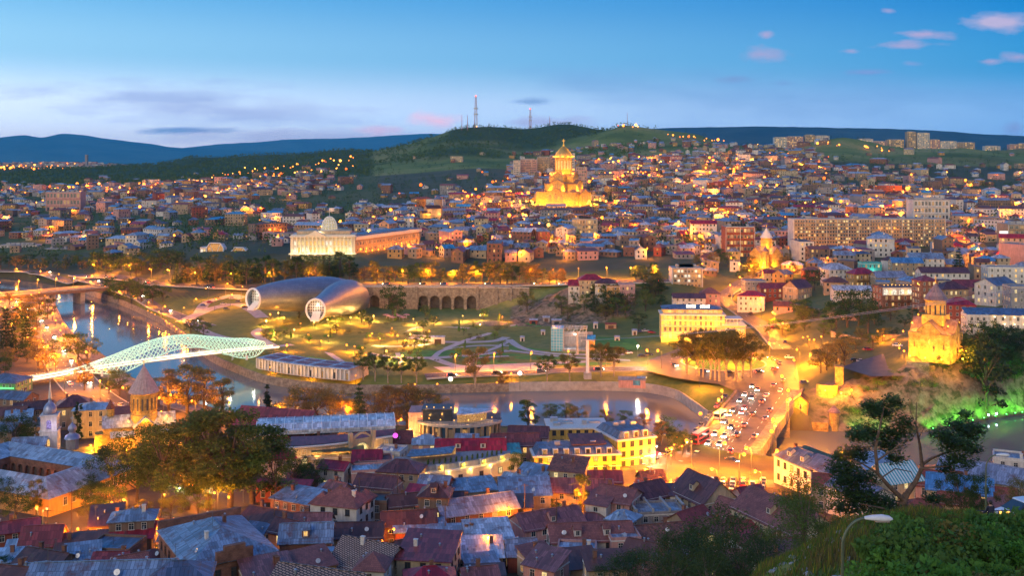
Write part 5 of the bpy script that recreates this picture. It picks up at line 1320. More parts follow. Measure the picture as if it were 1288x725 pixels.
# masts on the hill, lattice towers with red lights
def mast(px,py0,py1,Y,w,label,lattice=True):
 a=W(px,py1,Y);z1=CAMZ-(py0-HY)/FPX*Y;h=z1-a.z+6;t=thing('radio_mast',label,'mast',(a.x,Y,a.z-6));b=MB()
 if lattice:
  n=10;wd=lambda s:w*(1-.65*s)
  for s in range(n):
   for q in range(4):
    c=lambda k,u:(wd(u)/2*(1 if k %4 in (0,1) else -1),wd(u)/2*(1 if k %4 in (0,3) else -1),h*u)
    b.bar(c(q,s/n),c(q,(s+1)/n),w*.09);b.bar(c(q,s/n),c(q+1,(s+1)/n),w*.06);b.bar(c(q,s/n),c(q+1,s/n),w*.06)
 else:b.lathe([(w*.3,0),(w*.12,h)],6)
 b.build('lattice' if lattice else 'mast',M['tower_red'],t)
 if lattice:
  x=MB();x.sphere((0,0,h+1),w*.22,8,5);x.build('beacon',M['bulb_r'],t)
  x=MB();
  for u in (.45,.62):x.lathe([(w*.7,h*u),(w*.7,h*u+w*.35)],8)
  x.build('antenna_drum',M['steel'],t)
M['tower_red']=m_plain('mast_paint',(.42,.2,.19),.6,.3,.3)
mast(598.5,121,161,3230,10,'tallest lattice radio mast with red beacon on the forested hill');mast(667,137,162,3260,8,'second lattice radio mast, on the ridge right of the tallest');mast(691.5,146,162,3260,5,'short thin mast on the ridge between two hills',False);mast(581,144,164,3200,4,'thin pole mast at the left of the tall lattice mast',False);mast(588,145,163,3200,5,'thin pole mast close beside the tall lattice mast',False);mast(789,141,160,2950,3,'single needle mast on the green hilltop',False);mast(615,154,161,3240,3,'short mast right of the tall lattice mast',False)
for (x0,y0,x1,y1,hh,lb) in ((1040,400,1078,404,3.2,'rough stone terrace wall below the long white house'),(1046,424,1092,428,2.6,'old terrace wall left of the cliff church plaza'),(1096,432,1140,420,3.4,'orange-lit terrace wall behind the cliff church plaza'),(976,384,1030,392,3.0,'ruined stone wall along the green gully'),(1140,462,1168,470,2.2,'low wall at the edge of the cliff church terrace')):
 a,e=at(x0,y0,0,395),at(x1,y1,0,395);L=(e-a).length;t=thing('terrace_wall',lb,'wall',a,math.atan2(e.y-a.y,e.x-a.x));b=MB();b.box(L/2,0,-3,L,.7,hh+3,0,base=True);b.box(L/2,0,hh,L+.2,.9,.2,0,base=True);b.build('wall',M['stone'],t)
 if 'orange' in lb:[lamp_light('wall_light',t,(x,-3,2),2500,SODIUM,.3) for x in row(3,0,L)]
# --- old town landmarks on the near bank
def old_cathedral():
 p=W(181,559,330);t=thing('church','old town cathedral with pleated grey conical drum roof lit amber','church',p,R(24),None,.71);st,rf=M['gold_stone'],M['r_mauve']
 z=0
 gabled(t,'nave',30,9.5,-2,12,4,st,M['r_pale'],-2,0,rz=R(-4));gabled(t,'transept',18,9,-2,12,4,st,M['r_pale'],rz=PI/2)
 gabled(t,'aisle',26,16,-2,8.4,2.8,st,M['r_pale'],-1,0)
 b=MB();b.lathe([(5.9,10),(5.9,14),(5.4,14.2),(5.4,22.8),(5.9,23.2),(5.9,23.8)],24);dr=b.build('drum',st,t)
 n=MB();f=MB()
 for k in range(16):
  a=2*PI*k/16;f.box(5.5*math.cos(a),5.5*math.sin(a),15,.45,.4,7.2,0,a,base=True);a += PI/16;n.box(5.33*math.cos(a),5.33*math.sin(a),16,.3,.8,5.2,0,a,base=True)
 f.build('colonnade',st,dr);n.build('window',M['arch_shade'],dr)
 b=MB();rows=[];N_=48
 for r_,zz in ((6.7,23.5),(6.7,23.8),(.12,35.5)):rows.append([((r_*(1 if k %2 else .95))*math.cos(2*PI*k/N_),(r_*(1 if k %2 else .95))*math.sin(2*PI*k/N_),zz) for k in range(N_)])
 b.quadgrid(rows,0,True);b.build('drum_roof',M['cone_roof'],t);cross(t,35.3,2.4,M['gold_leaf'])
 # little belfry on the west gable
 b=MB();b.box(-18,-.9,-2,5,6,9,0,base=True);b.build('porch',st,t)
 bt=MB();bt.lathe([(1.6,0),(1.6,3.2),(1.9,3.4)],8,(-14,0,14));bo=bt.build('belfry',st,t);x=MB();x.lathe([(2.1,0),(.02,4.2)],8,(-14,0,17.3));x.build('roof',M['r_tile'],bo)
 for x,y,zz,pw in ((-22,-6,1,4200),(-22,3,1,3000),(-8,-12,1,1500),(6,-13,1,1600),(15,-8,1,2200),(9,-7,13,1000),(-7,-8,12.5,1000),(0,-9.5,12.5,900),(8,6,12.5,900)):flood(t,(x,y,zz),pw*2.2,GOLD,.3,'bulb_y',.25)
M['cone_roof']=m_plain('cone_roof',(.40,.28,.26),.6,.25,.8)
old_cathedral()
def bell_tower():
 p=W(63,563,305);t=thing('bell_tower','white bell tower with blue onion dome, tall spire and violet-lit arches','tower',(p.x,305,p.z),R(14),None,.76)
 b=MB();b.box(0,0,-6,6.4,6.4,12.6,0,base=True);b.box(0,0,6.6,7.0,7.0,.5,0,base=True);b.build('lower_stage',M['w_white'],t)
 u=MB()
 for rz in (0,PI/2,PI,-PI/2):
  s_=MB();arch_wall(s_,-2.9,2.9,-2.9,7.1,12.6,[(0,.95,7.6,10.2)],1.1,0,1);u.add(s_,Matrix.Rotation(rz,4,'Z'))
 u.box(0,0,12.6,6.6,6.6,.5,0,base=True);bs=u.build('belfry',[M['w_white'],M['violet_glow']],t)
 b=MB();b.lathe([(2.5,13.1),(2.6,14.2),(2.3,15.6),(1.5,16.9),(.7,17.6),(.55,18.6),(.75,19)],16);b.build('dome',M['r_slate_s'],t,smooth=True);b=MB();b.lathe([(.7,19),(.03,26.5)],10);b.build('spire',M['steel'],t)
 inst(win_mesh(1.0,2.2,'lit_warm','trim',1,True),'window',t,(0,-3.22,1.2));inst(win_mesh(1.0,2.2,'glass','trim',1,True),'window',t,(3.22,0,1.2),PI/2)
 lamp_light('belfry_light',t,(2,-6,9),220,(.75,.6,1),.3)
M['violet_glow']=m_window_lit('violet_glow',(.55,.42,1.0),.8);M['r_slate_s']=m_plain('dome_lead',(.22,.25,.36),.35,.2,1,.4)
bell_tower()
def cupola():
 p=W(91,556,300);t=thing('cupola','small grey onion cupola with a cross beside the white bell tower','cupola',(p.x,300,p.z-1))
 b=MB();b.lathe([(1.9,-1),(1.9,1.8),(2.2,2.0)],8);b.build('drum',M['w_grey'],t);b=MB();b.lathe([(2.3,2),(2.0,2.8),(.9,3.4),(.8,3.9),(1.25,4.5),(1.1,5.4),(.4,6.2),(.05,6.8)],12);b.build('dome',M['r_slate_s'],t,smooth=True);cross(t,6.6,1.8,M['steel'])
cupola()
def caravanserai():
 # blue-grey roofed courtyard house; its outer right wall glows orange
 z=18.5;P={k:W(px,py,(CAMZ-z)*FPX/(py-HY)) for k,(px,py) in dict(a=(-60,575),b=(30,556),c=(118,567),d=(118,600),e=(62,619),f=(-60,585)).items()}
 # court: an inner rectangle
 o=W(33,588,(CAMZ-z)*FPX/(588-HY));t=thing('caravanserai','courtyard building with wide pale blue roofs and arcaded brick court','building',(o.x,o.y,0),R(-24))
 w,d,W2,D2=24,10.0,50,30;h=18.5
 def ringroof(mb,m):
  zi,zo=h+.2,h-1.0;zr=h+2.4
  I=[(-w/2,-d/2),(w/2,-d/2),(w/2,d/2),(-w/2,d/2)];O=[(-W2/2,-D2/2),(W2/2,-D2/2),(W2/2,D2/2),(-W2/2,D2/2)]
  for i in range(4):
   j=(i+1) %4;m0=[((I[k][0]+O[k][0])/2,(I[k][1]+O[k][1])/2,zr) for k in (i,j)]
   mb.face([(*I[j],zi),(*I[i],zi),m0[0],m0[1]],m);mb.face([(*O[i],zo),(*O[j],zo),m0[1],m0[0]],m)
 r=MB();ringroof(r,0);r.build('roof',M['r_sky'],t)
 b=MB()
 O=[(-W2/2+.5,-D2/2+.5),(W2/2-.5,-D2/2+.5),(W2/2-.5,D2/2-.5),(-W2/2+.5,D2/2-.5)]
 for i in range(4):
  j=(i+1) %4;b.face([(*O[i],3),(*O[j],3),(*O[j],h-.9),(*O[i],h-.9)])
 b.build('wall',M['w_ochre'],t)
 c=MB()
 for rz,L,off in ((0,w,d/2),(PI/2,d,w/2),(PI,w,d/2),(-PI/2,d,w/2)):
  n=int(L/2.6);s_=MB();arch_wall(s_,-L/2,L/2,0,h-5.6,h+.1,[(x,.85,h-5.2,h-2.4) for x in row(n,-L/2,L/2)],.6,0,1);c.add(s_,Matrix.Rotation(rz,4,'Z') @ Matrix.Translation((0,off,0)))
 c.build('arcade',[M['w_brick'],M['arch_dark']],t)
 f=MB();f.box(0,0,h-6.4,w,d,.6,0,base=True);f.build('court_floor',M['paving'],t);lamp_light('court_light',t,(4,3,h-3.4),160,SODIUM,.3)
 for y in (-9,-2,5):lamp_light('wall_light',t,(W2/2+4.5,y,15.2),2600,(1,.3,.03),.3)
 for x,y in ((-15,-8),(14,10),(-4,-9.5)):
  k=MB();k.box(x,y,h+.6,1.1,.9,2.0,0,base=True);k.build('chimney',M['w_brick'],t)
 for u in row(8,-11,11):inst(win_mesh(1.2,2.0,'glass','trim'),'window',t,(W2/2-.44,u,14.6),PI/2)
M['r_sky']=m_metalroof('sky_blue_roof',(.30,.38,.47),.1,.8);M['arch_dark']=m_plain('arcade_wall',(.10,.07,.06),.9,.4,1)
caravanserai()
def street_glow(px,py,h,pw,c=SODIUM):
 pass
# maroon roofed market hall with a pale glass gallery and an arched cream front
def market_hall():
 g=lambda px,py,z:W(px,py,(CAMZ-z)*FPX/(py-HY))
 # rear wing with maroon ridge roof
 A=g(322,545,10);t=thing('market_hall','maroon roofed market hall with white glazed ridge and arched cream gateway','building',(0,0,0))
 b=MB()
 def q(m,*pts,z=None):b.face([W(px,py,(CAMZ-zz)*FPX/(py-HY)) for px,py,zz in pts],m)
 zf=13.3
 F=curve_pts([W(px,0,Y) for px,Y in ((355,295),(380,296),(410,298),(440,301),(470,305),(494,308))],2.0);F=[Vector((f.x,f.y,zf)) for f in F]
 wl=MB();wl.quadgrid([[(*f.xy,zf-5),(*f.xy,zf+5.2)] for f in F]);e=wl.build('front_wall',M['w_cream'],t)
 co=MB();co.tube([(f.x,f.y-.2,zf+5.2) for f in F],.35,6);co.tube([(f.x,f.y-.15,zf+2.4) for f in F],.18,6);co.build('cornice',M['trim'],e)
 for i in range(1,len(F)-1,2):
  d=F[i+1]-F[i-1];an=math.atan2(d.y,d.x);inst(win_mesh(1.5,1.7,['lit_yellow','lit_warm','lit_white'][i %3],'trim',1),'window',e,(F[i].x,F[i].y-.04,zf+.2),an)
  inst(win_mesh(1.3,1.3,'lit_dim' if i %4 else 'glass','trim',1),'window',e,(F[i].x,F[i].y-.04,zf+3.1),an)
 r1=MB();m_=len(F)
 top=[Vector((f.x+.3,f.y+10-4*(i/(m_-1)),16.8)) for i,f in enumerate(F)]
 r1.quadgrid([[(f.x,f.y-.5+2.2,zf+5.3),(tp.x,tp.y,zf+5.9)] for f,tp in zip(F,top)]);r1.build('roof',M['r_maroon'],t)
 te=MB();te.quadgrid([[(f.x,f.y-.2,zf+5.1),(f.x,f.y+2.4,zf+5.1)] for f in F]);te.build('terrace',M['paving'],t)
 # glazed ridge: vaulted pale roof
 a,c=g(331,542,18),g(495,546,17.5);a=W(322,527,309);c=W(497,531,316)
 gl=MB();L=(c-a).length;d=(c-a).normalized();n=Vector((-d.y,d.x,0)).normalized()
 rows=[]
 for i in range(31):
  p=a+(c-a)*i/30;rows.append([tuple((p+n*(w_-1))[:2])+(19.0+zz*.85,) for w_,zz in ((0,-.6),(0,.9),(3,2.6),(7,3.3),(11,2.6),(14,.9),(14,-3))])
 gl.quadgrid(rows);gl.build('glazed_roof',M['pale_glazing'],t)
 rb=MB()
 for r_ in rows[::2]:rb.tube([(x,y,z_+.06) for x,y,z_ in r_[1:6]],.12,4)
 rb.build('rib',M['white_metal'],t)
 ew=MB();ew.face(rows[-1]+[(*rows[-1][-1][:2],6),(*rows[-1][0][:2],6)]);ew.face(rows[0]+[(*rows[0][-1][:2],6),(*rows[0][0][:2],6)]);ew.build('gable_wall',M['w_cream'],t)
 # arched gateway
 i=int(m_*.66);f=F[i];d=F[i+1]-F[i-1];an=math.atan2(d.y,d.x);gt=MB();s_=MB();arch_wall(s_,-4,4,-1.0,-1,6.2,[(0,2.2,0,2.6)],.8,0,1)
 for x in (-3.6,3.6):s_.box(x,-1.1,-1,1.1,1.2,9.2,0,base=True)
 for k in range(9):s_.bar((-3+.75*k-.0,-1,6.2+1.6*math.sin(PI*k/8)),(-3+.75*(k+1),-1,6.2+1.6*math.sin(PI*(k+1)/8)) if k<8 else (3,-1,6.2),.6)
 gt.add(s_,Matrix.Translation((f.x,f.y,zf)) @ Matrix.Rotation(an,4,'Z'));gt.build('gateway',[M['w_cream'],M['lit_yellow']],t)
 for k in range(2,m_-1,3):lamp_light('front_light',t,(F[k].x,F[k].y-2.5,zf+3.2),500,WARM,.3)
 vs=MB();e_=W(496,548,305);vs.lathe([(.75,0),(.75,.4)],16);vo=vs.build('round_sign',m_emit('violet_sign',(.9,.12,.85),1.1),t);vo.location=(e_.x+.5,e_.y-2.2,e_.z+.5);vo.rotation_euler=(R(80),0,R(20))
M['pale_glazing']=m_metalroof('pale_glazing',(.60,.64,.68),.02,.9,.25)
market_hall()
def left_wing():
 # the maroon roof further left with dormers
 p=at(344,545,8);t=thing('market_wing','maroon ridged wing with dormers and tan gable left of the market hall','building',(W(346,548,322).x,326,12.5),R(-16))
 w,d,h=25,12,5.2;b=MB();b.box(0,0,-2,w,d,h+2,0,base=True);b.build('wall',M['w_tan'],t);r=MB();r.gable(w,d,h,5.0,.5,.2,0,1);r.build('roof',[M['r_maroon'],M['w_tan']],t)
 for x in (-8,-3,2,7):
  k=MB();k.box(x,-3.4,h+1.2,1.6,1.8,1.4,0,base=True);do=k.build('dormer',M['r_maroon'],t);inst(win_mesh(1.0,.9,'lit_white' if x in (-3,2) else 'glass','trim'),'window',do,(x,-4.33,h+1.5))
 put_windows(t,[(x,-d/2-.03,1,0) for x in row(8,-w/2,w/2)],1.2,1.8,['glass','lit_dim'],'trim');put_windows(t,[(w/2+.03,y,zz,PI/2) for y in (-3.5,0,3.5) for zz in (.8,3.2)],1.1,1.4,['glass','lit_dim','lit_yellow'],'trim')
left_wing()
def round_house():
 p=W(577,560,330);t=thing('theatre','curved modern building with tall columns and pale fan-shaped roof terrace','building',(p.x,333,9),0,None,(.78,.78,.84))
 n=30;a0,a1=R(195),R(345);Rr=17.0;sq=.72
 pt=lambda a,r:(r*math.cos(a),r*sq*math.sin(a)-0)
 A=[a0+(a1-a0)*i/n for i in range(n+1)]
 h=9.6;b=MB();b.quadgrid([[(*pt(a,Rr-1),-2),(*pt(a,Rr-1),h)] for a in A]);b.build('glass_wall',M['glass_blue'],t)
 for i in range(0,n+1,2):
  x,y=pt(A[i],Rr);c=MB();c.box(x,y,-2,.9,.9,h+2,0,A[i],base=True);c.build('column',M['w_tan'],t)
 for i in range(1,n,4):
  x,y=pt(A[i],Rr-.8);c=MB();c.box(x,y,0,.3,2.2,h-1,0,A[i],base=True);c.build('blind',M['lit_dim'] if i %8==1 else M['w_tan'],t)
 b=MB();b.quadgrid([[(*pt(a,Rr+1.4),h),(*pt(a,Rr+1.4),h+.9),(*pt(a,4),h+.95)] for a in A]);b.build('terrace_slab',M['concrete'],t)
 rl=MB()
 for dz in (.5,1.0):rl.tube([(*pt(a,Rr+1.2),h+.9+dz) for a in A],.06,4)
 for a in A:rl.bar((*pt(a,Rr+1.2),h+.9),(*pt(a,Rr+1.2),h+1.9),.07)
 rl.build('railing',M['dark_metal'],t)
 A2=[R(268)+(R(352)-R(268))*i/16 for i in range(17)]
 b=MB();b.quadgrid([[(*pt(a,14.5),h+4.2),(*pt(a,14.5),h+4.6),(*pt(a,1),h+4.9),(*pt(a,1),h+4.3)] for a in A2]);b.quadgrid([[(*pt(a,14.5),h+4.2),(*pt(a,1),h+4.2)] for a in A2]);b.build('fan_roof',M['r_pale'],t)
 b=MB();b.quadgrid([[(*pt(a,11.5),h+.95),(*pt(a,11.5),h+4.2)] for a in A2]);b.build('roof_bar_glazing',M['lit_dim'],t)
 b=MB();b.box(-8.5,-1.5,h+.9,12,9,4.2,0,base=True);rb=b.build('roof_pavilion',M['glass'],t);b=MB();b.box(-8.5,-1.5,h+5.1,13,10,.4,0,base=True);b.build('roof',M['dark_metal'],rb)
 b=MB();b.box(-17.5,1,-2,6,12,h+6,0,base=True);b.build('stair_tower',M['w_pink'],t);b=MB();b.box(0,7,-2,34,12,h+2,0,base=True);b.build('rear_block',M['w_brown'],t)
 for i in range(2,n,4):
  x,y=pt(A[i],Rr-.4);k=MB();k.sphere((0,0,0),.22,8,5);o=k.build('terrace_lamp',M['bulb_y'],t,loc=(x,y,h+2.6));lamp_light('terrace_light',o,(0,0,0),400,WARM,.2)
 for x,y in ((-13,-5),(-10,-6),(-6,-6.4),(-3,-6.2)):
  k=MB();k.sphere((0,0,0),.22,8,5);o=k.build('terrace_lamp',M['bulb_y'],t,loc=(x,y,h+6.2));lamp_light('terrace_light',o,(0,0,0),300,WARM,.2)
 lamp_light('alley_light',t,(-20.5,-6,3),3500,WARM,.4)
round_house()
def long_hotel():
 g=lambda px,py:gz(px,py,10.5)
 t=thing('hotel','long curved cream hotel facade striped with warm uplights and roof garden','hotel',(0,0,0))
 F=curve_pts([g(484,621),g(520,619),g(560,615),g(600,609),g(641,600)],1.6);m_=len(F);z0,h=10.5,4.7
 N_=Vector((.12,1,0)).normalized();bk=[f+N_*12 for f in F]
 b=MB();b.quadgrid([[(*f.xy,z0-2),(*f.xy,z0+h)] for f in F]);b.quadgrid([[(*f.xy,z0+h),(*f.xy,z0-2)] for f in bk])
 for q,r_ in ((bk[0],F[0]),(F[-1],bk[-1])):b.face([(*q.xy,z0-2),(*r_.xy,z0-2),(*r_.xy,z0+h),(*q.xy,z0+h)])
 b.build('wall',M['w_cream2'],t)
 c=MB();rows=[[(*(f-N_*.5).xy,z0+h-.2),(*(f-N_*.5).xy,z0+h+.4),(*(f+N_*.4).xy,z0+h+.4)] for f in F];c.quadgrid(rows);c.tube([(f.x,f.y-.1,z0+h*.08) for f in F],.25,5);c.build('cornice',M['trim'],t)
 a=MB();a.quadgrid([[(*(f+N_*.4).xy,z0+h+.35),(*(f+N_*1.0).xy,z0+h+1.7),(*(f+N_*11.5).xy,z0+h+1.8)] for f in F]);a.build('mansard',M['w_grey'],t)
 pk=list(range(3,m_-2,4))
 for j,i in enumerate(pk):
  d=F[i+1]-F[i-1];an=math.atan2(d.y,d.x);f=F[i]
  p=MB();p.box(0,0,0,.7,.3,h-.4,0,base=True);po=p.build('pilaster',M['trim'],t,loc=(f.x,f.y-.12,z0),rz=an)
  flood(t,(f.x,f.y-.75,z0+.35),900,WARM,.15,'bulb_y',.12);flood(t,(f.x,f.y-.75,z0+h-.6),300,WARM,.15,'bulb_y',.08)
  i2=min(i+2,m_-2);d=F[i2+1]-F[i2-1];an=math.atan2(d.y,d.x);q=F[i2]
  inst(win_mesh(1.2,1.7,['glass','lit_dim','glass','glass','lit_yellow'][j %5],'frame_dark',1),'window',t,(q.x,q.y-.04,z0+1.6),an)
  dm=MB();dm.box(0,0,0,1.5,1.4,1.3,0,base=True);do=dm.build('dormer',M['trim'],t,loc=(q.x+N_.x,q.y+N_.y*.9,z0+h+.5),rz=an);inst(win_mesh(1.0,.9,'lit_dim' if j %3 else 'glass','frame_dark',1),'window',do,(0,-.72,.2))
  flood(t,(q.x+1.2,q.y-.1,z0+h+.7),260,(1,.7,.05),.15,'bulb_y',.14)
 # roof garden: restaurant pavilion and hedge
 i0,i1=int(m_*.16),int(m_*.52);r=MB();r.quadgrid([[(*(f+N_*4).xy,z0+h+3.9),(*(f+N_*10).xy,z0+h+4.2)] for f in F[i0:i1]]);r.quadgrid([[(*(f+N_*4).xy,z0+h+3.9),(*(f+N_*4).xy,z0+h+3.6)] for f in F[i0:i1]]);r.build('awning_roof',M['r_slate'],t)
 r=MB();r.quadgrid([[(*(f+N_*9.8).xy,z0+h+1.8),(*(f+N_*9.8).xy,z0+h+4.0)] for f in F[i0:i1]]);r.build('bar_wall',M['lit_dim'],t)
 hd=MB();rr_=random.Random(5)
 for f in F[int(m_*.3):m_-2]:
  for _ in range(60):
   q=f+N_*(1.2+rr_.random()*1.6);z_=z0+h+1.8+rr_.random()*1.0;s=.25;an=rr_.random()*6.3;hd.face([(q.x+s*math.cos(an),q.y+s*math.sin(an),z_),(q.x-s*math.cos(an),q.y-s*math.sin(an),z_+.1),(q.x-s*.3,q.y+s*.3,z_+.45)])
 hd.build('roof_hedge',M['leaf_mid'],t,uv=False)
 d=MB();d.quadgrid([[(*(f+N_*12).xy,z0+h+1.8),(*(f+N_*12).xy,z0+h-2)] for f in F]);d.build('rear_wall',M['w_grey'],t)
M['w_cream2']=m_plaster('hotel_cream',(.62,.54,.40),.12)
long_hotel()
def yellow_building(px0,px1,py,Yb,z0,w,d,h,rz,label,mans,name='hotel',win_pitch=2.6,floors=3,col_='w_yellow',tower=None,lights=6,pw=420):
 p=W((px0),py,(CAMZ-z0)*FPX/(py-HY));t=thing(name,label,'building',(p.x,p.y,z0),R(rz))
 b=MB();b.box(w/2,d/2,-2,w,d,h+2,0,base=True);b.build('wall',M[col_],t)
 c=MB();c.box(w/2,d/2,h,w+.9,d+.9,.45,0,base=True);c.box(w/2,d/2,h*.36,w+.3,d+.3,.2,0,base=True);c.build('cornice',M['trim'],t)
 fh=h/floors;sp=[(x,-.03,fh*k+.9,0) for k in range(floors) for x in row(int(w/win_pitch),.5,w-.5)]+[(w+.03,y,fh*k+.9,PI/2) for k in range(floors) for y in row(int(d/win_pitch),.5,d-.5)]
 put_windows(t,sp,1.15,fh*.55,['glass','lit_dim','glass','lit_warm','glass','glass'],'frame_dark',1)
 if mans:
  m_,mh=mans;b=MB();ww,dd=w-.6,d-.6;i=1.5
  lo=[(.3,.3),(ww+.3,.3),(ww+.3,dd+.3),(.3,dd+.3)];hi=[(.3+i,.3+i),(ww+.3-i,.3+i),(ww+.3-i,dd+.3-i),(.3+i,dd+.3-i)]
  for a in range(4):
   e=(a+1) %4;b.face([(*lo[a],h+.45),(*lo[e],h+.45),(*hi[e],h+mh),(*hi[a],h+mh)])
  b.face([(*q,h+mh) for q in hi]);rf=b.build('mansard_roof',M[m_],t)
  for x in row(int(w/3.2),1.5,w-1.5):
   k=MB();k.box(x,.9,h+.6,1.5,1.2,mh*.75,0,base=True);do=k.build('dormer',M['trim'],t);inst(win_mesh(1.0,mh*.55,'lit_dim' if rnd.random()<.4 else 'glass','frame_dark',1),'window',do,(x,.27,h+.75))
  for x,y in ((w*.3,d*.55),(w*.5,d*.6),(w*.72,d*.5)):u=MB();u.box(x,y,h+mh,1.6,1.2,.9,0,base=True);u.build('roof_unit',M['steel'],rf)
 for x in row(lights,0,w):lamp_light('facade_light',t,(x,-2.6,2.2),pw,GOLD,.3)
 return t
yb=yellow_building(672,780,598,0,10.5,25,11,5.0,6,'long yellow house with ivy, dark roof and orange lamp by the embankment',('r_slate',2.0),floors=2,lights=7,pw=1300)
b=MB();b.box(16.5,7,5.2,9,6,2.2,0,base=True);rfo=b.build('roof_veranda',M['w_wood'] if 'w_wood' in M else M['wood'],yb);b=MB();b.shed(9.6,6.6,7.4,1.2,.4,.12,0,0);o=b.build('veranda_roof',M['r_brown'],yb,loc=(16.5,7,0))
yc=yellow_building(777,826,592,0,10.0,12.5,15,8.4,22,'tall yellow corner building with dark mansard and lit arcade',('r_slate',2.4),floors=3,lights=4,pw=1200)
yd=yellow_building(690,752,563,0,9.5,19,12,5.6,3,'yellow flat roofed building cluttered with air units and solar panels',None,floors=2,lights=0)
for x,y,sx,sy,sz in ((3,4,2.2,2,1.0),(6.5,6,4,1.4,.6),(6.5,8.5,4,1.4,.6),(12,5,1.5,1.5,1.4),(15.5,7,3.5,2.2,.7),(2.5,9,2.4,2,1.4)):u=MB();u.box(x,y,5.9,sx,sy,sz,0,base=True);u.build('roof_unit',M['steel'],yd)
for x in (-1.5,2,6,10):lamp_light('facade_light',yc,(13.8,x+2,2.6),700,GOLD,.3)
aw=MB()
for k in range(3):aw.box(14.2,1.5+k*4.6,2.9,2.2,3.4,.25,0,base=True)
aw.build('awning',M['r_crimson'],yc)
bc=MB();bc.box(13.2,7.5,5.6,1.6,14,.25,0,base=True);bc.box(13.9,7.5,6.6,.1,14,.1);bc.build('balcony',M['dark_metal'],yc)
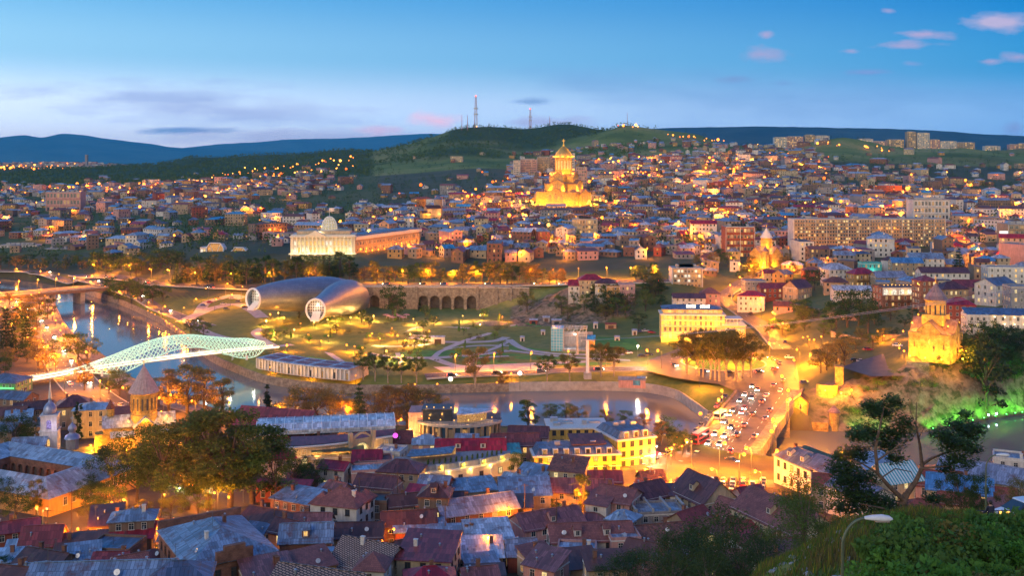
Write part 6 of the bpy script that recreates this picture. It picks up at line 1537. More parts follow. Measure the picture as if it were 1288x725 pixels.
# --- houses
HOUSE_FOOT=[]
def at_h(px,py,hh,lo,hi=2000):
 return at(px,py,hh,lo,hi)
DISH=None
def dish_mesh():
 global DISH
 if DISH is None:
  b=MB();b.lathe([(.03,0),(.25,.05),(.45,.18),(.46,.2)],12);b.bar((0,0,0),(.1,0,.5),.03);DISH=b.mesh('dish',M['steel'])
 return DISH
def H(px,py,w,d,h,rt,rh,rm,wm,rz,label,floors=2,sides='flr',lit=.22,ex='',lo=150,name='house',frame='trim',glow=0,panes=None,group='houses of the old town',over=.45):
 """near house whose roof top is seen at px,py"""
 if group=='houses of the old town' and py>560 and px<960 and 'red brick house' not in label:k=.80 if py>640 else .88;w,d,h,rh=w*k,d*k,h*(k+.04),rh*k
 top=h+rh if rt!='flat' else h
 p=at_h(px,py,top,lo);t=thing(name,label,'house',p,R(rz),group);r_=random.Random(int(px*7+py))
 HOUSE_FOOT.append((p.x,p.y,max(w,d)*.62))
 b=MB();b.box(0,0,-5,w,d,h+5,0,base=True);wl=b.build('wall',M['w_'+wm],t)
 c=MB();c.box(0,0,h-.28,w+.22,d+.22,.24,0,base=True);c.build('cornice',M['trim'] if wm not in ('brick','red','brown') else M['w_brick'],wl)
 b=MB();rmat,gm=M['r_'+rm],M['w_'+wm]
 if rt=='gable':b.gable(w,d,h,rh,over,.16,0,1)
 elif rt=='hip':b.hip(w,d,h,rh,over,0)
 elif rt=='shed':b.shed(w,d,h,rh,over,.14,0,1)
 elif rt=='flat':
  b.box(0,0,h,w-.6,d-.6,.12,0,base=True)
  for sx,sy,lx,ly in ((0,-1,w,.3),(0,1,w,.3),(-1,0,.3,d-.6),(1,0,.3,d-.6)):b.box(sx*(w/2-.15),sy*(d/2-.15),h,lx,ly,.6,1,base=True)
 rf=b.build('roof',[rmat,gm],t)
 if rt in ('gable','hip') and 'n' not in ex:                      # ridge capping
  k=MB();L=w/2 if rt=='gable' else max(w-d,0)/2
  if L>.5:k.bar((-L,0,h+rh+.02),(L,0,h+rh+.02),.3,.12);k.build('ridge_cap',rmat,rf)
 fh=h/floors;zs=[fh*k+fh*.3 for k in range(floors)];ww,wh=1.05,min(fh*.5,1.7)
 sp=side_spots(w,d,sides,zs,2.5 if w<16 else 2.9);r_.shuffle(sp)
 for q in sp[:40]:
  pn=r_.choice(panes) if panes else (r_.choice(['lit_warm','lit_yellow','lit_dim','lit_dim']) if r_.random()<lit else 'glass')
  inst(win_mesh(ww,wh,pn,frame,1),'window',wl,q[:3],q[3])
 def roofz(x,y):
  if rt=='gable':return h+rh*(1-abs(y)/(d/2))
  if rt=='hip':return h+rh*min(1,1.0*(d/2-abs(y))/(d/2),(w/2-abs(x))/(min(w,d)/2))
  if rt=='shed':return h+rh*(y/d+.5)
  return h
 if group!='houses on the far bank':ex += r_.choice(('v','a','c','vv','va','ac','k' if w<12 and not ex else 'v'))
 for ch in ex:
  if ch in 'cC':
   x,y=r_.uniform(-.35,.35)*w,r_.uniform(.02,.25)*d*(1 if ch=='c' else -1);z=roofz(x,y);k=MB();k.box(x,y,z-.6,.75,.6,1.9,0,base=True);k.box(x,y,z+1.3,.9,.75,.15,0,base=True);k.build('chimney',M['w_brick'] if ch=='c' else M['trim'],rf)
  if ch=='s':x,y=r_.uniform(-.4,.4)*w,-d*.36;o=inst(dish_mesh(),'satellite_dish',rf,(x,y,roofz(x,y)+.75),r_.uniform(-2.6,-1));o.rotation_euler[1]=R(60);k=MB();k.tube([(0,0,0),(0,0,-.9)],.04,5);s_=k.build('bracket',M['pole'],rf,loc=(x,y,roofz(x,y)+.75))
  if ch=='a':x,y=r_.uniform(-.4,.4)*w,r_.uniform(-.1,.1)*d;z=roofz(x,y);k=MB();k.bar((x,y,z-.2),(x,y,z+2.6),.05);[k.bar((x-.5,y,z+2.6-.25*i),(x+.5,y,z+2.6-.25*i),.03) for i in range(3)];k.build('antenna',M['pole'],rf)
  if ch=='v':x,y=r_.uniform(-.4,.4)*w,r_.uniform(-.3,.3)*d;z=roofz(x,y);k=MB();k.lathe([(.16,-.4),(.16,.6),(.26,.62),(.02,.8)],8,(x,y,z));k.build('vent',M['steel'],rf)
  if ch in 'dD':
   n=2 if ch=='d' else 1
   for x in row(n,-w*.36,w*.36):
    y=-d*.27;z=roofz(x,y);k=MB();k.box(x,y,z-.9,1.5,1.8,1.9,1,base=True);k.gable(1.5,1.8,z+1.0,.7,.2,.08,0,1,x,y);
    do=k.build('dormer',[rmat,M['w_'+wm]],rf);inst(win_mesh(.8,1.0,'glass' if r_.random()>lit else 'lit_warm','trim',1),'window',do,(x,y-.93,z-.35))
  if ch=='k':
   k=MB();y=-d/2-.7
   k.box(0,y,fh*.98,w*.8,1.4,.14);[k.bar((u,y-.65,fh),(u,y-.65,fh+1),.06) for u in row(12,-w*.4,w*.4)];k.bar((-w*.4,y-.65,fh+1),(w*.4,y-.65,fh+1),.09);[k.bar((u,y-.65,-3),(u,y-.65,h),.14) for u in (-w*.4,-w*.13,w*.13,w*.4)];k.build('balcony',M['wood'],t)
  if ch=='o':k=MB();k.box(w*.2,-d/2-.04,0,1.1,.1,2.1,0,base=True);k.build('door',M['frame_dark'],wl)
 if glow:lamp_light('wall_light',t,(0,-d/2-2.2,2.6),glow,SODIUM,.25)
 return t
# --- bottom left
t=H(272,657,23,16.5,9,'hip',3.6,'blue2','brick',-58,'large red brick house with pale blue hipped roof and stepped parapet',2,'rlfb',.0,'csvC',frame='frame_dark')
b=MB();b.box(11.8,0,9,.7,7,2.0,0,base=True);b.box(11.8,0,11,.9,4,.9,0,base=True);b.build('parapet',M['w_brick'],t);b=MB();b.box(-11.6,0,9,.7,17,1.8,0,base=True);b.build('parapet',M['w_brick'],t)
H(168,641,11.5,8,10,'hip',1.8,'blue2','brown',12,'tall brown house with small blue-grey hipped roof behind maroon lean-to',3,'flr',.1,'cCv');H(167,663,11,6,6,'shed',2.2,'crimson','brown',8,'lean-to with dark crimson sheet roof against the tall brown house',2,'fr',.1,'')
H(55,661,10,8,5.5,'gable',3.8,'maroon','brown',8,'brown house under a steep dull red roof near the lower left corner',1,'fr',.1,'v');H(110,676,15,7,4.5,'shed',2,'rust','brown',14,'low shed with rusty brown roof left of the crimson lean-to',1,'f',.1,'')
H(60,692,13,9,5,'gable',2.4,'brown','brown',-20,'old house with dark brown ridged roof in the lower left',1,'f',.1,'c');H(104,690,8,7,5,'shed',2.2,'blue2','brick',20,'small shed with light blue sheet roof and satellite dish',1,'fr',.1,'sv');H(146,685,12,10,6,'flat',0,'slate','brown',-6,'flat steel-blue roof block beside the light blue shed',2,'f',.1,'a');H(32,684,9,6,4,'shed',1.4,'sky2','brown',16,'little lean-to with pale blue roof at the lower left',1,'f',.0)
H(8,697,9,7,3.5,'shed',1,'sky2','brown',10,'shack with bright pale blue roof touching the left edge',1,'f',.0);H(132,709,25,9,6,'gable',2.6,'blue2','brown',4,'long house with ribbed blue roof along the bottom left edge',2,'f',.0,'asv');H(20,712,12,8,5,'gable',2,'rust','brown',-12,'rust roofed house in the very bottom left corner',1,'f',0,'c');H(225,712,9,7,5,'hip',2,'slate','brown',10,'small grey-violet hipped roof below the large red brick house',1,'f',.1)
# --- behind and right of the red house
H(345,641,17,11,6.5,'gable',2.4,'brown','tan',-28,'wide house with dark brown roof and lit yellow porch walls',2,'fr',.4,'cv',glow=260);H(322,663,7,5,5,'shed',1.2,'slate','ochre',-20,'narrow lean-to with slate roof and glowing orange wall',2,'fr',.5,glow=160);H(377,620,13,9,6,'shed',1.2,'blue2','brick',-26,'brick house with flat blue sheet roof and white dish below the trees',2,'fr',.1,'s');H(357,606,16,3,5,'shed',.8,'crimson','red',-8,'long dark red wall building with red lean-to roof under the trees',1,'f',0)
H(431,614,12,9,9,'hip',3.4,'mauve','white',-16,'white villa with mauve pitched roofs and pointed dormers',3,'flr',.05,'C',frame='frame_dark')
for px,py in ((409,617),(424,621),(456,616),(442,607)):pass
H(407,618,5,5.5,8.2,'hip',2.6,'mauve','white',-16,'left corner turret of the white villa with mauve peaked roof',3,'f',.05,frame='frame_dark');H(459,616,4,5,8.4,'hip',2.4,'mauve','white',-16,'right corner turret of the white villa with mauve peaked roof',3,'fr',.05,frame='frame_dark')
H(386,658,13,9,8.5,'gable',3.2,'blue2','brick',6,'brick house with blue seamed roof, dormer and lit glass veranda',2,'lr',.1,'D');b=MB();b.box(0,0,0,5.5,2.6,6,0,base=True);p=THINGS[-1];vo=b.build('veranda',M['w_blue'],p,loc=(3.2,-5.2,0));put_windows(vo,[(x,-1.33,z_,0) for x in (-1.8,0,1.8) for z_ in (.6,3.6)],1.5,2.1,['lit_white','lit_yellow','glass'],'trim')
H(449,657,14,9,6.5,'gable',2.6,'brown','tan',3,'house with broad dark brown roof right of the glass veranda',2,'f',.2,'s');H(514,642,15,8,6,'gable',2.8,'brown','brick',8,'brown seamed roof house with white dish above the lower blue roof',2,'fr',.1,'sv');H(528,659,14,6,5,'shed',1.2,'blue2','red',10,'low red house with light blue lean-to roof and orange lamp',1,'f',.1,'',glow=170)
H(510,621,10,7,6,'gable',2.2,'rust','tan',18,'rusty gabled house behind the brown seamed roof',2,'f',.1,'c');H(548,606,8,8,9.5,'hip',3,'brown','brown',-6,'dark brown house with tall pointed roof and orange lit window',3,'f',.3,'D');H(557,619,13,7,6,'gable',2,'brown','brown',6,'long dark roof joined to the tall brown pointed house',2,'f',.35,'')
H(597,624,21,10,6,'gable',2.6,'grey2','brick',22,'long brick house with wide grey-blue gabled roof',2,'fr',.1,'ca',over=.6);H(596,607,12,8,5,'shed',1.5,'blue2','tan',16,'pale blue shed roof behind the long brick house',1,'f',.1);H(470,627,9,8,7,'flat',0,'brown','brown',-6,'flat roofed brown brick block right of the white villa',2,'f',.1)
H(573,667,13,8,5,'shed',1.8,'blue2','brick',6,'house with mid blue sheet roof and little pale hipped lantern',2,'f',.1,'c');H(614,662,12,10,5.5,'shed',2.4,'pale','white',12,'pale blue-white sheet roof sloping beside the courtyard',2,'f',0,'');H(590,684,17,9,4.6,'shed',2.2,'pale','tan',5,'broad pale roof of overlapping sheets above the red courtyard',1,'fr',.1,'v');H(605,703,8,6,4,'shed',1.0,'grey2','red',18,'small red walled shed lit by a lamp in the courtyard',1,'r',.5,glow=300)
H(466,680,15,13,6.5,'gable',4.6,'check','white',-26,'house with patterned tile roof chequered in black and beige',2,'fr',.0,'C',over=.7);H(405,716,17,9,5,'gable',2.6,'check','white',-18,'lower wing with chequered tile roof along the bottom edge',2,'fr',0);H(540,681,13,14,8.5,'shed',2.2,'maroon','cream',-8,'cream house with plain maroon roof and rows of dark windows',3,'fr',.05,'C',frame='frame_dark')
H(610,716,9,5,3.6,'shed',.8,'rust','red',6,'low rust roofed store beside the red courtyard',1,'f',.2)
# --- centre right
H(660,607,14,9,6,'shed',2.4,'blue2','tan',4,'house with blue metal lean-to roof and white dish below the yellow house',2,'f',.15,'s',lo=170);H(724,602,21,9,5.5,'gable',2.6,'mauve2','tan',-4,'big mauve metal roof stretched below the long yellow house',2,'f',.1,'cv');H(648,628,9,7,5,'shed',1.2,'rust','ochre',0,'rust roofed shed with open lit porch left of the tree',1,'f',.5,glow=200)
t=H(778,612,10,11,7.5,'gable',2.6,'mauve','pink',-26,'pale pink house with mauve roof terraces and satellite dish',3,'flr',.0,'ks');H(756,623,6,8,7,'shed',1.6,'mauve','white',-26,'white side wing of the pale pink house with sloping mauve roof',3,'fl',0);H(814,606,10,9,6.5,'gable',3.2,'brown2','tan',32,'house with dark plum gable roof right of the pale pink house',2,'fr',.1,'c');H(688,641,19,11,5.5,'gable',3,'mauve2','pink',24,'broad mauve ribbed roof house in the lower centre',2,'f',.0,'D');H(742,645,10,7,4,'hip',2,'mauve2','pink',-8,'small mauve hipped roof between bushes and pink house',1,'f',.1)
H(742,657,22,10,6.5,'gable',3.2,'mauve','white',6,'long white house with mauve tile roof, two dormers and dishes',2,'fl',.1,'dss',frame='frame_dark');H(726,688,10,6,5.5,'flat',0,'sky2','pink',-6,'pink annex with pale blue flat roof before the long white house',2,'flr',0,'C');H(784,673,8,8,7,'flat',0,'grey','pink',6,'plain pink walled block with white dish on its roof',2,'f',0,'s');H(828,659,15,10,6,'gable',2.2,'tile','brick',14,'old brick house with weathered brown tile roof behind bare branches',2,'f',0,'cs')
t=H(826,640,13,9,5.5,'flat',0,'grey','grey',8,'unfinished roofless concrete frame with open rooms',2,'fr',0);b=MB();[b.bar((x,-4,6.2),(x,4,6.2),.4) for x in (-6,-2,2,6)];[b.box(x,y,5.5,.5,.5,1.0,0,base=True) for x in (-6,-2,2,6) for y in (-4,4)];b.build('beam',M['concrete'],t)
H(868,640,10,9,5,'gable',3,'maroon2','tan',40,'tan house with purple-red gable roof left of the dark bushes',2,'fr',.15,'s');H(885,598,14,12,7,'gable',5.2,'brown2','cream',-62,'cream gabled house with steep dark plum roof by the car park',2,'rfl',.1,'vD',lo=180);H(858,614,8,6,6.5,'shed',1.2,'brown2','white',4,'low wing with dark roof and white windows left of the steep plum roof',2,'f',.2,frame='trim');H(925,630,10,8,6,'gable',3.6,'mauve','cream',-50,'cream gable end with mauve roof below the car park',2,'rf',.2,'');H(945,655,13,9,5,'gable',3,'maroon2','tan',-30,'maroon roofed house half hidden behind the dark bushes',1,'f',.1,'');H(985,628,22,12,7.5,'gable',4,'mauve','cream',-64,'long cream house with mauve roof glowing on its road side',2,'rfl',.25,'D',glow=600,lo=150)
# --- right, along the river behind the pine
H(1013,566,16,9,7.5,'hip',3,'slate','white',-68,'row house with slate mansard and battlement planters by the bridge',2,'rlf',.25,'d',frame='frame_dark',glow=500);H(1040,571,17,9,8,'gable',2.4,'green','white',-66,'row house with grey-green roof second from the bridge',3,'rf',.25,'');H(1058,582,18,9,7.5,'gable',2.4,'slate','white',-66,'row house with slate blue roof third from the bridge',3,'rf',.25,'v');H(1060,598,14,8,6.5,'gable',2.2,'red','tan',-20,'house with rust-red roof below the slate blue row',2,'fr',.15);H(1082,604,14,9,7,'gable',2.4,'slate','white',-64,'slate roofed house partly behind the big pine',2,'rf',.25,glow=260)
H(1124,582,11,9,8,'gable',3.5,'stripe','cream',20,'house with teal and white striped roof seen through the pine',3,'f',.3,'',glow=200);H(1100,575,10,8,6,'shed',2,'sky2','tan',14,'pale blue roof seen between pine branches',2,'f',.1);H(1178,592,12,9,7,'gable',2.6,'red','pink',-10,'red roofed house right of the pine trunk',2,'fr',.2,'c',glow=180);H(1207,598,15,10,6.5,'gable',2.8,'bright2','cream',-24,'cream house with bright blue metal roof right of the pine',2,'fr',.1,'cv');H(1240,582,22,12,7,'gable',3,'grey2','tan',-38,'long house with lilac-grey metal roof right of the bright blue one',2,'f',.1,'');H(1277,575,11,8,9,'flat',0,'grey','white',-24,'white flat roofed house with pale cornice at the right edge',3,'fl',.1,'C');H(1160,628,9,6,4,'hip',1.8,'red','cream',-12,'small red hipped roof just above the bushes',1,'f',.4,glow=160);H(1206,620,9,6,5,'gable',2,'red','cream',-18,'low cream house with red roof edge beside the lamp post',1,'f',.3,glow=120);H(1238,611,14,9,5,'gable',2.6,'red','tan',-22,'red tiled roof behind the tall green lamp post',1,'f',.1,'');H(1268,622,9,8,5,'hip',2.5,'mauve','tan',10,'dull red hipped roof at the right edge above the parked van',1,'f',.1)
# --- left town by the bell tower
for (px,py,w,d,h,rt,rh,rm,wm,rz,lb) in ((94,497,11,9,8,'hip',3,'brown2','tan',20,'brown roofed house behind the white bell tower'),(117,506,11,9,9.5,'hip',1.6,'sky2','cream',12,'three storey cream house with pale blue roof left of the church'),(20,492,13,8,6,'gable',2,'slate','brown',-14,'slate roofed house at the left edge below the riverside road'),(42,505,12,8,6,'gable',2,'brown','brown',24,'brown gabled house left of the bell tower spire'),(12,512,11,8,5.5,'gable',2,'rust','brown',10,'rusty low roof at the left edge above the dark tree'),(24,519,8,6,5,'shed',1.4,'sky2','brown',22,'tiny pale blue roof among the rusty roofs at left'),(6,531,10,7,5,'gable',1.8,'slate','brown',-10,'dark slate roof at the left edge beside the round tree'),(44,529,10,6,4.5,'shed',1.4,'blue2','tan',12,'light blue lean-to roof directly left of the bell tower'),(160,511,9,7,8,'gable',2,'mauve','pink',18,'pink wall house squeezed between cypress and church drum'),(8,470,15,12,5,'hip',2.5,'slate','green2',-6,'flat dark roofed hall with green lit ground floor by the road'),(38,550,9,7,7,'gable',2,'blue2','tan',10,'blue roofed house tucked behind the round tree at left')):
 H(px,py,w,d,h,rt,rh,rm,wm,rz,lb,2 if h<9 else 3,'flr',.25,'c',lo=200)
g=THINGS[-2];s=MB();s.box(0,-7.2,3.2,15,.3,.3);s.build('neon_strip',m_emit('neon_green',(.1,1.0,.2),3.0),g);lamp_light('green_light',g,(0,-8.5,2),500,(.2,1,.15),.3)
# --- restaurants between market hall and long hotel
H(425,571,17,9,5,'flat',0,'green','cream',10,'terrace restaurant with dark green awning and lit cream front',1,'f',.9,'',lo=200);aw=MB();aw.box(0,-1,6.2,15,5,.15);aw.build('awning',M['r_green'],THINGS[-1]);lamp_light('front_light',THINGS[-1],(0,-7,3),200,WARM,.3)
H(462,566,9,8,5.5,'gable',2.4,'crimson','red',4,'small crimson roofed house right of the green awning',1,'f',.3);H(492,566,9,8,5.5,'flat',0,'pale','white',-14,'white walled roof terrace between market hall and long hotel',2,'fr',.2,'s');H(470,589,14,8,5.5,'flat',0,'sky2','pink',12,'low pink block with pale roof above the white villa',1,'f',.2,'v');H(472,578,11,8,5,'flat',0,'mauve','pink',12,'flat pink roof terrace behind the low pink block',1,'f',.2);H(505,578,13,9,6,'hip',2.8,'brown2','tan',-10,'house with broad dark plum roof left of the long cream hotel',2,'f',.2,'');H(476,597,12,8,6.5,'gable',2.6,'brown2','pink',-16,'pink house with brown ridged roof touching the long hotel',2,'f',.1);H(592,552,20,8,6,'gable',2.6,'crimson','white',2,'white house with long crimson roof before the round theatre',2,'f',.3,'d');H(630,563,12,7,6,'shed',1.2,'teal','white',6,'house with teal edged roof right of the crimson roof',2,'f',.4);H(648,545,14,9,6,'gable',2.6,'brown2','pink',4,'house with brown tiled roof left of the yellow flat roofed building',2,'f',.3,'');H(665,536,12,8,6,'gable',2.4,'brown2','white',-6,'white house with dark ridged roof by the river trees',2,'f',.2,'')
# --- slope behind the cliff church and above the square
for (px,py,w,d,h,rt,rh,rm,wm,rz,lb,fl) in (
 (1070,359,20,9,5,'gable',2.2,'pale','white',-6,'long white house with pale blue roof below the cypresses',1),(1132,361,24,12,10,'flat',0,'brown','brick',4,'brick restaurant with white arches and a garland lit roof terrace',3),(1163,346,9,9,15,'hip',2.5,'maroon','brick',6,'tall narrow brick house right of the garland lit terrace',5),(1206,374,13,10,9,'hip',3,'crimson','red',-14,'red house with white windows behind the cliff church',3),(1253,390,26,9,7,'shed',1.6,'slate','white',-10,'white guesthouse with two rows of lit balconies right of the cliff church',2),(1226,396,9,9,8,'flat',0,'grey','white',-8,'white cube house at the left end of the lit guesthouse',3),
 (1262,336,20,12,9,'flat',0,'slate','white',-8,'white flat roofed house high on the right slope',3),(1252,349,16,12,10,'gable',3,'slate','white',30,'big white gabled house on the right slope',3),(1283,360,12,10,12,'flat',0,'grey','grey',-4,'plain grey concrete block at the right edge of the slope',3),(1224,352,20,10,7,'gable',3,'maroon','pink',-6,'long pink house with maroon roof on the right slope',2),(1195,354,14,10,8,'hip',3.4,'brown2','tan',10,'tan house with dark hipped roof above the red house',2),(1185,336,26,11,7,'gable',2.6,'brown2','white',-4,'long white walled house with dark roof right of the cypresses',2),
 (1117,341,18,10,6,'gable',3,'grey2','tan',6,'tan house with pale grey gable roof above the cypresses',2),(1083,337,14,9,8,'hip',3,'crimson','ochre',14,'ochre house with bright crimson hipped roof',2),(1052,331,15,11,9,'hip',3.4,'pale','white',10,'white balconied house with pale roof and crimson canopy',3),(1094,331,12,8,7,'flat',0,'teal','teal2',4,'small turquoise box of a house on the slope',2),(1003,352,14,10,7,'gable',4,'brown2','tan',40,'tan gabled house at the top of the green-lit gully',2),(978,356,22,9,6,'gable',2.6,'maroon','red',3,'low red house with maroon roof left of the tan gabled house',2),(1163,318,20,12,9,'gable',3,'blue2','white',-8,'large white house with blue roof and balconies below the long block',3),(1139,324,18,10,8,'gable',2.6,'bright2','tan',-6,'tan house with vivid blue roof below the long block',3),
 (945,366,15,10,9,'hip',2.4,'crimson','white',-16,'white balconied house with crimson roof right of the hill street',3),(948,353,13,9,9,'flat',0,'bright2','grey',4,'grey house with bright blue flat roof beside the hill street',3),(866,369,18,10,8,'gable',2,'brown2','white',-4,'white house with dark flat roof above the yellow hotel',3),(893,362,11,9,8.5,'hip',3,'mauve','pink',-8,'pinkish house with red awnings left of the hill street',3),(724,352,8,8,8,'gable',3,'crimson','white',-10,'white corner house with crimson roof at the cliff edge',2),(743,345,15,9,9.5,'hip',3,'crimson','cream',4,'cream house with crimson roof on top of the rocky bluff',3),(762,350,13,9,9.5,'hip',2.6,'brown2','white',-4,'white house with plum roof on top of the rocky bluff',3),(773,360,10,8,8,'flat',0,'rust','ochre',2,'ochre house with wooden balconies below the bluff houses',3),(788,358,9,8,8,'flat',0,'grey','pink',2,'pink flat roofed house at the right end of the bluff',2)):
 t=H(px,py,w,d,h,rt,rh,rm,wm,rz,lb,fl,'flr',.3,'k' if wm in ('ochre','brick') else '',lo=440,group='houses on the far bank')
 if 'arches' in lb:
  s_=MB();arch_wall(s_,-12,12,-6.5,6.5,10.4,[(x,1.4,6.9,8.2) for x in row(6,-12,12)],.4,0,1);s_.build('arched_loggia',[M['trim'],M['lit_white']],t)
  for x in row(12,-12,12):flood(t,(x,-6,11.6),40,WARM,.2,'bulb_y',.22)
  for x in (-8,0,8):lamp_light('terrace_light',t,(x,-8,8),250,WARM,.3)
 if 'balconies' in lb and 'lit' in lb:
  for z_ in (3.2,6.2):
   for x in row(6,-12,12):flood(t,(x,-5.4,z_),60,WARM,.2,'bulb_w',.2)
 if 'turquoise' in lb:lamp_light('wall_light',t,(0,-6,3),300,(.3,1,.8),.3)
# the narrow yards between them are packed with small old houses
rf_=random.Random(31);NF=0
for k in range(2600):
 if NF>=64:break
 px,Y=rf_.uniform(5,985),rf_.uniform(192,318)
 if 95<px<345 and Y>235 or (px>835 and Y>262) or (px<130 and Y>228) or (640<px<835 and Y>280) or (470<px<645 and 268<Y<300):continue
 x=(px-CX)/FPX*Y;w,d=rf_.uniform(5.5,9.5),rf_.uniform(5,7.5)
 if any((x-a)**2+(Y-b_)**2<(max(w,d)*.5+r_*.86)**2 for a,b_,r_ in HOUSE_FOOT):continue
 h,rt=rf_.choice((3.4,4,5.6,6.2)),rf_.choice(('gable','gable','hip','shed','shed'));rh=rf_.uniform(1.4,2.4);rm=rf_.choice(['rust','brown','maroon','mauve','red','blue2','sky2','tile','brown2','crimson','mauve2','grey2','rust']);wm=rf_.choice(['brick','tan','brown','pink','white','cream','ochre','red'])
 p=Vector((x,Y,ground(x,Y)));q=pxy((x,Y,p.z+h+rh));NF += 1
 lb='%s %s house with %s roof squeezed between old town roofs' %('low' if h<5 else 'two storey',wm,{'rust':'rusty','brown':'dark brown','brown2':'plum','blue2':'faded blue','sky2':'light blue','red':'red tiled','tile':'old tiled','mauve2':'mauve metal','grey2':'lilac-grey'}.get(rm,rm))
 H(q[0],q[1],w,d,h,rt,rh,rm,wm,rf_.uniform(-35,35),lb,1 if h<5 else 2,'flr',.3,rf_.choice(['c','','v','s','a','cv']),glow=rf_.choice((0,0,130)),group='small old town houses',lo=Y*.93)
# sagging wires strung between the old roofs
for i,(a,b_) in enumerate(((60,150),(150,262),(262,345),(345,452),(452,560),(560,660),(660,760),(760,850),(90,210),(500,620),(700,800))):
 Y=222+(i*17) %40;p,q=gp(a,Y),gp(b_,Y+8);p.z += 10.5;q.z += 10.5;w_=MB();w_.tube([p.lerp(q,k/14)+Vector((0,0,-4*1.1*(k/14)*(1-k/14))) for k in range(15)],.022,4);tag(w_.build('overhead_wire',M['dark_metal']),'sagging black wire strung over the old town roofs','wire','wires over the old town')
 t=thing('utility_pole','dark utility pole carrying wires between the old roofs','pole',(p.x,p.y,p.z-10.5),0,'utility poles of the old town');w_=MB();w_.tube([(0,0,-1),(0,0,10.8)],[.13,.08],7);w_.build('post',M['wood'],t);w_=MB();w_.box(0,0,10.4,1.6,.1,.12);w_.build('crossarm',M['wood'],t)
# --- the town on the far bank: house by house
EXC=[(709,1345,62),(406,765,42),(470,790,34),(500,830,34),(525,860,26),(964,720,24),(551,1130,24),(285,808,36),(930,770,20),(736,905,18),(1172,915,22),(80,1510,40),(108,990,22),(70,1035,22),(22,1065,28),(1290,765,30),(709,1300,45),(709,1255,40)]
EXC=[((px-CX)/FPX*Y,Y,r) for px,Y,r in EXC]+[(x,y,r+1) for x,y,r in HOUSE_FOOT]
for i in range(14):EXC.append(((998+i*15-CX)/FPX*790,792,16))
for i in range(8):EXC.append(((455+i*8-CX)/FPX*(790+i*8),795+i*8,14))
RD=[]
for k_,(S_,w_,_) in ROADS.items():
 for q in S_:RD.append((q.x,q.y,w_*.5+5))
GRID={}
def gput(x,y,r):
 GRID.setdefault((int(x//40),int(y//40)),[]).append((x,y,r))
for e in EXC+RD:gput(*e)
def gfree(x,y,r):
 i,j=int(x//40),int(y//40);R_=3 if r>0 else 2
 for a in range(i-2,i+3):
  for b_ in range(j-2,j+3):
   for X,Y_,rr in GRID.get((a,b_),()):
    if (x-X)**2+(y-Y_)**2<(r+rr)**2:return False
 return True
def density(px,py,Y):
 """share of the ground taken by houses at this place of the town"""
 if px<60:d=.55
 elif px<480:d=.6
 else:d=.95
 if Y<745:d=.9 if px>880 else 0.0
 if px<330 and Y<900:return 0
 if px<140 and Y<1010:return 0
 if 200<px<345 and Y<830:return 0
 if px<215 and 288>py>276:d *= .25
 if 215<px<330 and 300>py>268:d *= .15
 if 330<px<470 and 285>py>258:d *= .35
 if 300<px<420 and 262>py>240:d *= .45
 if px<100 and 236>py:d *= .35
 if px<480 and py<230 and not (330<px<450):d *= .12
 if 420<px<560 and py<262:d *= .08
 if 480<px<640 and py<236:d *= .08
 if 560<px<640 and py<250:d *= .5
 if px>1040 and py<236:d *= .35
 if px>1040 and py<210:d *= .15
 if px>1180 and py<250:d *= .4
 if Y>2250:d *= .25
 if 1000<px<1140 and Y<560:d *= .2
 return d
cand=[];r_=random.Random(21)
Y=560.0
while Y<2700:
 sp=13.5 if Y<1000 else 15.5 if Y<1500 else 19
 x=-0.56*Y
 while x<0.56*Y:
  xx=x+r_.uniform(-.3,.3)*sp;yy=Y+r_.uniform(-.3,.3)*sp;px=CX+FPX*xx/yy
  if (px>880 or yy>745) and -40<px<1330 and yy>YR(px)+25:
   g=ground(xx,yy);py=HY+FPX*(CAMZ-g)/yy;s=r_.choice((.8,.9,1,1,1.1,1.3)) if yy<1200 else r_.choice((.9,1,1.2,1.4))
   if r_.random()<density(px,py,yy)*.8 and gfree(xx,yy,5.2*s):
    gput(xx,yy,5.6*s);cand.append((yy,xx,g,px,py,s))
  x += sp
 Y += sp
cand.sort();N_NEAR=300-len([t for t in THINGS if t['category']=='house'])
TOWN=[(c[1],c[0]) for c in cand]
WCH=['white']*4+['cream']*4+['pink']*3+['tan']*5+['brown']*3+['grey']*3+['brick']*2+['red','ochre','ochre']
RCH=['blue','blue2','blue2','grey','grey2','pale','sky2','sky2','bright','rust','rust','brown','brown2','maroon','mauve','red','crimson','slate','rust','tile']
RNAME={'blue':'blue','blue2':'faded blue','grey':'grey','grey2':'lilac-grey','pale':'pale metal','sky2':'light blue','bright':'vivid blue','rust':'rusty','brown':'dark brown','brown2':'plum','maroon':'maroon','mauve':'mauve','red':'red tiled','crimson':'crimson','slate':'slate blue','tile':'old tiled'}
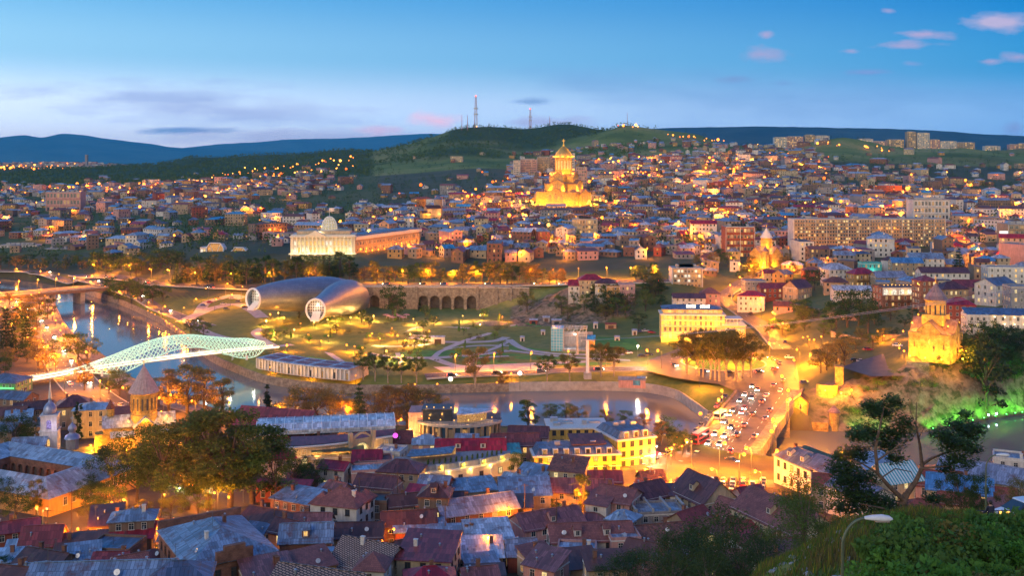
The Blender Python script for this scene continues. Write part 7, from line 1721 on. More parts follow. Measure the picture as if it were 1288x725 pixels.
def simple_house(mw,mr,r_,w,d,h,kind,rh,small=False):
 """(wall builder, roof builder) of a plain house; windows are real insets on the wall's face"""
 wb_=MB();wb_.box(0,0,-4,w,d,h+4,0,base=True)
 fl=max(1,int(h/2.9));fh=h/fl
 for s in 'flr':
  for (x,y,z,rz) in side_spots(w,d,s,[fh*k+fh*.32 for k in range(fl)],2.9,.02,.6):
   if r_.random()<.12:continue
   lit=r_.random();mi=2 if lit<.06 else 3 if lit<.13 else 1;c,n=math.cos(rz),math.sin(rz);a=.6
   if small and r_.random()<.4:continue
   P=[(-a,0,0),(a,0,0),(a,0,fh*.5),(-a,0,fh*.5)];wb_.face([(x+c*u,y+n*u,z+v) for u,_,v in P],mi)
 rb_=MB()
 if kind=='gable':rb_.gable(w,d,h,rh,.4,.15,0,1)
 elif kind=='hip':rb_.hip(w,d,h,rh,.4,0)
 elif kind=='shed':rb_.shed(w,d,h,rh,.3,.14,0,1)
 else:rb_.box(0,0,h,w+.2,d+.2,.5,1,base=True);rb_.box(0,0,h+.5,w-.5,d-.5,.06,0,base=True)
 if r_.random()<.5:rb_.box(r_.uniform(-.3,.3)*w,.1*d,h,.8,.7,rh+1.2,1,base=True)
 return wb_,rb_
far_by_mat={}
for i,(yy,xx,g,px,py,s) in enumerate(cand):
 w,d=r_.uniform(8,14)*s,r_.uniform(7,9.5)*s;h=r_.choice((3.2,3.6,5.8,6.2,6.4,8.8 if s>1 else 6));kind=r_.choice(('gable','gable','hip','hip','shed','flat'));big=r_.random()<.13;w,d,h,kind=(w*1.9,d*1.2,r_.choice((7,10,13)),r_.choice(('flat','hip','gable'))) if big else (w,d,h,kind);rh=r_.uniform(1.6,2.8) if kind!='shed' else 1.4
 if kind=='flat':rh=0
 wm,rm=r_.choice(WCH),r_.choice(RCH);rz=r_.choice((0,PI/2))+r_.gauss(-.15,.3)
 if i<N_NEAR:
  lbl='%s %s house with %s %s roof' %({3.2:'low',3.6:'low'}.get(h,'tall' if h>8 else 'two storey'),wm if wm!='brick' else 'brick',RNAME[rm],kind if kind!='gable' else 'ridged')
  t=thing('house',lbl,'house',(xx,yy,g),rz,'houses on the far bank');wb_,rb_=simple_house(wm,rm,r_,w,d,h,kind,rh)
  wb_.build('wall',[M['w_'+wm],M['glass'],M['lit_warm'],M['lit_dim']],t);rb_.build('roof',[M['r_'+rm],M['w_'+wm]],t);t['auto']=1
 else:
  wb_,rb_=simple_house(wm,rm,r_,w,d,h,kind,rh,yy>1300)
  T=Matrix.Translation((xx,yy,g)) @ Matrix.Rotation(rz,4,'Z')
  B=far_by_mat.setdefault('all',(MB(),[]));b_,mats=B
  def mid(name):
   if M[name] not in mats:mats.append(M[name])
   return mats.index(M[name])
  mw,mr,mg,ml,md=mid('w_'+wm),mid('r_'+rm),mid('glass'),mid('lit_warm'),mid('lit_dim')
  for src,mp_ in ((wb_,{0:mw,1:mg,2:ml,3:md}),(rb_,{0:mr,1:mw})):
   o0=len(b_.v);b_.v += [tuple(T @ Vector(p)) for p in src.v];b_.f += [tuple(o0+k for k in f) for f in src.f];b_.m += [mp_[m_] for m_ in src.m]
b_,mats=far_by_mat['all'];o=b_.build('distant_houses',mats);tag(o,'mass of small distant houses climbing the slopes below the hills',kind='stuff')
# the lit town on the far left plateau
b_=MB();mats=[M['w_white'],M['w_tan'],M['r_blue2'],M['lit_dim'],M['w_pink']]
for _ in range(420):
 px=r_.uniform(-30,125)if r_.random()<.8 else r_.uniform(125,160);yy=r_.uniform(3900,5600);x=(px-CX)/FPX*yy;g=ground(x,yy);wd=r_.uniform(12,30);hh=r_.choice((5,6,8,12));m_=r_.choice((0,1,4))
 b_.box(x,yy,g-3,wd,12,hh+3,m_,r_.uniform(-.4,.4),base=True);b_.box(x,yy,g+hh,wd+1,13,.8,2,0,base=True)
tag(b_.build('plateau_town_houses',mats),'far town of small pale houses on the left plateau under the mountains',kind='stuff')
# --- trees
def leaf_quad(b,p,s,r_,flat=.0):
 th=r_.uniform(0,2*PI);cz=r_.uniform(-1,1);sn=math.sqrt(1-cz*cz);n=Vector((sn*math.cos(th),sn*math.sin(th),cz*(1-flat)+flat)).normalized()
 a=n.orthogonal().normalized();q=r_.uniform(0,6.3);u=(a*math.cos(q)+n.cross(a)*math.sin(q))*s;v=n.cross(u)*r_.uniform(.45,.8)
 p=Vector(p);b.face([p-u*.5-v*.15,p-v*.5,p+u*.55,p+v*.5])
def crown_pts(kind,r_,H_):
 """clump centres (position, radius) of a crown of height H_ (unit metres) standing on z=0 ground"""
 C=[]
 if kind=='round':
  R_=H_*.36
  for _ in range(26):
   a,z=r_.uniform(0,6.28),r_.uniform(.3,.95);rr=R_*math.sqrt(max(0.02,1-((z-.58)/.45)**2))*r_.uniform(.35,1.05);C.append((rr*math.cos(a),rr*math.sin(a),z*H_,H_*r_.uniform(.07,.14)))
 elif kind=='tall':
  R_=H_*.22
  for _ in range(30):
   a,z=r_.uniform(0,6.28),r_.uniform(.24,.97);rr=R_*math.sqrt(max(.03,1-((z-.56)/.46)**2))*r_.uniform(.3,1.1);C.append((rr*math.cos(a),rr*math.sin(a),z*H_,H_*r_.uniform(.05,.095)))
 elif kind=='umbrella':
  R_=H_*.34
  for _ in range(30):
   a,z=r_.uniform(0,6.28),r_.uniform(.5,.98);rr=R_*(.45+.55*math.sin(PI*(z-.45)/.6))*r_.uniform(.2,1.1);C.append((rr*math.cos(a),rr*math.sin(a),z*H_,H_*r_.uniform(.05,.1)))
 elif kind=='cypress':
  for _ in range(34):
   z=r_.uniform(.06,.98);a=r_.uniform(0,6.28);rr=H_*.10*(1-z)**.6*r_.uniform(.2,1);C.append((rr*math.cos(a),rr*math.sin(a),z*H_,H_*(.028+.045*(1-z))))
 elif kind=='fir':
  for L in range(11):
   z=.12+.84*L/10;n=9-int(L*.6)
   for k in range(n):
    a=2*PI*k/n+L*.7;rr=H_*.26*(1-z)**.85+.1
    for q in (.45,.85):C.append((rr*q*math.cos(a),rr*q*math.sin(a),z*H_-rr*q*.25,H_*.03+rr*.1))
 elif kind=='shrub':
  for _ in range(16):
   a=r_.uniform(0,6.28);rr=H_*.75*math.sqrt(r_.random());C.append((rr*math.cos(a),rr*math.sin(a),H_*(.25+.5*r_.random()*(1-rr/H_*.6)),H_*.28))
 return C
TREES={}
def tree_proto(kind,leaf,n,ls,seed,bark='bark',H_=10.0,branches=True,thin=1.0):
 key=(kind,leaf,n,ls,seed,bark)
 if key in TREES:return TREES[key]
 r_=random.Random(seed);C=crown_pts(kind,r_,H_);b=MB();vol=[c[3]**2 for c in C];tot=sum(vol)
 for c,v in zip(C,vol):
  m_=max(3,int(n*v/tot))
  for _ in range(m_):
   d=Vector((r_.gauss(0,1),r_.gauss(0,1),r_.gauss(0,.8))).normalized()*c[3]*r_.uniform(.35,1.15)*thin
   leaf_quad(b,(c[0]+d.x,c[1]+d.y,c[2]+d.z*.8),ls*r_.uniform(.6,1.3),r_,.15)
 cm=b.mesh('crown',M[leaf],uv=False)
 t=MB();tr=H_*.018 if kind!='shrub' else H_*.03
 tz={'round':.62,'tall':.8,'umbrella':.7,'cypress':.9,'fir':.95,'shrub':.4}[kind]*H_
 pts=[(0,0,-H_*.08),(r_.uniform(-.02,.02)*H_,r_.uniform(-.02,.02)*H_,tz*.5),(r_.uniform(-.04,.04)*H_,r_.uniform(-.04,.04)*H_,tz)]
 t.tube(pts,[tr*1.35,tr,tr*.3],7)
 if kind in ('round','tall','umbrella','shrub'):
  for c in C[:14 if kind!='shrub' else 6]:
   z0=min(c[2]*r_.uniform(.45,.7),tz*.8);t.tube([(0,0,z0),(c[0]*.5,c[1]*.5,(z0+c[2])*.5+.02*H_),(c[0],c[1],c[2])],[tr*.5,tr*.32,tr*.1],5)
 tm=t.mesh('trunk',M[bark],smooth=True);TREES[key]=(cm,tm);return TREES[key]
CAN={}
def tree(kind,leaf,p,h,label,group,lod='mid',bark='bark',name=None,wide=1.0,cat='tree',seeds=4):
 n,ls={'near':(5200,.24),'mid':(1500,.42),'far':(420,.75),'fore':(9000,.16)}[lod]
 sd_=int(abs(p[0]*13+p[1]*7)) %seeds
 cm,tm=tree_proto(kind,leaf,n,ls,sd_+1,bark)
 t=thing(name or {'cypress':'cypress_tree','fir':'fir_tree','shrub':'shrub'}.get(kind,'tree'),label,cat,p,(abs(p[0])*3.1) %6.28,group,(h/10*wide,h/10*wide,h/10))
 inst(tm,'trunk',t);inst(cm,'crown',t);t['auto']=1;return t
def T(kind,leaf,px,py_base,py_top,label,group,lod='mid',Y=None,bark='bark',wide=1.0,**k):
 """tree whose foot is seen at px, py_base and whose top at py_top"""
 p=at(px,py_base,0,k.pop('lo',60)) if Y is None else gp(px,Y)
 h=(CAMZ-p.z)-(py_top-HY)/FPX*p.y
 return tree(kind,leaf,p,max(h,1.0),label,group,lod,bark,wide=wide,**k)
# the dark group of tall trees in front of the old church
for px,pb,pt,k,lf,wd in ((140,628,558,'round','leaf_dark',1.1),(172,632,540,'round','leaf_mid',1.1),(205,640,530,'round','leaf_mid',1.15),(236,642,522,'tall','leaf_mid',1.5),(262,642,514,'tall','leaf_olive',1.5),(290,645,516,'tall','leaf_mid',1.5),(318,640,530,'tall','leaf_mid',1.6),(345,640,558,'round','leaf_mid',1.1),(192,610,556,'round','leaf_olive',1.2),(225,606,540,'round','leaf_dark',1.2),(300,612,536,'round','leaf_dark',1.2),(160,590,562,'round','leaf_dark',1.2)):
 T(k,lf,px,pb,pt,'tall dark green tree in the grove before the old church','grove before the old church','near',wide=wd,lo=200)
for px,pb,pt,k,lf in ((370,618,572,'round','leaf_dark'),(392,622,580,'round','leaf_mid'),(412,612,586,'round','leaf_mid'),(438,610,592,'round','leaf_bright')):
 T(k,lf,px,pb,pt,'bushy green tree between the grove and the white villa','bushy trees by the white villa','near',wide=1.25,lo=200)
for px,pb,pt,k,lf,lb in ((20,566,520,'round','leaf_dark','round dark tree left of the white bell tower'),(38,562,526,'round','leaf_dark','dark tree between round tree and bell tower'),(20,658,612,'round','leaf_dark','dark tree at the left edge below the blue roofs'),(46,650,604,'tall','leaf_olive','loose feathery tree beside the orange lit wall'),(6,640,600,'round','leaf_dark','dark bush tree in the left corner under the blue roof'),(97,556,505,'cypress','leaf_black','slim cypress left of the cream three storey house'),(123,545,506,'fir','needle','dark conifer beside the golden church gable'),(102,552,508,'cypress','leaf_black','cypress close behind the bell tower'),(190,700,682,'round','leaf_bright','small bright green tree below the maroon lean-to'),(200,712,690,'round','leaf_mid','green bush beside the large red brick house'),(310,730,694,'round','leaf_bright','bright green tree in front of the red brick gable'),(8,725,700,'round','leaf_dark','dark bush in the bottom left corner'),(128,660,636,'round','leaf_olive','olive bush behind the rusty shed'),(150,655,632,'round','leaf_olive','olive bush left of the tall brown house'),(652,600,570,'round','leaf_mid','green tree at the left end of the long yellow house'),(676,602,588,'round','leaf_mid','small bush before the long yellow house'),(733,650,598,'tall','leaf_mid','green tree growing through the mauve roofs'),(700,655,632,'round','leaf_dark','dark bush below the mauve metal roof'),(715,660,634,'round','leaf_dark','second dark bush below the mauve metal roof'),(690,648,628,'round','leaf_dark','dark leafy bush beside the lit porch'),(765,600,586,'round','leaf_mid','round bush at the foot of the tall yellow building'),(830,645,614,'round','leaf_dark','dark tree left of the steep plum roof'),(540,728,712,'round','leaf_dark','bush at the bottom edge before the cream house'),(752,606,592,'round','leaf_mid','low bush beside the entrance of the yellow building')):
 T(k,lf,px,pb,pt,lb,'single trees among the old town houses','near',wide=1.2 if k=='round' else 1.0,lo=150)
# bronze coloured trees along the near river side
for px,pb,pt,k,lf in ((150,500,462,'round','leaf_mid'),(212,520,458,'tall','leaf_spring'),(236,520,452,'tall','leaf_spring'),(258,522,456,'tall','leaf_spring'),(280,520,470,'tall','leaf_spring'),(200,512,468,'round','leaf_spring'),(137,496,470,'round','leaf_mid'),(372,540,482,'round','leaf_olive'),(396,540,480,'round','leaf_spring'),(414,540,482,'round','leaf_spring'),(438,538,490,'round','leaf_spring'),(470,540,486,'round','leaf_spring'),(490,542,480,'tall','leaf_spring'),(512,540,476,'tall','leaf_spring'),(535,540,484,'round','leaf_olive'),(555,530,488,'round','leaf_spring'),(664,540,488,'tall','leaf_mid'),(692,532,497,'round','leaf_mid'),(712,532,496,'round','leaf_mid'),(728,535,500,'round','leaf_spring'),(762,535,508,'round','leaf_mid'),(786,535,508,'round','leaf_mid'),(810,540,512,'round','leaf_spring'),(840,556,510,'round','leaf_mid'),(832,560,518,'tall','leaf_spring'),(854,566,528,'round','leaf_olive')):
 T(k,lf,px,pb,pt+(pb-pt)*(.3 if px>540 else .12),'spring-leaved tree along the near bank of the river','trees along the near river bank','near',wide=1.35 if k=='round' else 1.5,lo=200)
T('fir','needle',452,545,481,'single dark fir standing among the bronze river trees',None,'near',lo=250);T('cypress','leaf_black',336,520,484,'spindly dark conifer rising beside the maroon market wing',None,'near',lo=250,wide=1.6)
for px,pb,pt in ((845,566,540),(858,572,544),(869,566,546),(850,580,552)):T('umbrella','leaf_black',px,pb,pt,'dark palm-like tree by the terrace at the end of the yellow buildings','dark trees by the bridge terrace','near',lo=200)
# left: road side trees
for px,pb,pt,k,lf in ((8,440,388,'fir','leaf_black'),(33,442,398,'fir','leaf_black'),(18,446,412,'cypress','leaf_black'),(30,395,372,'round','leaf_spring'),(50,392,370,'round','leaf_spring'),(60,402,376,'round','leaf_olive'),(12,384,368,'round','leaf_spring'),(36,412,380,'round','leaf_spring'),(98,452,418,'round','leaf_mid'),(110,456,424,'round','leaf_mid'),(88,445,420,'round','leaf_olive'),(48,462,430,'round','leaf_spring'),(58,470,440,'round','leaf_spring'),(66,446,428,'round','leaf_mid'),(44,450,424,'round','leaf_spring'),(106,492,452,'tall','leaf_spring'),(34,456,432,'round','leaf_dark')):
 T(k,lf,px,pb,pt,'roadside tree by the left embankment road','trees along the embankment road','mid',wide=1.3 if k in ('round',) else 1.1,lo=250)
for px,pb,pt,k,lf in ((138,372,348,'round','leaf_dark'),(150,378,352,'round','leaf_mid'),(165,382,350,'round','leaf_mid'),(178,384,354,'round','leaf_mid'),(192,382,358,'round','leaf_dark'),(205,380,360,'round','leaf_mid'),(160,372,350,'round','leaf_olive'),(240,420,402,'round','leaf_olive'),(256,424,404,'round','leaf_mid'),(248,418,400,'round','leaf_olive')):
 T(k,lf,px,pb,pt,'bushy tree between the quay road and the park','trees by the quay road','mid',wide=1.4,lo=400)
for i in range(18):
 px=122+i*6.2+r_.uniform(-2,2);pb=346+r_.uniform(-8,3)-(6 if px>190 else 0);T('round',r_.choice(['leaf_dark','leaf_mid','leaf_olive']),px,pb,pb-r_.uniform(16,26),'tree of the dark clump above the far quay','dark clump above the far quay','mid',wide=1.3,lo=500)
for i in range(17):
 px=-5+i*7.8+r_.uniform(-2,2);pb=344+r_.uniform(-8,0);T('round',r_.choice(['leaf_spring','leaf_mid','leaf_olive','leaf_dark']),px,pb,pb-r_.uniform(10,20),'tree along the far quay at the left','trees along the far quay','mid',wide=1.3,lo=500)
# cliff side rows of pointed trees and the row along the top of the arched wall
for i in range(29):
 px=222+i*8.0+r_.uniform(-2,2);pb=356+r_.uniform(-3,4)-(0 if px<330 else 4);T(r_.choice(['tall','tall','fir','round']),r_.choice(['leaf_dark','leaf_mid','leaf_dark','leaf_olive']),px,pb,pb-r_.uniform(20,34),'tree of the dark row on the slope above the upper road','trees on the slope above the upper road','mid',wide=1.35,lo=640)
for i in range(50):
 px=452+i*7.7+r_.uniform(-2,2)
 if px>838:break
 if 715<px<796:continue
 pb=357+r_.uniform(-4,1);T(r_.choice(['round','tall','round']),r_.choice(['leaf_spring','leaf_olive','leaf_mid','leaf_dark']),px,pb,pb-r_.uniform(15,29),'tree in the lamp-lit row above the arched wall','trees above the arched wall','mid',wide=1.3,lo=655)
T('round','leaf_dark',494,398,357,'large lone tree in front of the arched wall',None,'mid',wide=1.05);T('round','leaf_dark',500,400,374,'smaller tree at the foot of the large lone tree by the arches',None,'mid',wide=1.2);T('cypress','leaf_black',528,392,374,'slim cypress before the arched wall',None,'mid')
for i in range(26):
 px=r_.uniform(745,838);pb=r_.uniform(372,414) if px<815 else r_.uniform(366,392);T('round',r_.choice(['leaf_dark','leaf_mid','leaf_dark','leaf_olive']),px,pb,pb-r_.uniform(14,28),'tree of the wooded slope left of the yellow hotel','wooded slope by the yellow hotel','mid',wide=1.4,lo=480)
for px,pb,pt,lf in ((663,392,366,'leaf_olive'),(722,382,366,'leaf_mid'),(706,395,372,'leaf_mid'),(735,392,370,'leaf_mid'),(714,404,386,'leaf_olive'),(660,378,368,'leaf_mid')):T('round',lf,px,pb,pt,'shrubby tree clinging to the rocky bluff','shrubby trees on the bluff','mid',wide=1.2,lo=500)
# park trees
for px,pb,pt,lf in ((457,478,444,'leaf_mid'),(472,480,446,'leaf_mid'),(488,482,449,'leaf_mid'),(505,482,450,'leaf_mid'),(524,482,450,'leaf_mid'),(597,488,438,'leaf_spring'),(688,482,447,'leaf_mid'),(717,480,445,'leaf_olive'),(756,474,432,'leaf_olive'),(772,474,436,'leaf_olive'),(632,488,468,'leaf_spring')):
 T('umbrella',lf,px,pb,pt,'slender tree with pale trunk beside the river road of the park','slender trees along the park road','near',bark='bark_pale',wide=1.15,lo=400)
rp=random.Random(77)
for i in range(50):
 px,py=rp.uniform(330,640),rp.uniform(398,458)
 if py>440 and px<450:continue
 T(rp.choice(['round','cypress','round','umbrella']),rp.choice(['leaf_mid','leaf_bright','leaf_bright','leaf_olive']),px,py,py-rp.uniform(8,16),'small young tree planted in the park lawns','young park trees','far',wide=1.15,lo=440)
for px,pt in ((864,424),(878,420),(893,418),(905,421),(914,420),(934,424),(944,430),(884,428),(899,424),(925,420)):
 T('umbrella','leaf_olive',px,482-abs(px-905)*.12,pt-3,'tall plane tree with bare pale trunk on the corner by the roundabout','plane trees by the roundabout','near',bark='bark_pale',wide=1.12,lo=400)
# cliff and slope trees at the right
for px,pb,pt,k,lf in ((1230,448,404,'round','leaf_dark'),(1246,452,410,'round','leaf_dark'),(1262,448,408,'round','leaf_black'),(1278,450,412,'round','leaf_black'),(1290,446,416,'round','leaf_dark'),(1218,446,420,'round','leaf_mid'),(1240,500,430,'tall','leaf_black'),(1256,475,440,'round','leaf_dark'),(1276,480,446,'round','leaf_dark')):T(k,lf,px,pb,pt,'dark tree on the cliff top right of the church','dark trees on the cliff top','mid',wide=1.25,lo=380)
for px,pb,pt,k,lf in ((1066,412,366,'round','leaf_dark'),(1080,410,362,'round','leaf_dark'),(1052,415,378,'round','leaf_dark'),(1092,420,380,'round','leaf_dark'),(1100,408,384,'round','leaf_dark'),(1024,366,338,'round','leaf_dark'),(1012,364,350,'round','leaf_mid'),(1096,362,344,'cypress','leaf_black'),(1100,362,343,'cypress','leaf_black'),(1107,362,342,'cypress','leaf_black'),(1120,358,344,'cypress','leaf_black'),(1206,352,312,'fir','leaf_black'),(1148,400,384,'round','leaf_dark'),(1250,378,362,'round','leaf_dark'),(1270,384,366,'round','leaf_mid'),(1040,466,432,'round','leaf_spring'),(1062,462,424,'round','leaf_spring'),(1052,462,430,'round','leaf_spring'),(1032,470,440,'round','leaf_olive')):
 T(k,lf,px,pb,pt,'tree on the slope between square and cliff church','trees on the slope by the cliff church','mid',wide=1.3 if k=='round' else 1.2,lo=380)
for i in range(14):
 px=rp.uniform(962,1046);pb=rp.uniform(388,424)-(px-962)*.05;T('round',rp.choice(['leaf_bright','leaf_mid','leaf_mid']),px,pb,pb-rp.uniform(10,20),'green-lit tree in the gully above the square','green-lit gully trees','mid',wide=1.4,lo=440)
for i in range(26):
 px=rp.uniform(1060,1290);Y=YR(px)+rp.uniform(3,18);T('shrub',rp.choice(['leaf_mid','leaf_dark','leaf_olive']),px,0,0,'shrub growing from the face of the cliff','shrubs on the cliff face','far',Y=Y) if False else tree('shrub',rp.choice(['leaf_mid','leaf_dark','leaf_bright']),gp(px,Y),rp.uniform(2.5,5.5),'shrub growing from the face of the cliff','shrubs on the cliff face','mid')
# small church wood and street trees on the far bank
for i in range(19):
 px=rp.choice([rp.uniform(925,1010),rp.uniform(860,930)]);pb=rp.uniform(326,352);T('round',rp.choice(['leaf_olive','leaf_mid','leaf_dark','leaf_spring']),px,pb,pb-rp.uniform(10,20),'street tree near the small golden church','trees by the small golden church','mid',wide=1.3,lo=560)
# woods and garden trees of the far slopes: too many and too small to count
def wood(name,label,spots,leaf,nleaf,ls):
 b=MB();rr=random.Random(5)
 for (x,y,z,h,wd) in spots:
  for _ in range(nleaf):
   a=rr.uniform(0,6.28);q=rr.random();rad=wd*math.sqrt(max(.05,1-(q*1.5-.55)**2))*rr.uniform(.3,1);leaf_quad(b,(x+rad*math.cos(a),y+rad*math.sin(a),z+h*(.12+.86*q)),ls*wd*rr.uniform(.7,1.3),rr,.2)
 tag(b.build(name,M[leaf],uv=False),label,kind='stuff')
sp={'leaf_mid':[],'leaf_dark':[],'leaf_black':[]}
for _ in range(12000):
 Y=760*((3000/760)**rp.random());px=rp.uniform(-20,1310);x=(px-CX)/FPX*Y
 if Y<YR(px)+60:continue
 g=ground(x,Y);py=HY+FPX*(CAMZ-g)/Y;dn=density(px,py,Y);pr=.85 if dn>.4 else (.75 if px<620 or px>1040 else .35)
 if 480<px<760 and Y>2000:pr=.25
 if fbm(x,Y,120,3)<(.05 if dn>.4 else -.1):pr *= .35
 if Y>2300:pr *= .5
 if rp.random()>pr or not gfree(x,Y,1.5):continue
 if Y<900 and 345<px<540:continue
 gput(x,Y,2.5);h=rp.uniform(5,11);k=rp.random();sp['leaf_mid' if k<.45 else 'leaf_dark' if k<.88 else 'leaf_black'].append((x,Y,g,h*(1.5 if k>.88 else 1),h*(.45 if k<.88 else .16)))
wood('garden_trees','mid green garden trees between the distant houses',sp['leaf_mid'],'leaf_mid',22,.42);wood('garden_trees','dark green trees between the distant houses',sp['leaf_dark'],'leaf_dark',22,.42);wood('distant_cypresses','dark pointed cypresses among the distant houses',sp['leaf_black'],'leaf_black',22,.8)
sp=[]
for _ in range(9000):
 Y=rp.uniform(2200,3900);px=rp.uniform(-20,830);x=(px-CX)/FPX*Y;g=ground(x,Y)
 if px>470 and not (Y>2950 and px>560) and fbm(x,Y,300,4)<.12:continue
 h=rp.uniform(6,11);sp.append((x,Y,g,h,h*.55))
wood('hill_forest','dark forest covering the left ridge and the crest of the hill',sp,'leaf_mid',9,.7)
for i in range(74):
 px,py=rp.uniform(325,640),rp.uniform(394,458)
 if py>436 and px<450:continue
 t=tree('shrub',rp.choice(['leaf_mid','leaf_bright','leaf_dark','leaf_olive']),at(px,py,0,430),rp.uniform(1.6,3.4),'clipped shrub in the beds of the park','shrubs of the park beds','mid',name='park_shrub',cat='shrub')
for i in range(12):px=rp.uniform(-4,46);pb=rp.uniform(398,476);T('round',rp.choice(['leaf_dark','leaf_spring','leaf_mid']),px,pb,pb-rp.uniform(16,30),'dark tree in the block left of the embankment road','trees left of the embankment road','mid',wide=1.4,lo=250)
for px,pb,pt,k,lf in ((108,640,604,'round','leaf_dark'),(122,650,606,'round','leaf_dark'),(136,656,612,'round','leaf_mid'),(112,660,630,'round','leaf_olive'),(180,662,632,'round','leaf_olive'),(215,655,620,'round','leaf_olive'),(250,648,606,'round','leaf_mid')):T(k,lf,px,pb,pt,'dark tree beside the orange wall of the courtyard building','trees by the orange wall','near',wide=1.3,lo=200)
for px,pb in ((1010,408),(1030,402),(1044,410),(1060,436),(1084,432),(1110,430),(1098,438),(1124,424),(1138,412),(1120,404),(1076,440),(1036,424)):T('round',rp.choice(['leaf_dark','leaf_mid','leaf_olive']),px,pb,pb-rp.uniform(12,22),'bushy tree on the terraces between square and cliff church','trees on the terraces below the red houses','mid',wide=1.5,lo=380)
for i in range(24):
 px=rp.uniform(1165,1295);Y=YR(px)+rp.uniform(4,26);tree('round',rp.choice(['leaf_dark','leaf_dark','leaf_mid','leaf_black']),gp(px,Y),rp.uniform(6,10),'dark tree clinging to the cliff below the church','dark trees on the cliff face','mid',wide=1.25)
rl=random.Random(8)
LAMP_K,GLOBE_K=9.0,15.0
# --- lamps
def post_meshes():
 b=MB();b.tube([(0,0,-.6),(0,0,7.2),(0,-.35,7.8),(0,-1.3,8.05)],[.13,.09,.07,.06],6);P=b.mesh('post',M['pole'])
 b=MB();b.box(0,-1.6,8.1,.34,.9,.16);Hd=b.mesh('lamp_head',M['steel'])
 o={}
 for k,m_ in (('s','bulb'),('y','bulb_y'),('w','bulb_w'),('c','bulb_c')):
  b=MB();b.sphere((0,0,0),1.0,10,6);o[k]=b.mesh('bulb',M[m_],smooth=True)
 b=MB();b.tube([(0,0,-.4),(0,0,3.6)],[.09,.06],6);b.lathe([(.2,3.5),(.24,3.62),(.1,3.7)],8);G=b.mesh('post',M['dark_metal'])
 return P,Hd,o,G
LP,LH,LBULB,LG=post_meshes()
LCOL={'s':SODIUM,'y':WARM,'w':WHITE,'c':COOL}
def street_lamp(p,label,group,pw=2600,k='s',rz=0.0,r=.42,hs=1.0):
 r *= rl.uniform(.75,1.25);pw *= rl.uniform(.6,1.4)
 t=thing('street_lamp',label,'street lamp',p,rz,group,hs);t['auto']=1
 inst(LP,'post',t);h=inst(LH,'lamp_head',t);inst(LBULB[k],'bulb',h,(0,-1.6,7.95),0,r/hs)
 if pw:lamp_light('lamp_light',t,(0,-1.6,7.4),pw*LAMP_K,LCOL[k],.35)
 return t
def globe_lamp(p,label,group,pw=260,k='y',r=.34,hs=1.0):
 t=thing('park_lamp',label,'park lamp',p,0,group,hs);t['auto']=1;inst(LG,'post',t);inst(LBULB[k],'globe',t,(0,0,3.9),0,r/hs)
 if pw:lamp_light('lamp_light',t,(0,0,3.2),pw*GLOBE_K,LCOL[k],.25)
 return t
def along(S,w,n,off,f0=0.0,f1=1.0):
 out=[]
 for i in range(n):
  f=f0+(f1-f0)*(i+.5)/n;u=f*(len(S)-1);j=min(int(u),len(S)-2);c=S[j].lerp(S[j+1],u-j);d=(S[j+1]-S[j]);d.z=0;d.normalize();a=Vector((d.y,-d.x,0));q=c+a*off*(w/2+1.0);out.append((Vector((q.x,q.y,max(ground(q.x,q.y),1.5)+.1)),math.atan2(a.y*(-off),a.x*(-off))+PI/2,d))
 return out
def road_lamps(key,n,off,label,group,pw,f0=0,f1=1,k='s',r=.42):
 S,w,fl=ROADS[key]
 for q,rz,d in along(S,w,n,off,f0,f1):street_lamp(q,label,group,pw,k,rz,r)
road_lamps('embank',9,1,'tall sodium lamp on the river side of the left embankment road','lamps along the left embankment road',2400,.05,.95);road_lamps('embank',8,-1,'tall sodium lamp on the town side of the left embankment road','lamps along the left embankment road',2400,.1,.95)
road_lamps('quay',13,1,'street lamp along the far quay mirrored in the river','lamps along the far quay',2400,.02,.98,'s',.5);road_lamps('wall_top',12,-1,'tall street lamp on the road above the arched wall','lamps above the arched wall',4200,.02,.98);road_lamps('upper',9,-1,'street lamp on the upper road below the dark row of trees','lamps along the upper road',3400,.02,.9)
road_lamps('rike',6,-1,'street lamp on the river road below the park','lamps along the park river road',2600,.05,.95);road_lamps('hill',8,1,'street lamp on the steep street climbing from the square','lamps along the climbing street',4200,.05,.98)
for px,py,r in ((990,494,.62),(992,506,.5),(989,508,.6),(971,534,.62),(969,550,.6),(974,541,.4)):street_lamp(gz(px,py+22,BZ),'bright sodium lamp on the right parapet of the road bridge','lamps on the road bridge',4800,'s',0,r,.95)
for px,py,r in ((909,497,.62),(905,509,.62),(882,529,.6)):street_lamp(gz(px,py+22,BZ),'bright sodium lamp on the left parapet of the road bridge','lamps on the road bridge',4800,'s',PI,r,.95)
for px,py in ((928,446),(1000,462),(1018,452),(832,448),(860,438),(968,436),(1006,446),(946,428),(880,470),(985,482)):street_lamp(gz(px,py+16,8.9),'tall sodium lamp lighting the roundabout square','lamps around the roundabout',4500,'s',rl.uniform(0,6),.5)
for px,py in ((838,600),(870,590),(945,598),(975,604),(902,628),(958,632),(930,606),(800,612),(905,592)):street_lamp(at(px,py,0,200),'sodium lamp at the junction and car park south of the bridge','lamps at the junction and car park',3600,'s',rl.uniform(0,6),.42)
a,an,L=FARB
for i in range(8):
 u=L*(i+.5)/8;street_lamp((a.x+math.cos(an)*u-math.sin(an)*8,a.y+math.sin(an)*u+math.cos(an)*8,10.2),'street lamp on the low concrete bridge upstream','lamps on the upstream bridge',3000,'s',an,.5)
for px,py in ((10,404),(24,396),(5,414),(14,426),(26,418),(60,388),(46,384),(4,396),(52,436),(58,458),(30,446),(70,470),(46,470)):street_lamp(at(px,py,0,200),'street lamp among the trees left of the embankment road','lamps among the trees by the embankment road',1600,'s',rl.uniform(0,6),.46)
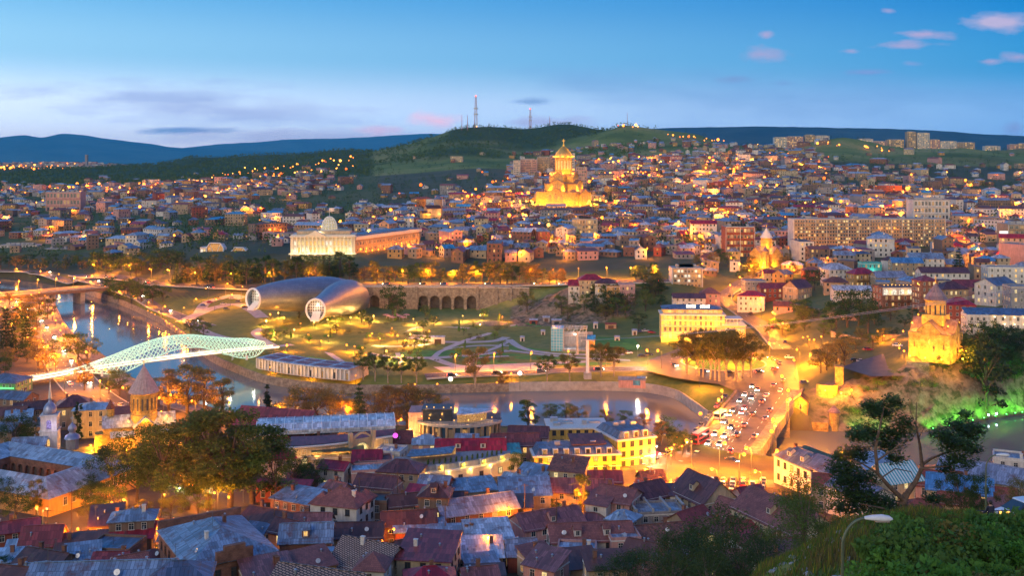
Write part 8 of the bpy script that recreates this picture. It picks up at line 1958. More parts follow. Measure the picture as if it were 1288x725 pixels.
for px,py,k in ((118,470,'s'),(126,484,'s'),(160,494,'s'),(206,508,'s'),(214,506,'s'),(246,512,'s'),(282,510,'s'),(288,514,'s'),(440,524,'s'),(353,522,'s')):street_lamp(at(px,py+20,0,200),'street lamp among the bronze trees by the old church','lamps among the river trees',1200,k,rl.uniform(0,6),.34)
# park lamps
for px,py in ((335,404),(340,396),(350,394),(357,400),(378,408),(370,416),(395,406),(412,403),(425,410),(441,400),(420,398),(330,412),(388,423),(404,431),(413,424),(346,420),(436,436),(361,436),(458,404),(520,402),(524,408),(549,400),(582,398),(604,397),(632,399),(500,424),(510,430),(516,422),(530,427),(468,421),(478,428),(493,414),(456,440),(446,438),(486,444),(506,450),(540,418),(426,388),(452,394),(470,398)):globe_lamp(gz(px,py+8,Z),'glowing globe lamp among the paths of the park','globe lamps of the park',620,'s' if rl.random()<.6 else 'y',rl.uniform(.32,.5))
for px,py in ((340,464),(389,472),(447,475),(501,452),(523,455),(514,481),(522,483),(550,483),(625,478),(643,472)):globe_lamp(at(px,py+9,0,400),'lamp on a short post between park and river','lamps on the park river front',200,'s',.42)
t=street_lamp(gz(567,496,Z),'dazzling white floodlight by the landing stage',None,5200,'w',0,.8,.8);street_lamp(gz(654,490,Z),'dazzling white floodlight at the river bend',None,5200,'w',PI,.8,.8);street_lamp(gz(802,450,8.6),'white floodlight beside the lawn path left of the square',None,2600,'w',0,.6,.7)
for i in range(12):globe_lamp(at(186+i*4.6+rl.uniform(-1,1),394+i*3.6,0,400),'low lamp in the row along the far quay wall','low lamps of the far quay wall',60,'s',.42)
for px,py in ((66,404),(70,412),(65,396),(76,425),(80,431)):globe_lamp(at(px,py,0,300),'low lamp between embankment road and river','low lamps by the embankment road',80,'s',.45)
# lamps of the old town streets
for px,py,pw,k,r in ((48,651,3200,'s',.32),(54,650,900,'y',.2),(247,619,2600,'s',.3),(274,627,900,'s',.2),(288,637,1200,'s',.22),(233,605,200,'s',.26),(237,604,200,'w',.2),(277,592,200,'w',.22),(296,593,200,'s',.22),(306,609,700,'s',.2),(203,630,300,'s',.16),(231,621,400,'w',.16),(264,621,400,'w',.16),(120,670,900,'s',.2),(98,676,900,'s',.2),(330,650,1200,'s',.2),(488,679,900,'s',.2),(725,632,1500,'s',.24),(646,650,900,'s',.22),(849,614,1400,'s',.26),(850,622,600,'w',.2),(620,690,900,'s',.18),(215,668,1400,'s',.16),(200,664,1400,'s',.16),(10,672,240,'s',.16),(500,528,1400,'s',.25),(512,540,900,'y',.25),(640,560,600,'s',.2),(160,640,1600,'s',.2),(135,645,2200,'s',.2)):
 street_lamp(at(px,py+24,0,150),'old town street lamp glowing between the roofs','street lamps of the old town',pw*.75,k,rl.uniform(0,6),r*1.25,.8)
# terraces of the yellow buildings
for px,py in ((826,572),(838,576),(848,570),(858,572),(830,582),(844,584),(864,566),(820,585),(852,560),(870,566)):globe_lamp(gz(px,py+6,9.8),'small terrace lamp in the restaurant garden by the bridge','terrace lamps by the bridge',110,'w' if rl.random()<.4 else 's',.3)
for px,py in ((1104,420),(1136,420),(1112,426),(1010,427),(1018,430),(1024,430),(1033,426),(1016,426),(1131,442),(1137,446),(1210,445),(1155,398),(1191,398),(1007,520)):globe_lamp(at(px,py+8,0,380),'small lamp around the plaza of the cliff church','plaza lamps by the cliff church',220,'s',.4)
# street lamps of the far town: the nearest are things, the rest, tiny, one mass
FARL_P=[]
def far_line(px0,py0,px1,py1,n):
 for i in range(n):
  f=(i+.5)/n;FARL_P.append((px0+(px1-px0)*f+rl.uniform(-5,5),py0+(py1-py0)*f+rl.gauss(0,1.5)))
for l in ((838,172,956,183,22),(772,159,808,159.5,7),(868,238,898,202,12),(915,244,932,200,10),(790,222,836,198,12),(888,225,896,195,8),(740,232,792,222,8),(820,218,838,196,7),(630,262,672,258,7),(738,262,760,255,6),(1080,186,1120,190,7),(1030,183,1060,183,5),(595,161,597,160,2),(640,225,560,265,12),(330,215,450,200,24),(330,224,445,212,20),(380,222,385,218,3),(0,209,100,208,26),(0,213,95,211,18),(60,238,320,228,30),(230,232,330,214,20),(250,246,330,236,16)):far_line(*l)
cand_l=[(CX+FPX*x/y,0,x,y) for x,y in TOWN];rl.shuffle(cand_l)
pts=[]
for px,_,x,y in cand_l:
 if y>2300 or len(pts)>520:continue
 if rl.random()>(.8 if y<1500 else .55):continue
 pts.append((x+rl.uniform(-7,7),y-rl.uniform(5,8)))
for px,py in FARL_P:
 p=at(px,py+1.5,0,600,6500);pts.append((p.x,p.y))
pts.sort(key=lambda q:q[1]);fb=MB();nfar=0
for i,(x,y) in enumerate(pts):
 g=ground(x,y)
 if i<70:street_lamp((x,y,g),'street lamp between the houses of the far bank','street lamps of the far town',3200,'s',rl.uniform(0,6),.62)
 else:
  r=.5+y*.00048+rl.uniform(0,.35)*(y/1200);r *= rl.choice((.5,.6,.7,.85,1,1.5));fb.sphere((x,y,g+7.2),r,6,4,rl.choice((0,0,0,1,2)))
  if i %3==0 and y<2300:lamp_light('far_lamp_light',None,(x,y,g+8.5),36000,SODIUM,1.0)
tag(fb.build('distant_street_lights',[M['far_bulb'],m_emit('far_lamp_yellow',(1.0,.42,.06),5),m_emit('far_lamp_red',(1.0,.14,.01),2.6)],uv=False),'hundreds of orange street lights scattered over the far slopes',kind='stuff')
# --- cars
M['tyre']=m_plain('tyre',(.02,.02,.02),.9,.2,4);M['headlamp_off']=m_plain('headlamp_glass',(.5,.5,.5),.2,.1,4)
M['headlamp']=m_emit('headlamp_lit',(1.0,.9,.65),40);M['taillamp']=m_emit('tail_lamp_lit',(1.0,.05,.02),14);M['tail_off']=m_plain('tail_lamp',(.3,.02,.02),.3,.1,4)
CARC={'white':(.72,.72,.70),'silver':(.42,.43,.44),'black':(.02,.02,.022),'red':(.35,.02,.02),'blue':(.04,.08,.22),'yellow':(.6,.38,.04),'grey':(.12,.12,.13)}
for k_,c_ in CARC.items():
 m_=m_plain('car_paint_'+k_,c_,.3,.06,.7);m_.node_tree.nodes['Principled BSDF'].inputs['Coat Weight'].default_value=.6;M['car_'+k_]=m_
def loft(b,secs,m=0):
 """secs: list of (x, halfwidth, z0, z1) cross-sections along x with bevelled corners"""
 rows=[]
 for x,w,z0,z1 in secs:
  c=min(.12,(z1-z0)*.3);rows.append([(x,-w,z0),(x,-w,z1-c),(x,-w+c*1.2,z1),(x,w-c*1.2,z1),(x,w,z1-c),(x,w,z0)])
 b.quadgrid(rows,m,True);b.face(rows[0],m);b.face(rows[-1][::-1],m)
CARM={}
def car_meshes(colr):
 if colr in CARM:return CARM[colr]
 b=MB();loft(b,[(-2.15,.70,.42,.80),(-2.0,.80,.32,.92),(-1.3,.84,.28,.96),(.7,.84,.28,.94),(1.6,.82,.28,.84),(2.1,.74,.36,.70)]);body=b.mesh('body',M['car_'+colr],smooth=False)
 b=MB();loft(b,[(-1.75,.70,.90,.95),(-1.15,.66,.90,1.40),(.1,.66,.90,1.44),(.95,.72,.88,.95)]);glass=b.mesh('windows',M['glass'])
 b=MB();loft(b,[(-1.12,.60,1.38,1.43),(-.9,.63,1.38,1.47),(-.05,.63,1.40,1.49),(.12,.58,1.40,1.45)]);roof=b.mesh('roof',M['car_'+colr])
 CARM[colr]=(body,glass,roof);return CARM[colr]
b=MB();b.lathe([(.20,-.11),(.32,-.09),(.32,.09),(.20,.11)],12);WHM=b.mesh('wheel',M['tyre']);b=MB();b.lathe([(.19,-.12),(.19,.12)],8);RIM=b.mesh('rim',M['steel'])
def box_mesh(name,sx,sy,sz,m):b=MB();b.box(0,0,0,sx,sy,sz);return b.mesh(name,M[m])
HLM={True:box_mesh('headlight',.14,.42,.24,'headlamp'),False:box_mesh('headlight',.1,.36,.18,'headlamp_off')};TLM={True:box_mesh('tail_light',.12,.40,.26,'taillamp'),False:box_mesh('tail_light',.08,.32,.2,'tail_off')}
def car(p,rz,colr,lit,label,group,light=0):
 t=thing('parked_car' if not lit else 'car',label,'car',p,rz,group);t['auto']=1;bm_,gm_,rm_=car_meshes(colr)
 bo=inst(bm_,'body',t);inst(gm_,'windows',t);inst(rm_,'roof',t)
 for x in (-1.35,1.35):
  for y in (-.76,.76):w=inst(WHM,'wheel',t,(x,y,.32));w.rotation_euler[0]=PI/2;inst(RIM,'rim',w)
 for y in (-.52,.52):inst(HLM[lit],'headlight',t,(2.1,y,.64));inst(TLM[lit],'tail_light',t,(-2.12,y,.72))
 if light:spot('headlight_beam',t,(2.3,0,.8),(14,0,-.6),light,(1,.88,.6),85,.2)
 return t
CC=['white','silver','black','grey','grey','black','red','blue','black','yellow']
def lane_cars(P,n,rev,label,group,lit=True,light=0,off=0.0,lift=.1,cols=None,z=None):
 S=curve_pts(P,3)
 for i in range(n):
  f=(i+.5+rl.uniform(-.3,.3))/n;u=f*(len(S)-1);j=min(int(u),len(S)-2);c=S[j].lerp(S[j+1],u-j);d=S[j+1]-S[j];an=math.atan2(d.y,d.x);q=c+Vector((math.sin(an),-math.cos(an),0))*off
  cl=rl.choice(cols or CC);zz=(z if z is not None else max(ground(q.x,q.y),1.5))+lift
  car((q.x,q.y,zz),an+(PI if rev else 0),cl,lit,'%s car %s' %(cl,label),group,light)
G=lambda pts,z=BZ:[gz(a,b_,z) for a,b_ in pts]
lane_cars(G([(948,486),(936,500),(922,518),(904,542),(884,568),(858,586),(825,603)]),11,False,'with headlights on coming off the road bridge towards the old town','cars driving over the road bridge',light=120,z=BZ)
lane_cars(G([(956,488),(942,508),(928,528),(912,550),(904,566),(910,578),(940,588)]),8,False,'with headlights on turning at the south end of the road bridge','cars driving over the road bridge',light=120,z=BZ)
lane_cars(G([(918,574),(922,558),(940,532),(958,508),(975,484)]),7,False,'driving away over the road bridge with red tail lights','cars driving over the road bridge',z=BZ)
lane_cars(G([(935,572),(950,550),(966,522),(980,496),(985,474),(975,452)]),6,False,'driving away along the right lane of the road bridge','cars driving over the road bridge',z=BZ-.2)
lane_cars([Vector((ISLC.x+25*math.cos(a),ISLC.y+25*math.sin(a),0)) for a in [R(-170)+R(230)*k/16 for k in range(17)]],8,False,'circling the roundabout island with lights on','cars on the roundabout',light=500,z=8.95,lift=.05)
lane_cars(G([(862,560),(880,540),(900,515),(916,497)]),8,True,'parked along the left parapet of the road bridge','cars parked along the bridge parapet',lit=False,z=BZ)
lane_cars(G([(786,597),(815,588),(840,574),(852,566)],9.4),6,True,'parked at the kerb below the tall yellow building','cars parked below the yellow building',lit=False,z=9.5)
lane_cars(G([(782,606),(800,602),(822,592)],9.6),4,True,'waiting in the second row below the tall yellow building','cars parked below the yellow building',lit=False,z=9.6)
for i in range(6):
 for j in range(6):
  if rl.random()<.12:continue
  p=gz(897+j*12.6-i*.8,607+i*4.6,BZ+1.6);cl=rl.choice(['white','silver','white','black','red','silver','grey','blue']);car((p.x,p.y,BZ+1.57),R(78)+rl.uniform(-.06,.06),cl,False,'%s car in the crowded car park south of the bridge' %cl,'cars in the crowded car park')
S,w,_=ROADS['embank'];lane_cars(S,13,False,'approaching with headlights on along the left embankment road','cars on the left embankment road',light=700,off=-3.4);lane_cars(S,9,True,'leaving with red tail lights along the left embankment road','cars on the left embankment road',off=3.6)
S,w,_=ROADS['quay'];lane_cars(S,9,False,'with headlights on along the far quay','cars on the far quay',light=700,off=-2)
S,w,_=ROADS['upper'];lane_cars(S,6,True,'with lights on along the upper road','cars on the upper road',light=600,off=2);S,w,_=ROADS['wall_top'];lane_cars(S,8,True,'with lights on above the arched wall','cars above the arched wall',light=600,off=2)
S,w,_=ROADS['rike'];lane_cars(S,5,False,'with red tail lights on the river road below the park','cars on the park river road',light=500,off=2);S,w,_=ROADS['hill'];lane_cars(S,6,False,'parked on the street climbing from the square','cars parked on the climbing street',lit=False,off=3.4,lift=.2)
for px,py,cl in ((790,446,'white'),(808,450,'black'),(816,448,'black'),(812,418,'silver'),(806,419,'blue'),(820,420,'red'),(1076,456,'black'),(1084,457,'silver'),(1092,442,'red'),(1129,437,'white'),(993,452,'white'),(1012,484,'grey')):
 p=at(px,py,0,380);car((p.x,p.y,p.z+.25),rl.uniform(-.4,.4),cl,False,'%s car parked near the square' %cl,'cars parked around the square')
def long_vehicle(name,label,p,rz,L,h,c,deck2=False):
 t=thing(name,label,'bus',p,rz);b=MB();loft(b,[(-L/2,1.1,.4,h-.1),(-L/2+.3,1.25,.35,h),(L/2-.5,1.25,.35,h),(L/2,1.12,.4,h-.35)]);b.build('body',M[c],t)
 for z0,z1 in (((1.2,2.1),(2.75,3.6)) if deck2 else ((1.25,h-.45),)):
  for s in (-1,1):
   b=MB()
   for x in row(int(L/1.4),-L/2+.5,L/2-.6):b.box(x,s*1.26,(z0+z1)/2,1.15,.05,z1-z0)
   b.build('side_windows',M['glass'],t)
  b=MB();b.box(L/2+.0,0,(z0+z1)/2,.06,2.0,z1-z0);b.build('windscreen',M['glass'],t)
 for x in (-L*.3,L*.32):
  for y in (-1.1,1.1):w_=inst(WHM,'wheel',t,(x,y,.45),0,1.4);w_.rotation_euler[0]=PI/2
 for y in (-.8,.8):inst(HLM[False],'headlight',t,(L/2+.02,y,.8))
 b=MB();b.box(0,0,h+.03,L-.8,2.1,.12);b.build('roof',M['r_pale'] if not deck2 else M['trim'],t);return t
long_vehicle('bus','red double-decker bus parked at the bridge parapet',gz(881,558,BZ+.05),R(58)+PI,10,4.1,'car_red',True);long_vehicle('minibus','white minibus parked further up the bridge parapet',gz(906,527,BZ+.05),R(58)+PI,7,2.8,'car_white')
p=at(654,712,0,150);car((p.x,p.y,p.z+.3),R(100),'white',False,'pale blue-white car parked in the yard at the bottom edge',None);p=at(634,706,0,150);car((p.x,p.y,p.z+.3),R(60),'red',False,'red car in the lamplit courtyard at the bottom',None)
# landing stage with two moored boats
t=thing('boat','green roofed excursion boat moored at the landing stage','boat',gz(512,499,.2));b=MB();loft(b,[(-7,.8,-.3,1.0),(-6,2,-.3,.9),(5,2,-.3,.9),(8,.3,-.1,1.2)]);b.build('hull',M['w_brown'],t);b=MB();b.box(-.8,0,2.6,10,3.8,.18);b.build('canopy',M['r_teal'],t);b=MB();[b.bar((x,y,.8),(x,y,2.6),.1) for x in (-5,-2,1,4) for y in (-1.7,1.7)];b.build('canopy_post',M['white_metal'],t)
t=thing('boat','brown boat lying beside the green roofed boat','boat',gz(533,499.5,.2));b=MB();loft(b,[(-6,.8,-.3,1.0),(-5,1.8,-.3,.9),(4,1.8,-.3,.9),(7,.3,-.1,1.2)]);b.build('hull',M['wood'],t);b=MB();b.box(-1,0,.9,5,2.6,1.6,0,base=True);b.build('cabin',M['w_tan'],t)
# work site on the river bank and small kiosks on the lawn
t=thing('shed','pale sided shed with blue tarpaulins on the far bank','shed',gz(795,487,7.0),R(-8));b=MB();b.box(0,0,0,11,5,3.4,0,base=True);b.build('wall',M['w_pink'],t);b=MB();b.gable(11,5,3.4,.9,.3,.1,0,0);b.build('roof',M['w_grey'],t);b=MB();b.box(2,-2.56,1.2,3,.1,2.0,0,base=True);b.box(4,0,4.1,4,3.6,.1);b.build('tarpaulin',M['r_bright'],t)
for i,(px,py,w,h,c,lb) in enumerate([(657,429,2.2,2.2,'w_white','white cube kiosk on the left of the big lawn'),(683,421,2.2,2.2,'w_white','white cube kiosk on the right of the big lawn'),(776,428,2.6,2.6,'w_white','white cube kiosk beside the brown yard'),(798,422,2.6,2.6,'w_white','white cube kiosk near the parked cars'),(749,414,2.4,3,'w_white','narrow white kiosk on the lawn path'),(768,415,6,2.6,'w_tan','pinkish hut with red roof on the lawn path'),(700,408,5.5,3,'w_grey','grey container hut at the foot of the bluff'),(687,407,4,2.6,'w_grey','small grey hut at the foot of the bluff'),(671,407,4.6,2.6,'w_red','red hut at the foot of the bluff'),(551,432,7,3.6,'w_white','rounded white tent by the bright park path')]):
 p=gz(px,py,6.4 if px<740 else 7.2);g=max(ground(p.x,p.y),6);t=thing('kiosk',lb,'kiosk',(p.x,p.y,g));b=MB();b.box(0,0,-.5,w,min(w,3),h+.5,0,base=True);b.build('wall',M[c],t);b=MB();b.gable(w,min(w,3),h,.6,.2,.1,0,0);b.build('roof',M['r_red'] if 'red roof' in lb else M['r_pale'],t);b=MB();b.box(0,-min(w,3)/2-.03,0,w*.5,.08,h*.7,0,base=True);b.build('shutter',M['frame_dark'] if i %2 else M['glass'],t)
# pink umbrellas of the park cafe
for i in range(7):
 p=gz(486+i*4.2,402+(i %3)*1.6,Z);t=thing('parasol','dusky pink cafe parasol in the park below the arches','parasol',(p.x,p.y,6.2),0,'pink cafe parasols');b=MB();b.lathe([(2.2,2.5),(1.2,2.95),(.05,3.3)],8);b.build('canopy',M['w_pink'],t);b=MB();b.tube([(0,0,0),(0,0,3)],.05,5);b.build('pole',M['white_metal'],t);t['auto']=1
for px,py in ((244,392),(262,378),(284,372),(304,376),(290,386),(270,392),(312,384)):street_lamp(at(px,py,0,450),'street lamp in the yard left of the steel tubes','lamps of the yard by the steel tubes',1100,'s',rl.uniform(0,6),.42)
for px,py in ((256,386),(264,382),(274,377),(281,384),(292,377),(300,381),(308,388),(285,390)):p=at(px,py,0,450);cl=rl.choice(CC);car((p.x,p.y,p.z+.25),rl.uniform(-.4,.4),cl,False,'%s car parked in the yard left of the steel tubes' %cl,'cars in the yard by the steel tubes')
for px,py in ((629,259),(638,258),(646,258),(654,258),(662,258),(670,259),(741,258),(748,256),(755,257),(762,258)):street_lamp(at(px,py+4,0,900),'bright lamp on the terrace beside the hilltop cathedral','terrace lamps of the hilltop cathedral',2200,'y',0,1.25,1.1)
# --- the hillside in front
def hill_lamp(p,top,head_len,label,rz=0,dirx=1):
 t=thing('street_lamp',label,'street lamp',p,rz);h=top-p[2]
 b=MB();b.tube([(0,0,-.5),(0,0,h*.5)],.075,10);b.lathe([(.085,h*.5),(.09,h*.5+.05),(.06,h*.5+.12)],10);b.build('base_tube',M['pole_green'],t,smooth=True)
 b=MB();P=[(0,0,h*.5),(.01,0,h-1.1)]+[(dirx*.95*(1-math.cos(a))*.85,0,h-1.1+1.05*math.sin(a)) for a in [PI/2*k/8 for k in range(1,9)]];b.tube(P,.05,10);b.build('arm',M['pole_green'],t,smooth=True)
 x0=P[-1][0];b=MB();rows=[]
 for u,w,hh in ((-.05,.05,.05),(.0,.075,.08),(.25,.12,.13),(.62,.155,.16),(.88,.12,.12),(1.0,.03,.03)):
  rows.append([(x0+dirx*u*head_len,w*math.cos(2*PI*k/12),h-.05-.03*u+hh*(math.sin(2*PI*k/12) if math.sin(2*PI*k/12)>0 else .45*math.sin(2*PI*k/12))) for k in range(12)])
 b.quadgrid(rows,0,True);b.face(rows[-1]);hd=b.build('lamp_head',M['lamp_shell'],t,smooth=True)
 b=MB();b.box(x0+dirx*head_len*.6,0,h-.135,head_len*.5,.2,.04);b.build('lens',M['lens_cover'],hd);return t
M['lamp_shell']=m_plain('lamp_shell',(.62,.64,.66),.5,.12,5);M['lens_cover']=m_plain('lens_cover',(.35,.3,.3),.3,.1,3)
g=gp(1059.5,36);hill_lamp(g,CAMZ-(651-HY)/FPX*36,.95,'olive curved lamp post with pale head on the grass slope',0);g=gp(1240,78);hill_lamp(g,CAMZ-(572-HY)/FPX*78,1.0,'taller green curved lamp post behind the bushes at the right',0)
# person at the edge of the terrace, seen from behind
def person():
 Y=59;g=gp(1246,Y);z=CAMZ-(630.5-HY)/FPX*Y-1.76
 t=thing('person','person in dark jacket seen from behind above the bushes','person',(g.x,Y,max(z,g.z)),R(15));M['jacket']=m_plain('jacket',(.018,.022,.045),.9,.3,3);M['skin']=m_plain('skin',(.42,.25,.18),.6,.1,4);M['hair']=m_plain('hair',(.02,.014,.01),.7,.3,6);M['jeans']=m_plain('jeans',(.05,.07,.13),.9,.2,4)
 V=[(0,0,.95),(0,0,1.15),(0,.01,1.38),(0,.01,1.48),(0,.03,1.56),(.19,0,1.40),(.26,.06,1.14),(.24,.26,1.02),(.23,.36,1.03),(-.19,0,1.40),(-.26,.06,1.14),(-.24,.26,1.02),(-.23,.36,1.03),(.1,0,.9),(.11,.01,.5),(.11,-.03,.08),(.11,.14,.04),(-.1,0,.9),(-.11,.01,.5),(-.11,-.03,.08),(-.11,.14,.04)]
 E=[(0,1),(1,2),(2,3),(3,4),(2,5),(5,6),(6,7),(7,8),(2,9),(9,10),(10,11),(11,12),(0,13),(13,14),(14,15),(15,16),(0,17),(17,18),(18,19),(19,20)]
 rr=[.15,.15,.16,.07,.06,.075,.05,.04,.035,.075,.05,.04,.035,.09,.065,.045,.04,.09,.065,.045,.04]
 o=skinfig('body',V,E,rr,'skin',t);o.data.materials.append(M['jeans']);o.data.materials.append(M['jacket'])
 for pl in o.data.polygons:
  c=pl.center;pl.material_index=1 if c.z<.97 else 2 if c.z<1.47 and c.y<.29 else 0
 b=MB();b.sphere((0,.03,1.645),.105,14,10,0,1.15);b.bar((0,.135,1.63),(0,.155,1.61),.03);
 for x in (-.105,.105):b.sphere((x,.03,1.64),.025,6,5)
 b.build('head',M['skin'],t,smooth=True);b=MB();b.sphere((0,.012,1.665),.112,14,10,0,1.1);b.build('hair',M['hair'],t,smooth=True)
 for sx in (-1,1):
  hb=MB()
  for k in range(4):hb.tube([(sx*(.215+.018*k-.01),.36,1.03),(sx*(.215+.018*k-.01),.41+.01*(k in (1,2)),1.025),(sx*(.215+.018*k-.01),.435+.01*(k in (1,2)),1.0)],.0085,5)
  hb.tube([(sx*.21,.355,1.03),(sx*.185,.385,1.03),(sx*.182,.41,1.02)],.0095,5);hb.build('fingers',M['skin'],t)
 b=MB();loft(b,[(-.16,.07,-.4,0),(.16,.07,-.4,0)]);bg=b.build('shoulder_bag',M['bag'],None,loc=(g.x+.42,Y-.05,t.location.z+.95));tag(bg,'pale blue cloth bag hanging beside the person','bag')
 rb=MB();z0=t.location.z
 L=[(g.x-.6+dx,Y+.48) for dx in (0,1.3,2.6,3.9)]
 f=thing('railing','dark metal railing in front of the person at the terrace edge','railing',(L[0][0],L[0][1],z0));
 for k in range(4):rb.bar((1.3*k,0,-.8),(1.3*k,0,1.02),.05)
 for zz in (1.02,.55):rb.bar((0,0,zz),(3.9,0,zz),.05)
 rb.build('rails',M['dark_metal'],f)
M['bag']=m_plain('bag_cloth',(.30,.42,.56),.8,.2,5)
person()
g=gp(1283,71);van=car((g.x,g.y,g.z+.05),R(200),'white',True,'white car with glowing headlamps on the hill road at the right edge',None)
for px,py,Y,lb in ((1258,650,66,'small warm lamp beside the person on the hill road'),(1268,647,68,'low warm lamp left of the white car on the hill road'),(1272,658,64,'low lamp nearest the bushes on the hill road')):
 p=W(px,py,Y);gg=ground(p.x,Y);t=thing('garden_lamp',lb,'lamp',(p.x,Y,gg));hgt=max(p.z-gg,.3);b=MB();b.tube([(0,0,-.3),(0,0,hgt)],.03,6);b.build('post',M['dark_metal'],t);b=MB();b.sphere((0,0,hgt+.08),.12,8,6);b.build('globe',M['bulb_y'],t);lamp_light('lamp_light',t,(0,-.1,hgt+.35),14,WARM,.1)
# the big pine
def big_pine():
 g=gp(1131,95);t=thing('pine_tree','large dark pine with forked trunk, bare branch and open crown in front of the river','tree',g);rr=random.Random(4)
 Q=lambda px,py,dy=0.0:Vector((W(px,py,95+dy).x-g.x,dy,W(px,py,95+dy).z-g.z))
 limbs=[([(1131,668,0),(1133,640,0),(1140,622,.3)],[.42,.36,.33],0),([(1137,630,.1),(1118,612,-.8),(1104,596,-1.4),(1101,566,-1.8),(1106,540,-1.5),(1112,512,-1)],[.26,.2,.17,.14,.1,.04],1),([(1138,626,.2),(1152,606,.8),(1160,588,1.2),(1157,560,1.4),(1152,535,1.5),(1153,506,1.4)],[.28,.22,.18,.12,.08,.03],2),
  ([(1158,586,1.2),(1172,577,2),(1194,568,2.6),(1214,558,3)],[.16,.12,.09,.04],1),([(1158,590,1),(1180,588,.2),(1204,586,-.6)],[.09,.06,.03],1),([(1104,596,-1.4),(1085,584,-2.4),(1066,578,-3)],[.1,.07,.03],1),([(1103,580,-1.6),(1124,566,-2.5),(1140,552,-3)],[.09,.06,.03],1),([(1108,602,-1),(1126,590,1),(1146,594,2),(1150,604,2)],[.07,.05,.04,.02],2),([(1135,650,0),(1110,640,-2),(1080,634,-3)],[.12,.08,.03],1),([(1134,655,0),(1160,640,-2),(1176,632,-2.5)],[.1,.06,.02],1),([(1154,540,1.5),(1146,520,1.8),(1144,508,2)],[.04,.03,.015],2),([(1155,552,1.4),(1164,536,1),(1167,524,1)],[.04,.025,.012],2)]
 b=MB()
 for P,r_,_ in limbs:b.tube([Q(*p) for p in P],r_,8)
 b.build('trunk',M['pine_bark'],t,smooth=True)
 cl=[(1060,590,22,13),(1076,572,22,12),(1092,545,24,13),(1108,520,22,12),(1122,506,16,9),(1078,548,14,8),(1128,545,20,11),(1138,532,12,9),(1116,560,20,10),(1096,512,14,9),(1126,578,14,7),(1062,606,18,9),(1075,622,26,11),(1100,632,30,12),(1066,640,24,9),(1125,640,22,10),(1112,650,30,9),(1084,602,22,9),(1200,560,24,12),(1218,548,18,11),(1186,548,18,9),(1228,540,12,8),(1206,536,20,9),(1222,565,14,8),(1206,580,22,9),(1190,590,12,6),(1172,628,12,6),(1160,645,16,8),(1214,522,10,6),(1054,574,8,6)]
 b=MB();k=95/1300
 for cx,cy,rx,ry in cl:
  dy=rr.uniform(-2.2,2.2);c=Q(cx,cy,dy)
  for _ in range(int(rx*ry*4.2)):
   d=Vector((rr.gauss(0,.5),rr.gauss(0,.5),rr.gauss(0,.5)))
   if d.length>1.25:continue
   p=c+Vector((d.x*rx*k,d.y*rx*k*.9,d.z*ry*k));a=rr.uniform(0,6.28);s=rr.uniform(.18,.36);e=Vector((math.cos(a)*s,math.sin(a)*s,rr.uniform(-.02,.16)));n_=Vector((-math.sin(a),math.cos(a),0))*rr.uniform(.06,.12);b.face([p-n_,p+e*.6-n_*.6,p+e*1.2,p+e*.6+n_*.6,p+n_])
 b.build('crown',M['needle'],t,uv=False)
M['pine_bark']=m_plain('pine_bark',(.13,.085,.06),.95,.5,2.5)
big_pine()
# smaller trees of the slope
for px,Y,pt,k,lf,lb,wd in ((1013,84,602,'round','leaf_mid','leafy green tree on the slope left of the big pine',1.15),(1032,92,616,'round','leaf_mid','smaller leafy tree between slope tree and big pine',1.1),(1282,88,600,'round','leaf_olive','olive leafed tree at the right edge above the hill road',1.0),(1208,100,596,'umbrella','needle','young pine with pale leaning trunk below the tall lamp post',.9),(1188,96,625,'round','leaf_dark','dark bush tree between big pine and young pine',1.3),(1232,104,600,'umbrella','needle','thin young pine behind the tall lamp post',.7),
 (905,118,640,'round','needle','dark pine with bushy crown in the bottom centre',1.0),(875,112,668,'round','leaf_dark','dark tree in front of the mauve roofs at the bottom',1.3),(845,108,686,'round','needle','low dark pine at the bottom left of the bushy pine',1.4),(800,112,702,'round','leaf_dark','lowest dark tree top at the bottom before the pink walls',1.5),(938,104,664,'round','needle','dark pine right of the bushy pine',1.2),(962,98,676,'round','leaf_dark','dark shrubby tree at the left foot of the grass slope',1.2),(820,120,694,'round','needle','dark pine top before the dish roof',1.3),(770,116,716,'round','leaf_dark','small dark tree top at the very bottom edge',1.4),(890,100,694,'round','needle','dark pine crown filling the bottom centre',1.5)):
 g=gp(px,Y);h=(CAMZ-g.z)-(pt-HY)/FPX*Y;t=tree(k,lf,g,h,lb,None,'fore','pine_bark',wide=wd)
g=gp(845,128);
t=thing('bare_tree','leafless young tree in front of the weathered brown tile roof','tree',gp(828,135));b=MB();rr=random.Random(3);hh=CAMZ-(655-HY)/FPX*135-t.location.z;b.tube([(0,0,-.5),(.1,0,hh*.5),(0,0,hh)],[.16,.1,.02],6)
for i in range(26):
 z=hh*rr.uniform(.35,.95);a=rr.uniform(0,6.28);l=(hh-z)*.5+.8;p1=(l*.5*math.cos(a),l*.5*math.sin(a),z+l*.4);p2=(l*math.cos(a+.3),l*math.sin(a+.3),z+l*.9);b.tube([(0,0,z),p1,p2],[.05,.03,.012],4);b.tube([p1,(p1[0]+l*.3*math.cos(a-.8),p1[1]+l*.3*math.sin(a-.8),p1[2]+l*.4)],[.025,.01],4)
b.build('trunk',M['pine_bark'],t)
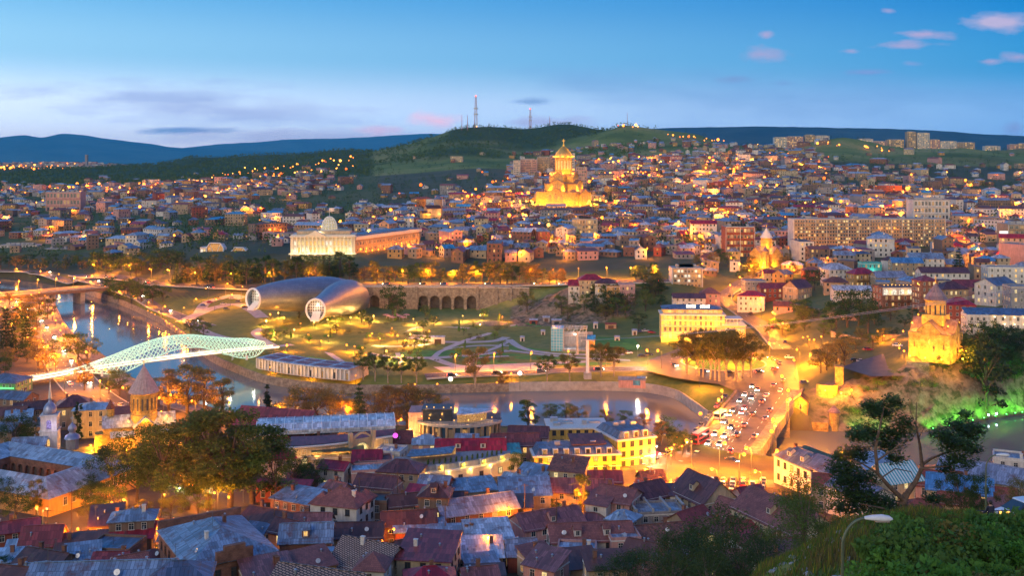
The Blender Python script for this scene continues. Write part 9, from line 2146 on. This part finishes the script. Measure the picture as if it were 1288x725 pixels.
# bushes
def bush_mesh(seed,leaf,R_=1.0,n=2600,ls=.13):
 rr=random.Random(seed);b=MB();C=[(rr.gauss(0,.45)*R_,rr.gauss(0,.45)*R_,rr.uniform(.2,.95)*R_,rr.uniform(.25,.45)*R_) for _ in range(14)]
 for i in range(n):
  c=rr.choice(C);d=Vector((rr.gauss(0,1),rr.gauss(0,1),rr.gauss(0,1))).normalized()*c[3]*rr.uniform(.55,1.1);p=Vector((c[0]+d.x,c[1]+d.y,max(c[2]+d.z,.02)));leaf_quad(b,p,ls*rr.uniform(.6,1.4),rr,.35)
 cm=b.mesh('foliage',M[leaf],uv=False);s=MB()
 for c in C:s.tube([(0,0,-.2),(c[0]*.5,c[1]*.5,c[2]*.55),(c[0],c[1],c[2])],[.035,.025,.01],5)
 return cm,s.mesh('stem',M['bark'])
BM=[bush_mesh(i,['leaf_bush','leaf_bush2','leaf_mid','leaf_bush','leaf_olive','leaf_bush2'][i],1.0,[2600,1500,3200,1300,2000,1800][i],[.13,.2,.1,.22,.12,.17][i]) for i in range(6)]
M_b=None
rr=random.Random(12);spots=[]
for i in range(66):
 px=rr.uniform(1118,1300);Y=rr.uniform(36,60)
 if px<1150 and Y>52:continue
 spots.append((px,Y))
for i in range(14):spots.append((rr.uniform(1130,1240),rr.uniform(56,62)))
for px,Y in sorted(spots,key=lambda q:q[1]):
 g=gp(px,Y);want=664-(1 if px>1150 else 0)*10+(max(0,1165-px))*.35;hmax=CAMZ-(want-HY)/FPX*Y-g.z
 s=min(rr.uniform(.9,1.7),max(.5,hmax/1.35*rr.uniform(.75,1.2)));t=thing('bush','leafy green bush in the thicket on the near slope','bush',g,rr.uniform(0,6.28),'bushes of the near slope',s);cm,sm=BM[rr.randrange(6)];inst(cm,'foliage',t);inst(sm,'stem',t);t['auto']=1
# grass of the near slope: far too many blades to count
b=MB()
for i in range(30000):
 px=rr.uniform(930,1290);Y=30+46*rr.random()**.8
 x=(px-CX)/FPX*Y;q=fbm(x*1.0,Y,5.0,3)
 if q<-.25 and rr.random()<.75:continue
 g=ground(x,Y);h=rr.uniform(.15,.5)*(1.2+q);a=rr.uniform(0,6.28);w=.028;lx,ly=rr.gauss(.08,.14),rr.gauss(0,.14);dx,dy=math.cos(a)*w,math.sin(a)*w;m_=0 if rr.random()<.62-q*.6 else 1 if rr.random()<.8 else 2
 b.face([(x-dx,Y-dy,g-.05),(x+dx,Y+dy,g-.05),(x+lx*.5+dx*.6,Y+ly*.5+dy*.6,g+h*.6),(x+lx,Y+ly,g+h),(x+lx*.5-dx*.6,Y+ly*.5-dy*.6,g+h*.6)],m_)
tag(b.build('grass',[M['grass_green'],M['grass_dry'],M['grass_yellow']],uv=False),'long tufted grass on the near slope',kind='stuff')
b=MB()
for i in range(90):
 px=rr.uniform(960,1080);Y=rr.uniform(42,66);g=gp(px,Y);s=rr.uniform(.08,.3);b.lathe([(s*.7,-s*.3),(s,s*.1),(s*.6,s*.45),(.01,s*.5)],6,g)
tag(b.build('gravel',M['concrete'],uv=False),'loose stones on the bare parts of the near slope',kind='stuff')
# --- labels: tell apart what looks alike by the things it stands next to
MARKS=[('cathedral',710,225),('palace dome',410,292),('palace wing',490,300),('long tan apartment block',1095,292),('small golden church',963,312),('cliff church',1178,420),('yellow hotel',878,405),('steel tube hall',385,374),('glass footbridge',200,440),('arched wall',580,376),('truss stage',716,427),('road bridge',940,530),('white bell tower',62,530),('conical church drum',182,490),('market hall',430,540),('long cream hotel',560,600),('tall yellow building',800,560),('big pine',1135,580),('white villa',431,630),('shell-fronted building',285,315),('distant brick church',551,256),('rider statue',1056,452),('long white pavilion',385,462),('upstream bridge',60,368),('white floodlit office',108,330),('red block',931,300),('bluff houses',750,350),('roundabout',910,457),('billboard',1262,295),('long white house with pale roof',1070,362),('garland lit terrace',1132,370),('pinkish public building',80,248)]
ORD=['first','second','third','fourth','fifth','sixth','seventh','eighth','ninth','tenth','eleventh','twelfth','thirteenth','fourteenth','fifteenth','sixteenth','seventeenth','eighteenth','nineteenth','twentieth']
def label_pass():
 by={}
 for t in THINGS:by.setdefault(t['label'],[]).append(t)
 for lb,L in list(by.items()):
  if len(L)<2:continue
  sub={}
  for t in L:
   px,py=pxy((t.location[0],max(t.location[1],1.0),t.location[2]))
   if t['category']=='house' or len(L)>20:
    nm,mx,my=min(MARKS,key=lambda m_:(m_[1]-px)**2+((m_[2]-py)*1.6)**2);dx,dy=px-mx,py-my
    rel=('left of' if dx<0 else 'right of') if abs(dx)>abs(dy)*1.2 else ('above' if dy<0 else 'below')
    sub.setdefault('%s %s the %s' %(lb,rel,nm),[]).append((px,py,t))
   else:sub.setdefault(lb,[]).append((px,py,t))
  for s,q in sub.items():
   q.sort(key=lambda e:e[0])
   for i,(px,py,t) in enumerate(q):
    if len(q)==1:t['label']=s
    elif len(q)<=20:
     w=s+', '+('left one' if i==0 and len(q)==2 else 'right one' if len(q)==2 else ORD[i]+' from left')
     t['label']=w
    else:t['label']=s
 bad=[t for t in THINGS if len(t['label'].split())>16]
 for t in bad:
  t['label']=t['label'].replace(' the ',' ')
  w=t['label'].split()
  if len(w)>16:t['label']=' '.join(x for x in w if x not in ('dark','of','and','on','glowing','storey','metal'))
 for t in THINGS:
  if 'auto' in t.keys():del t['auto']
label_pass()
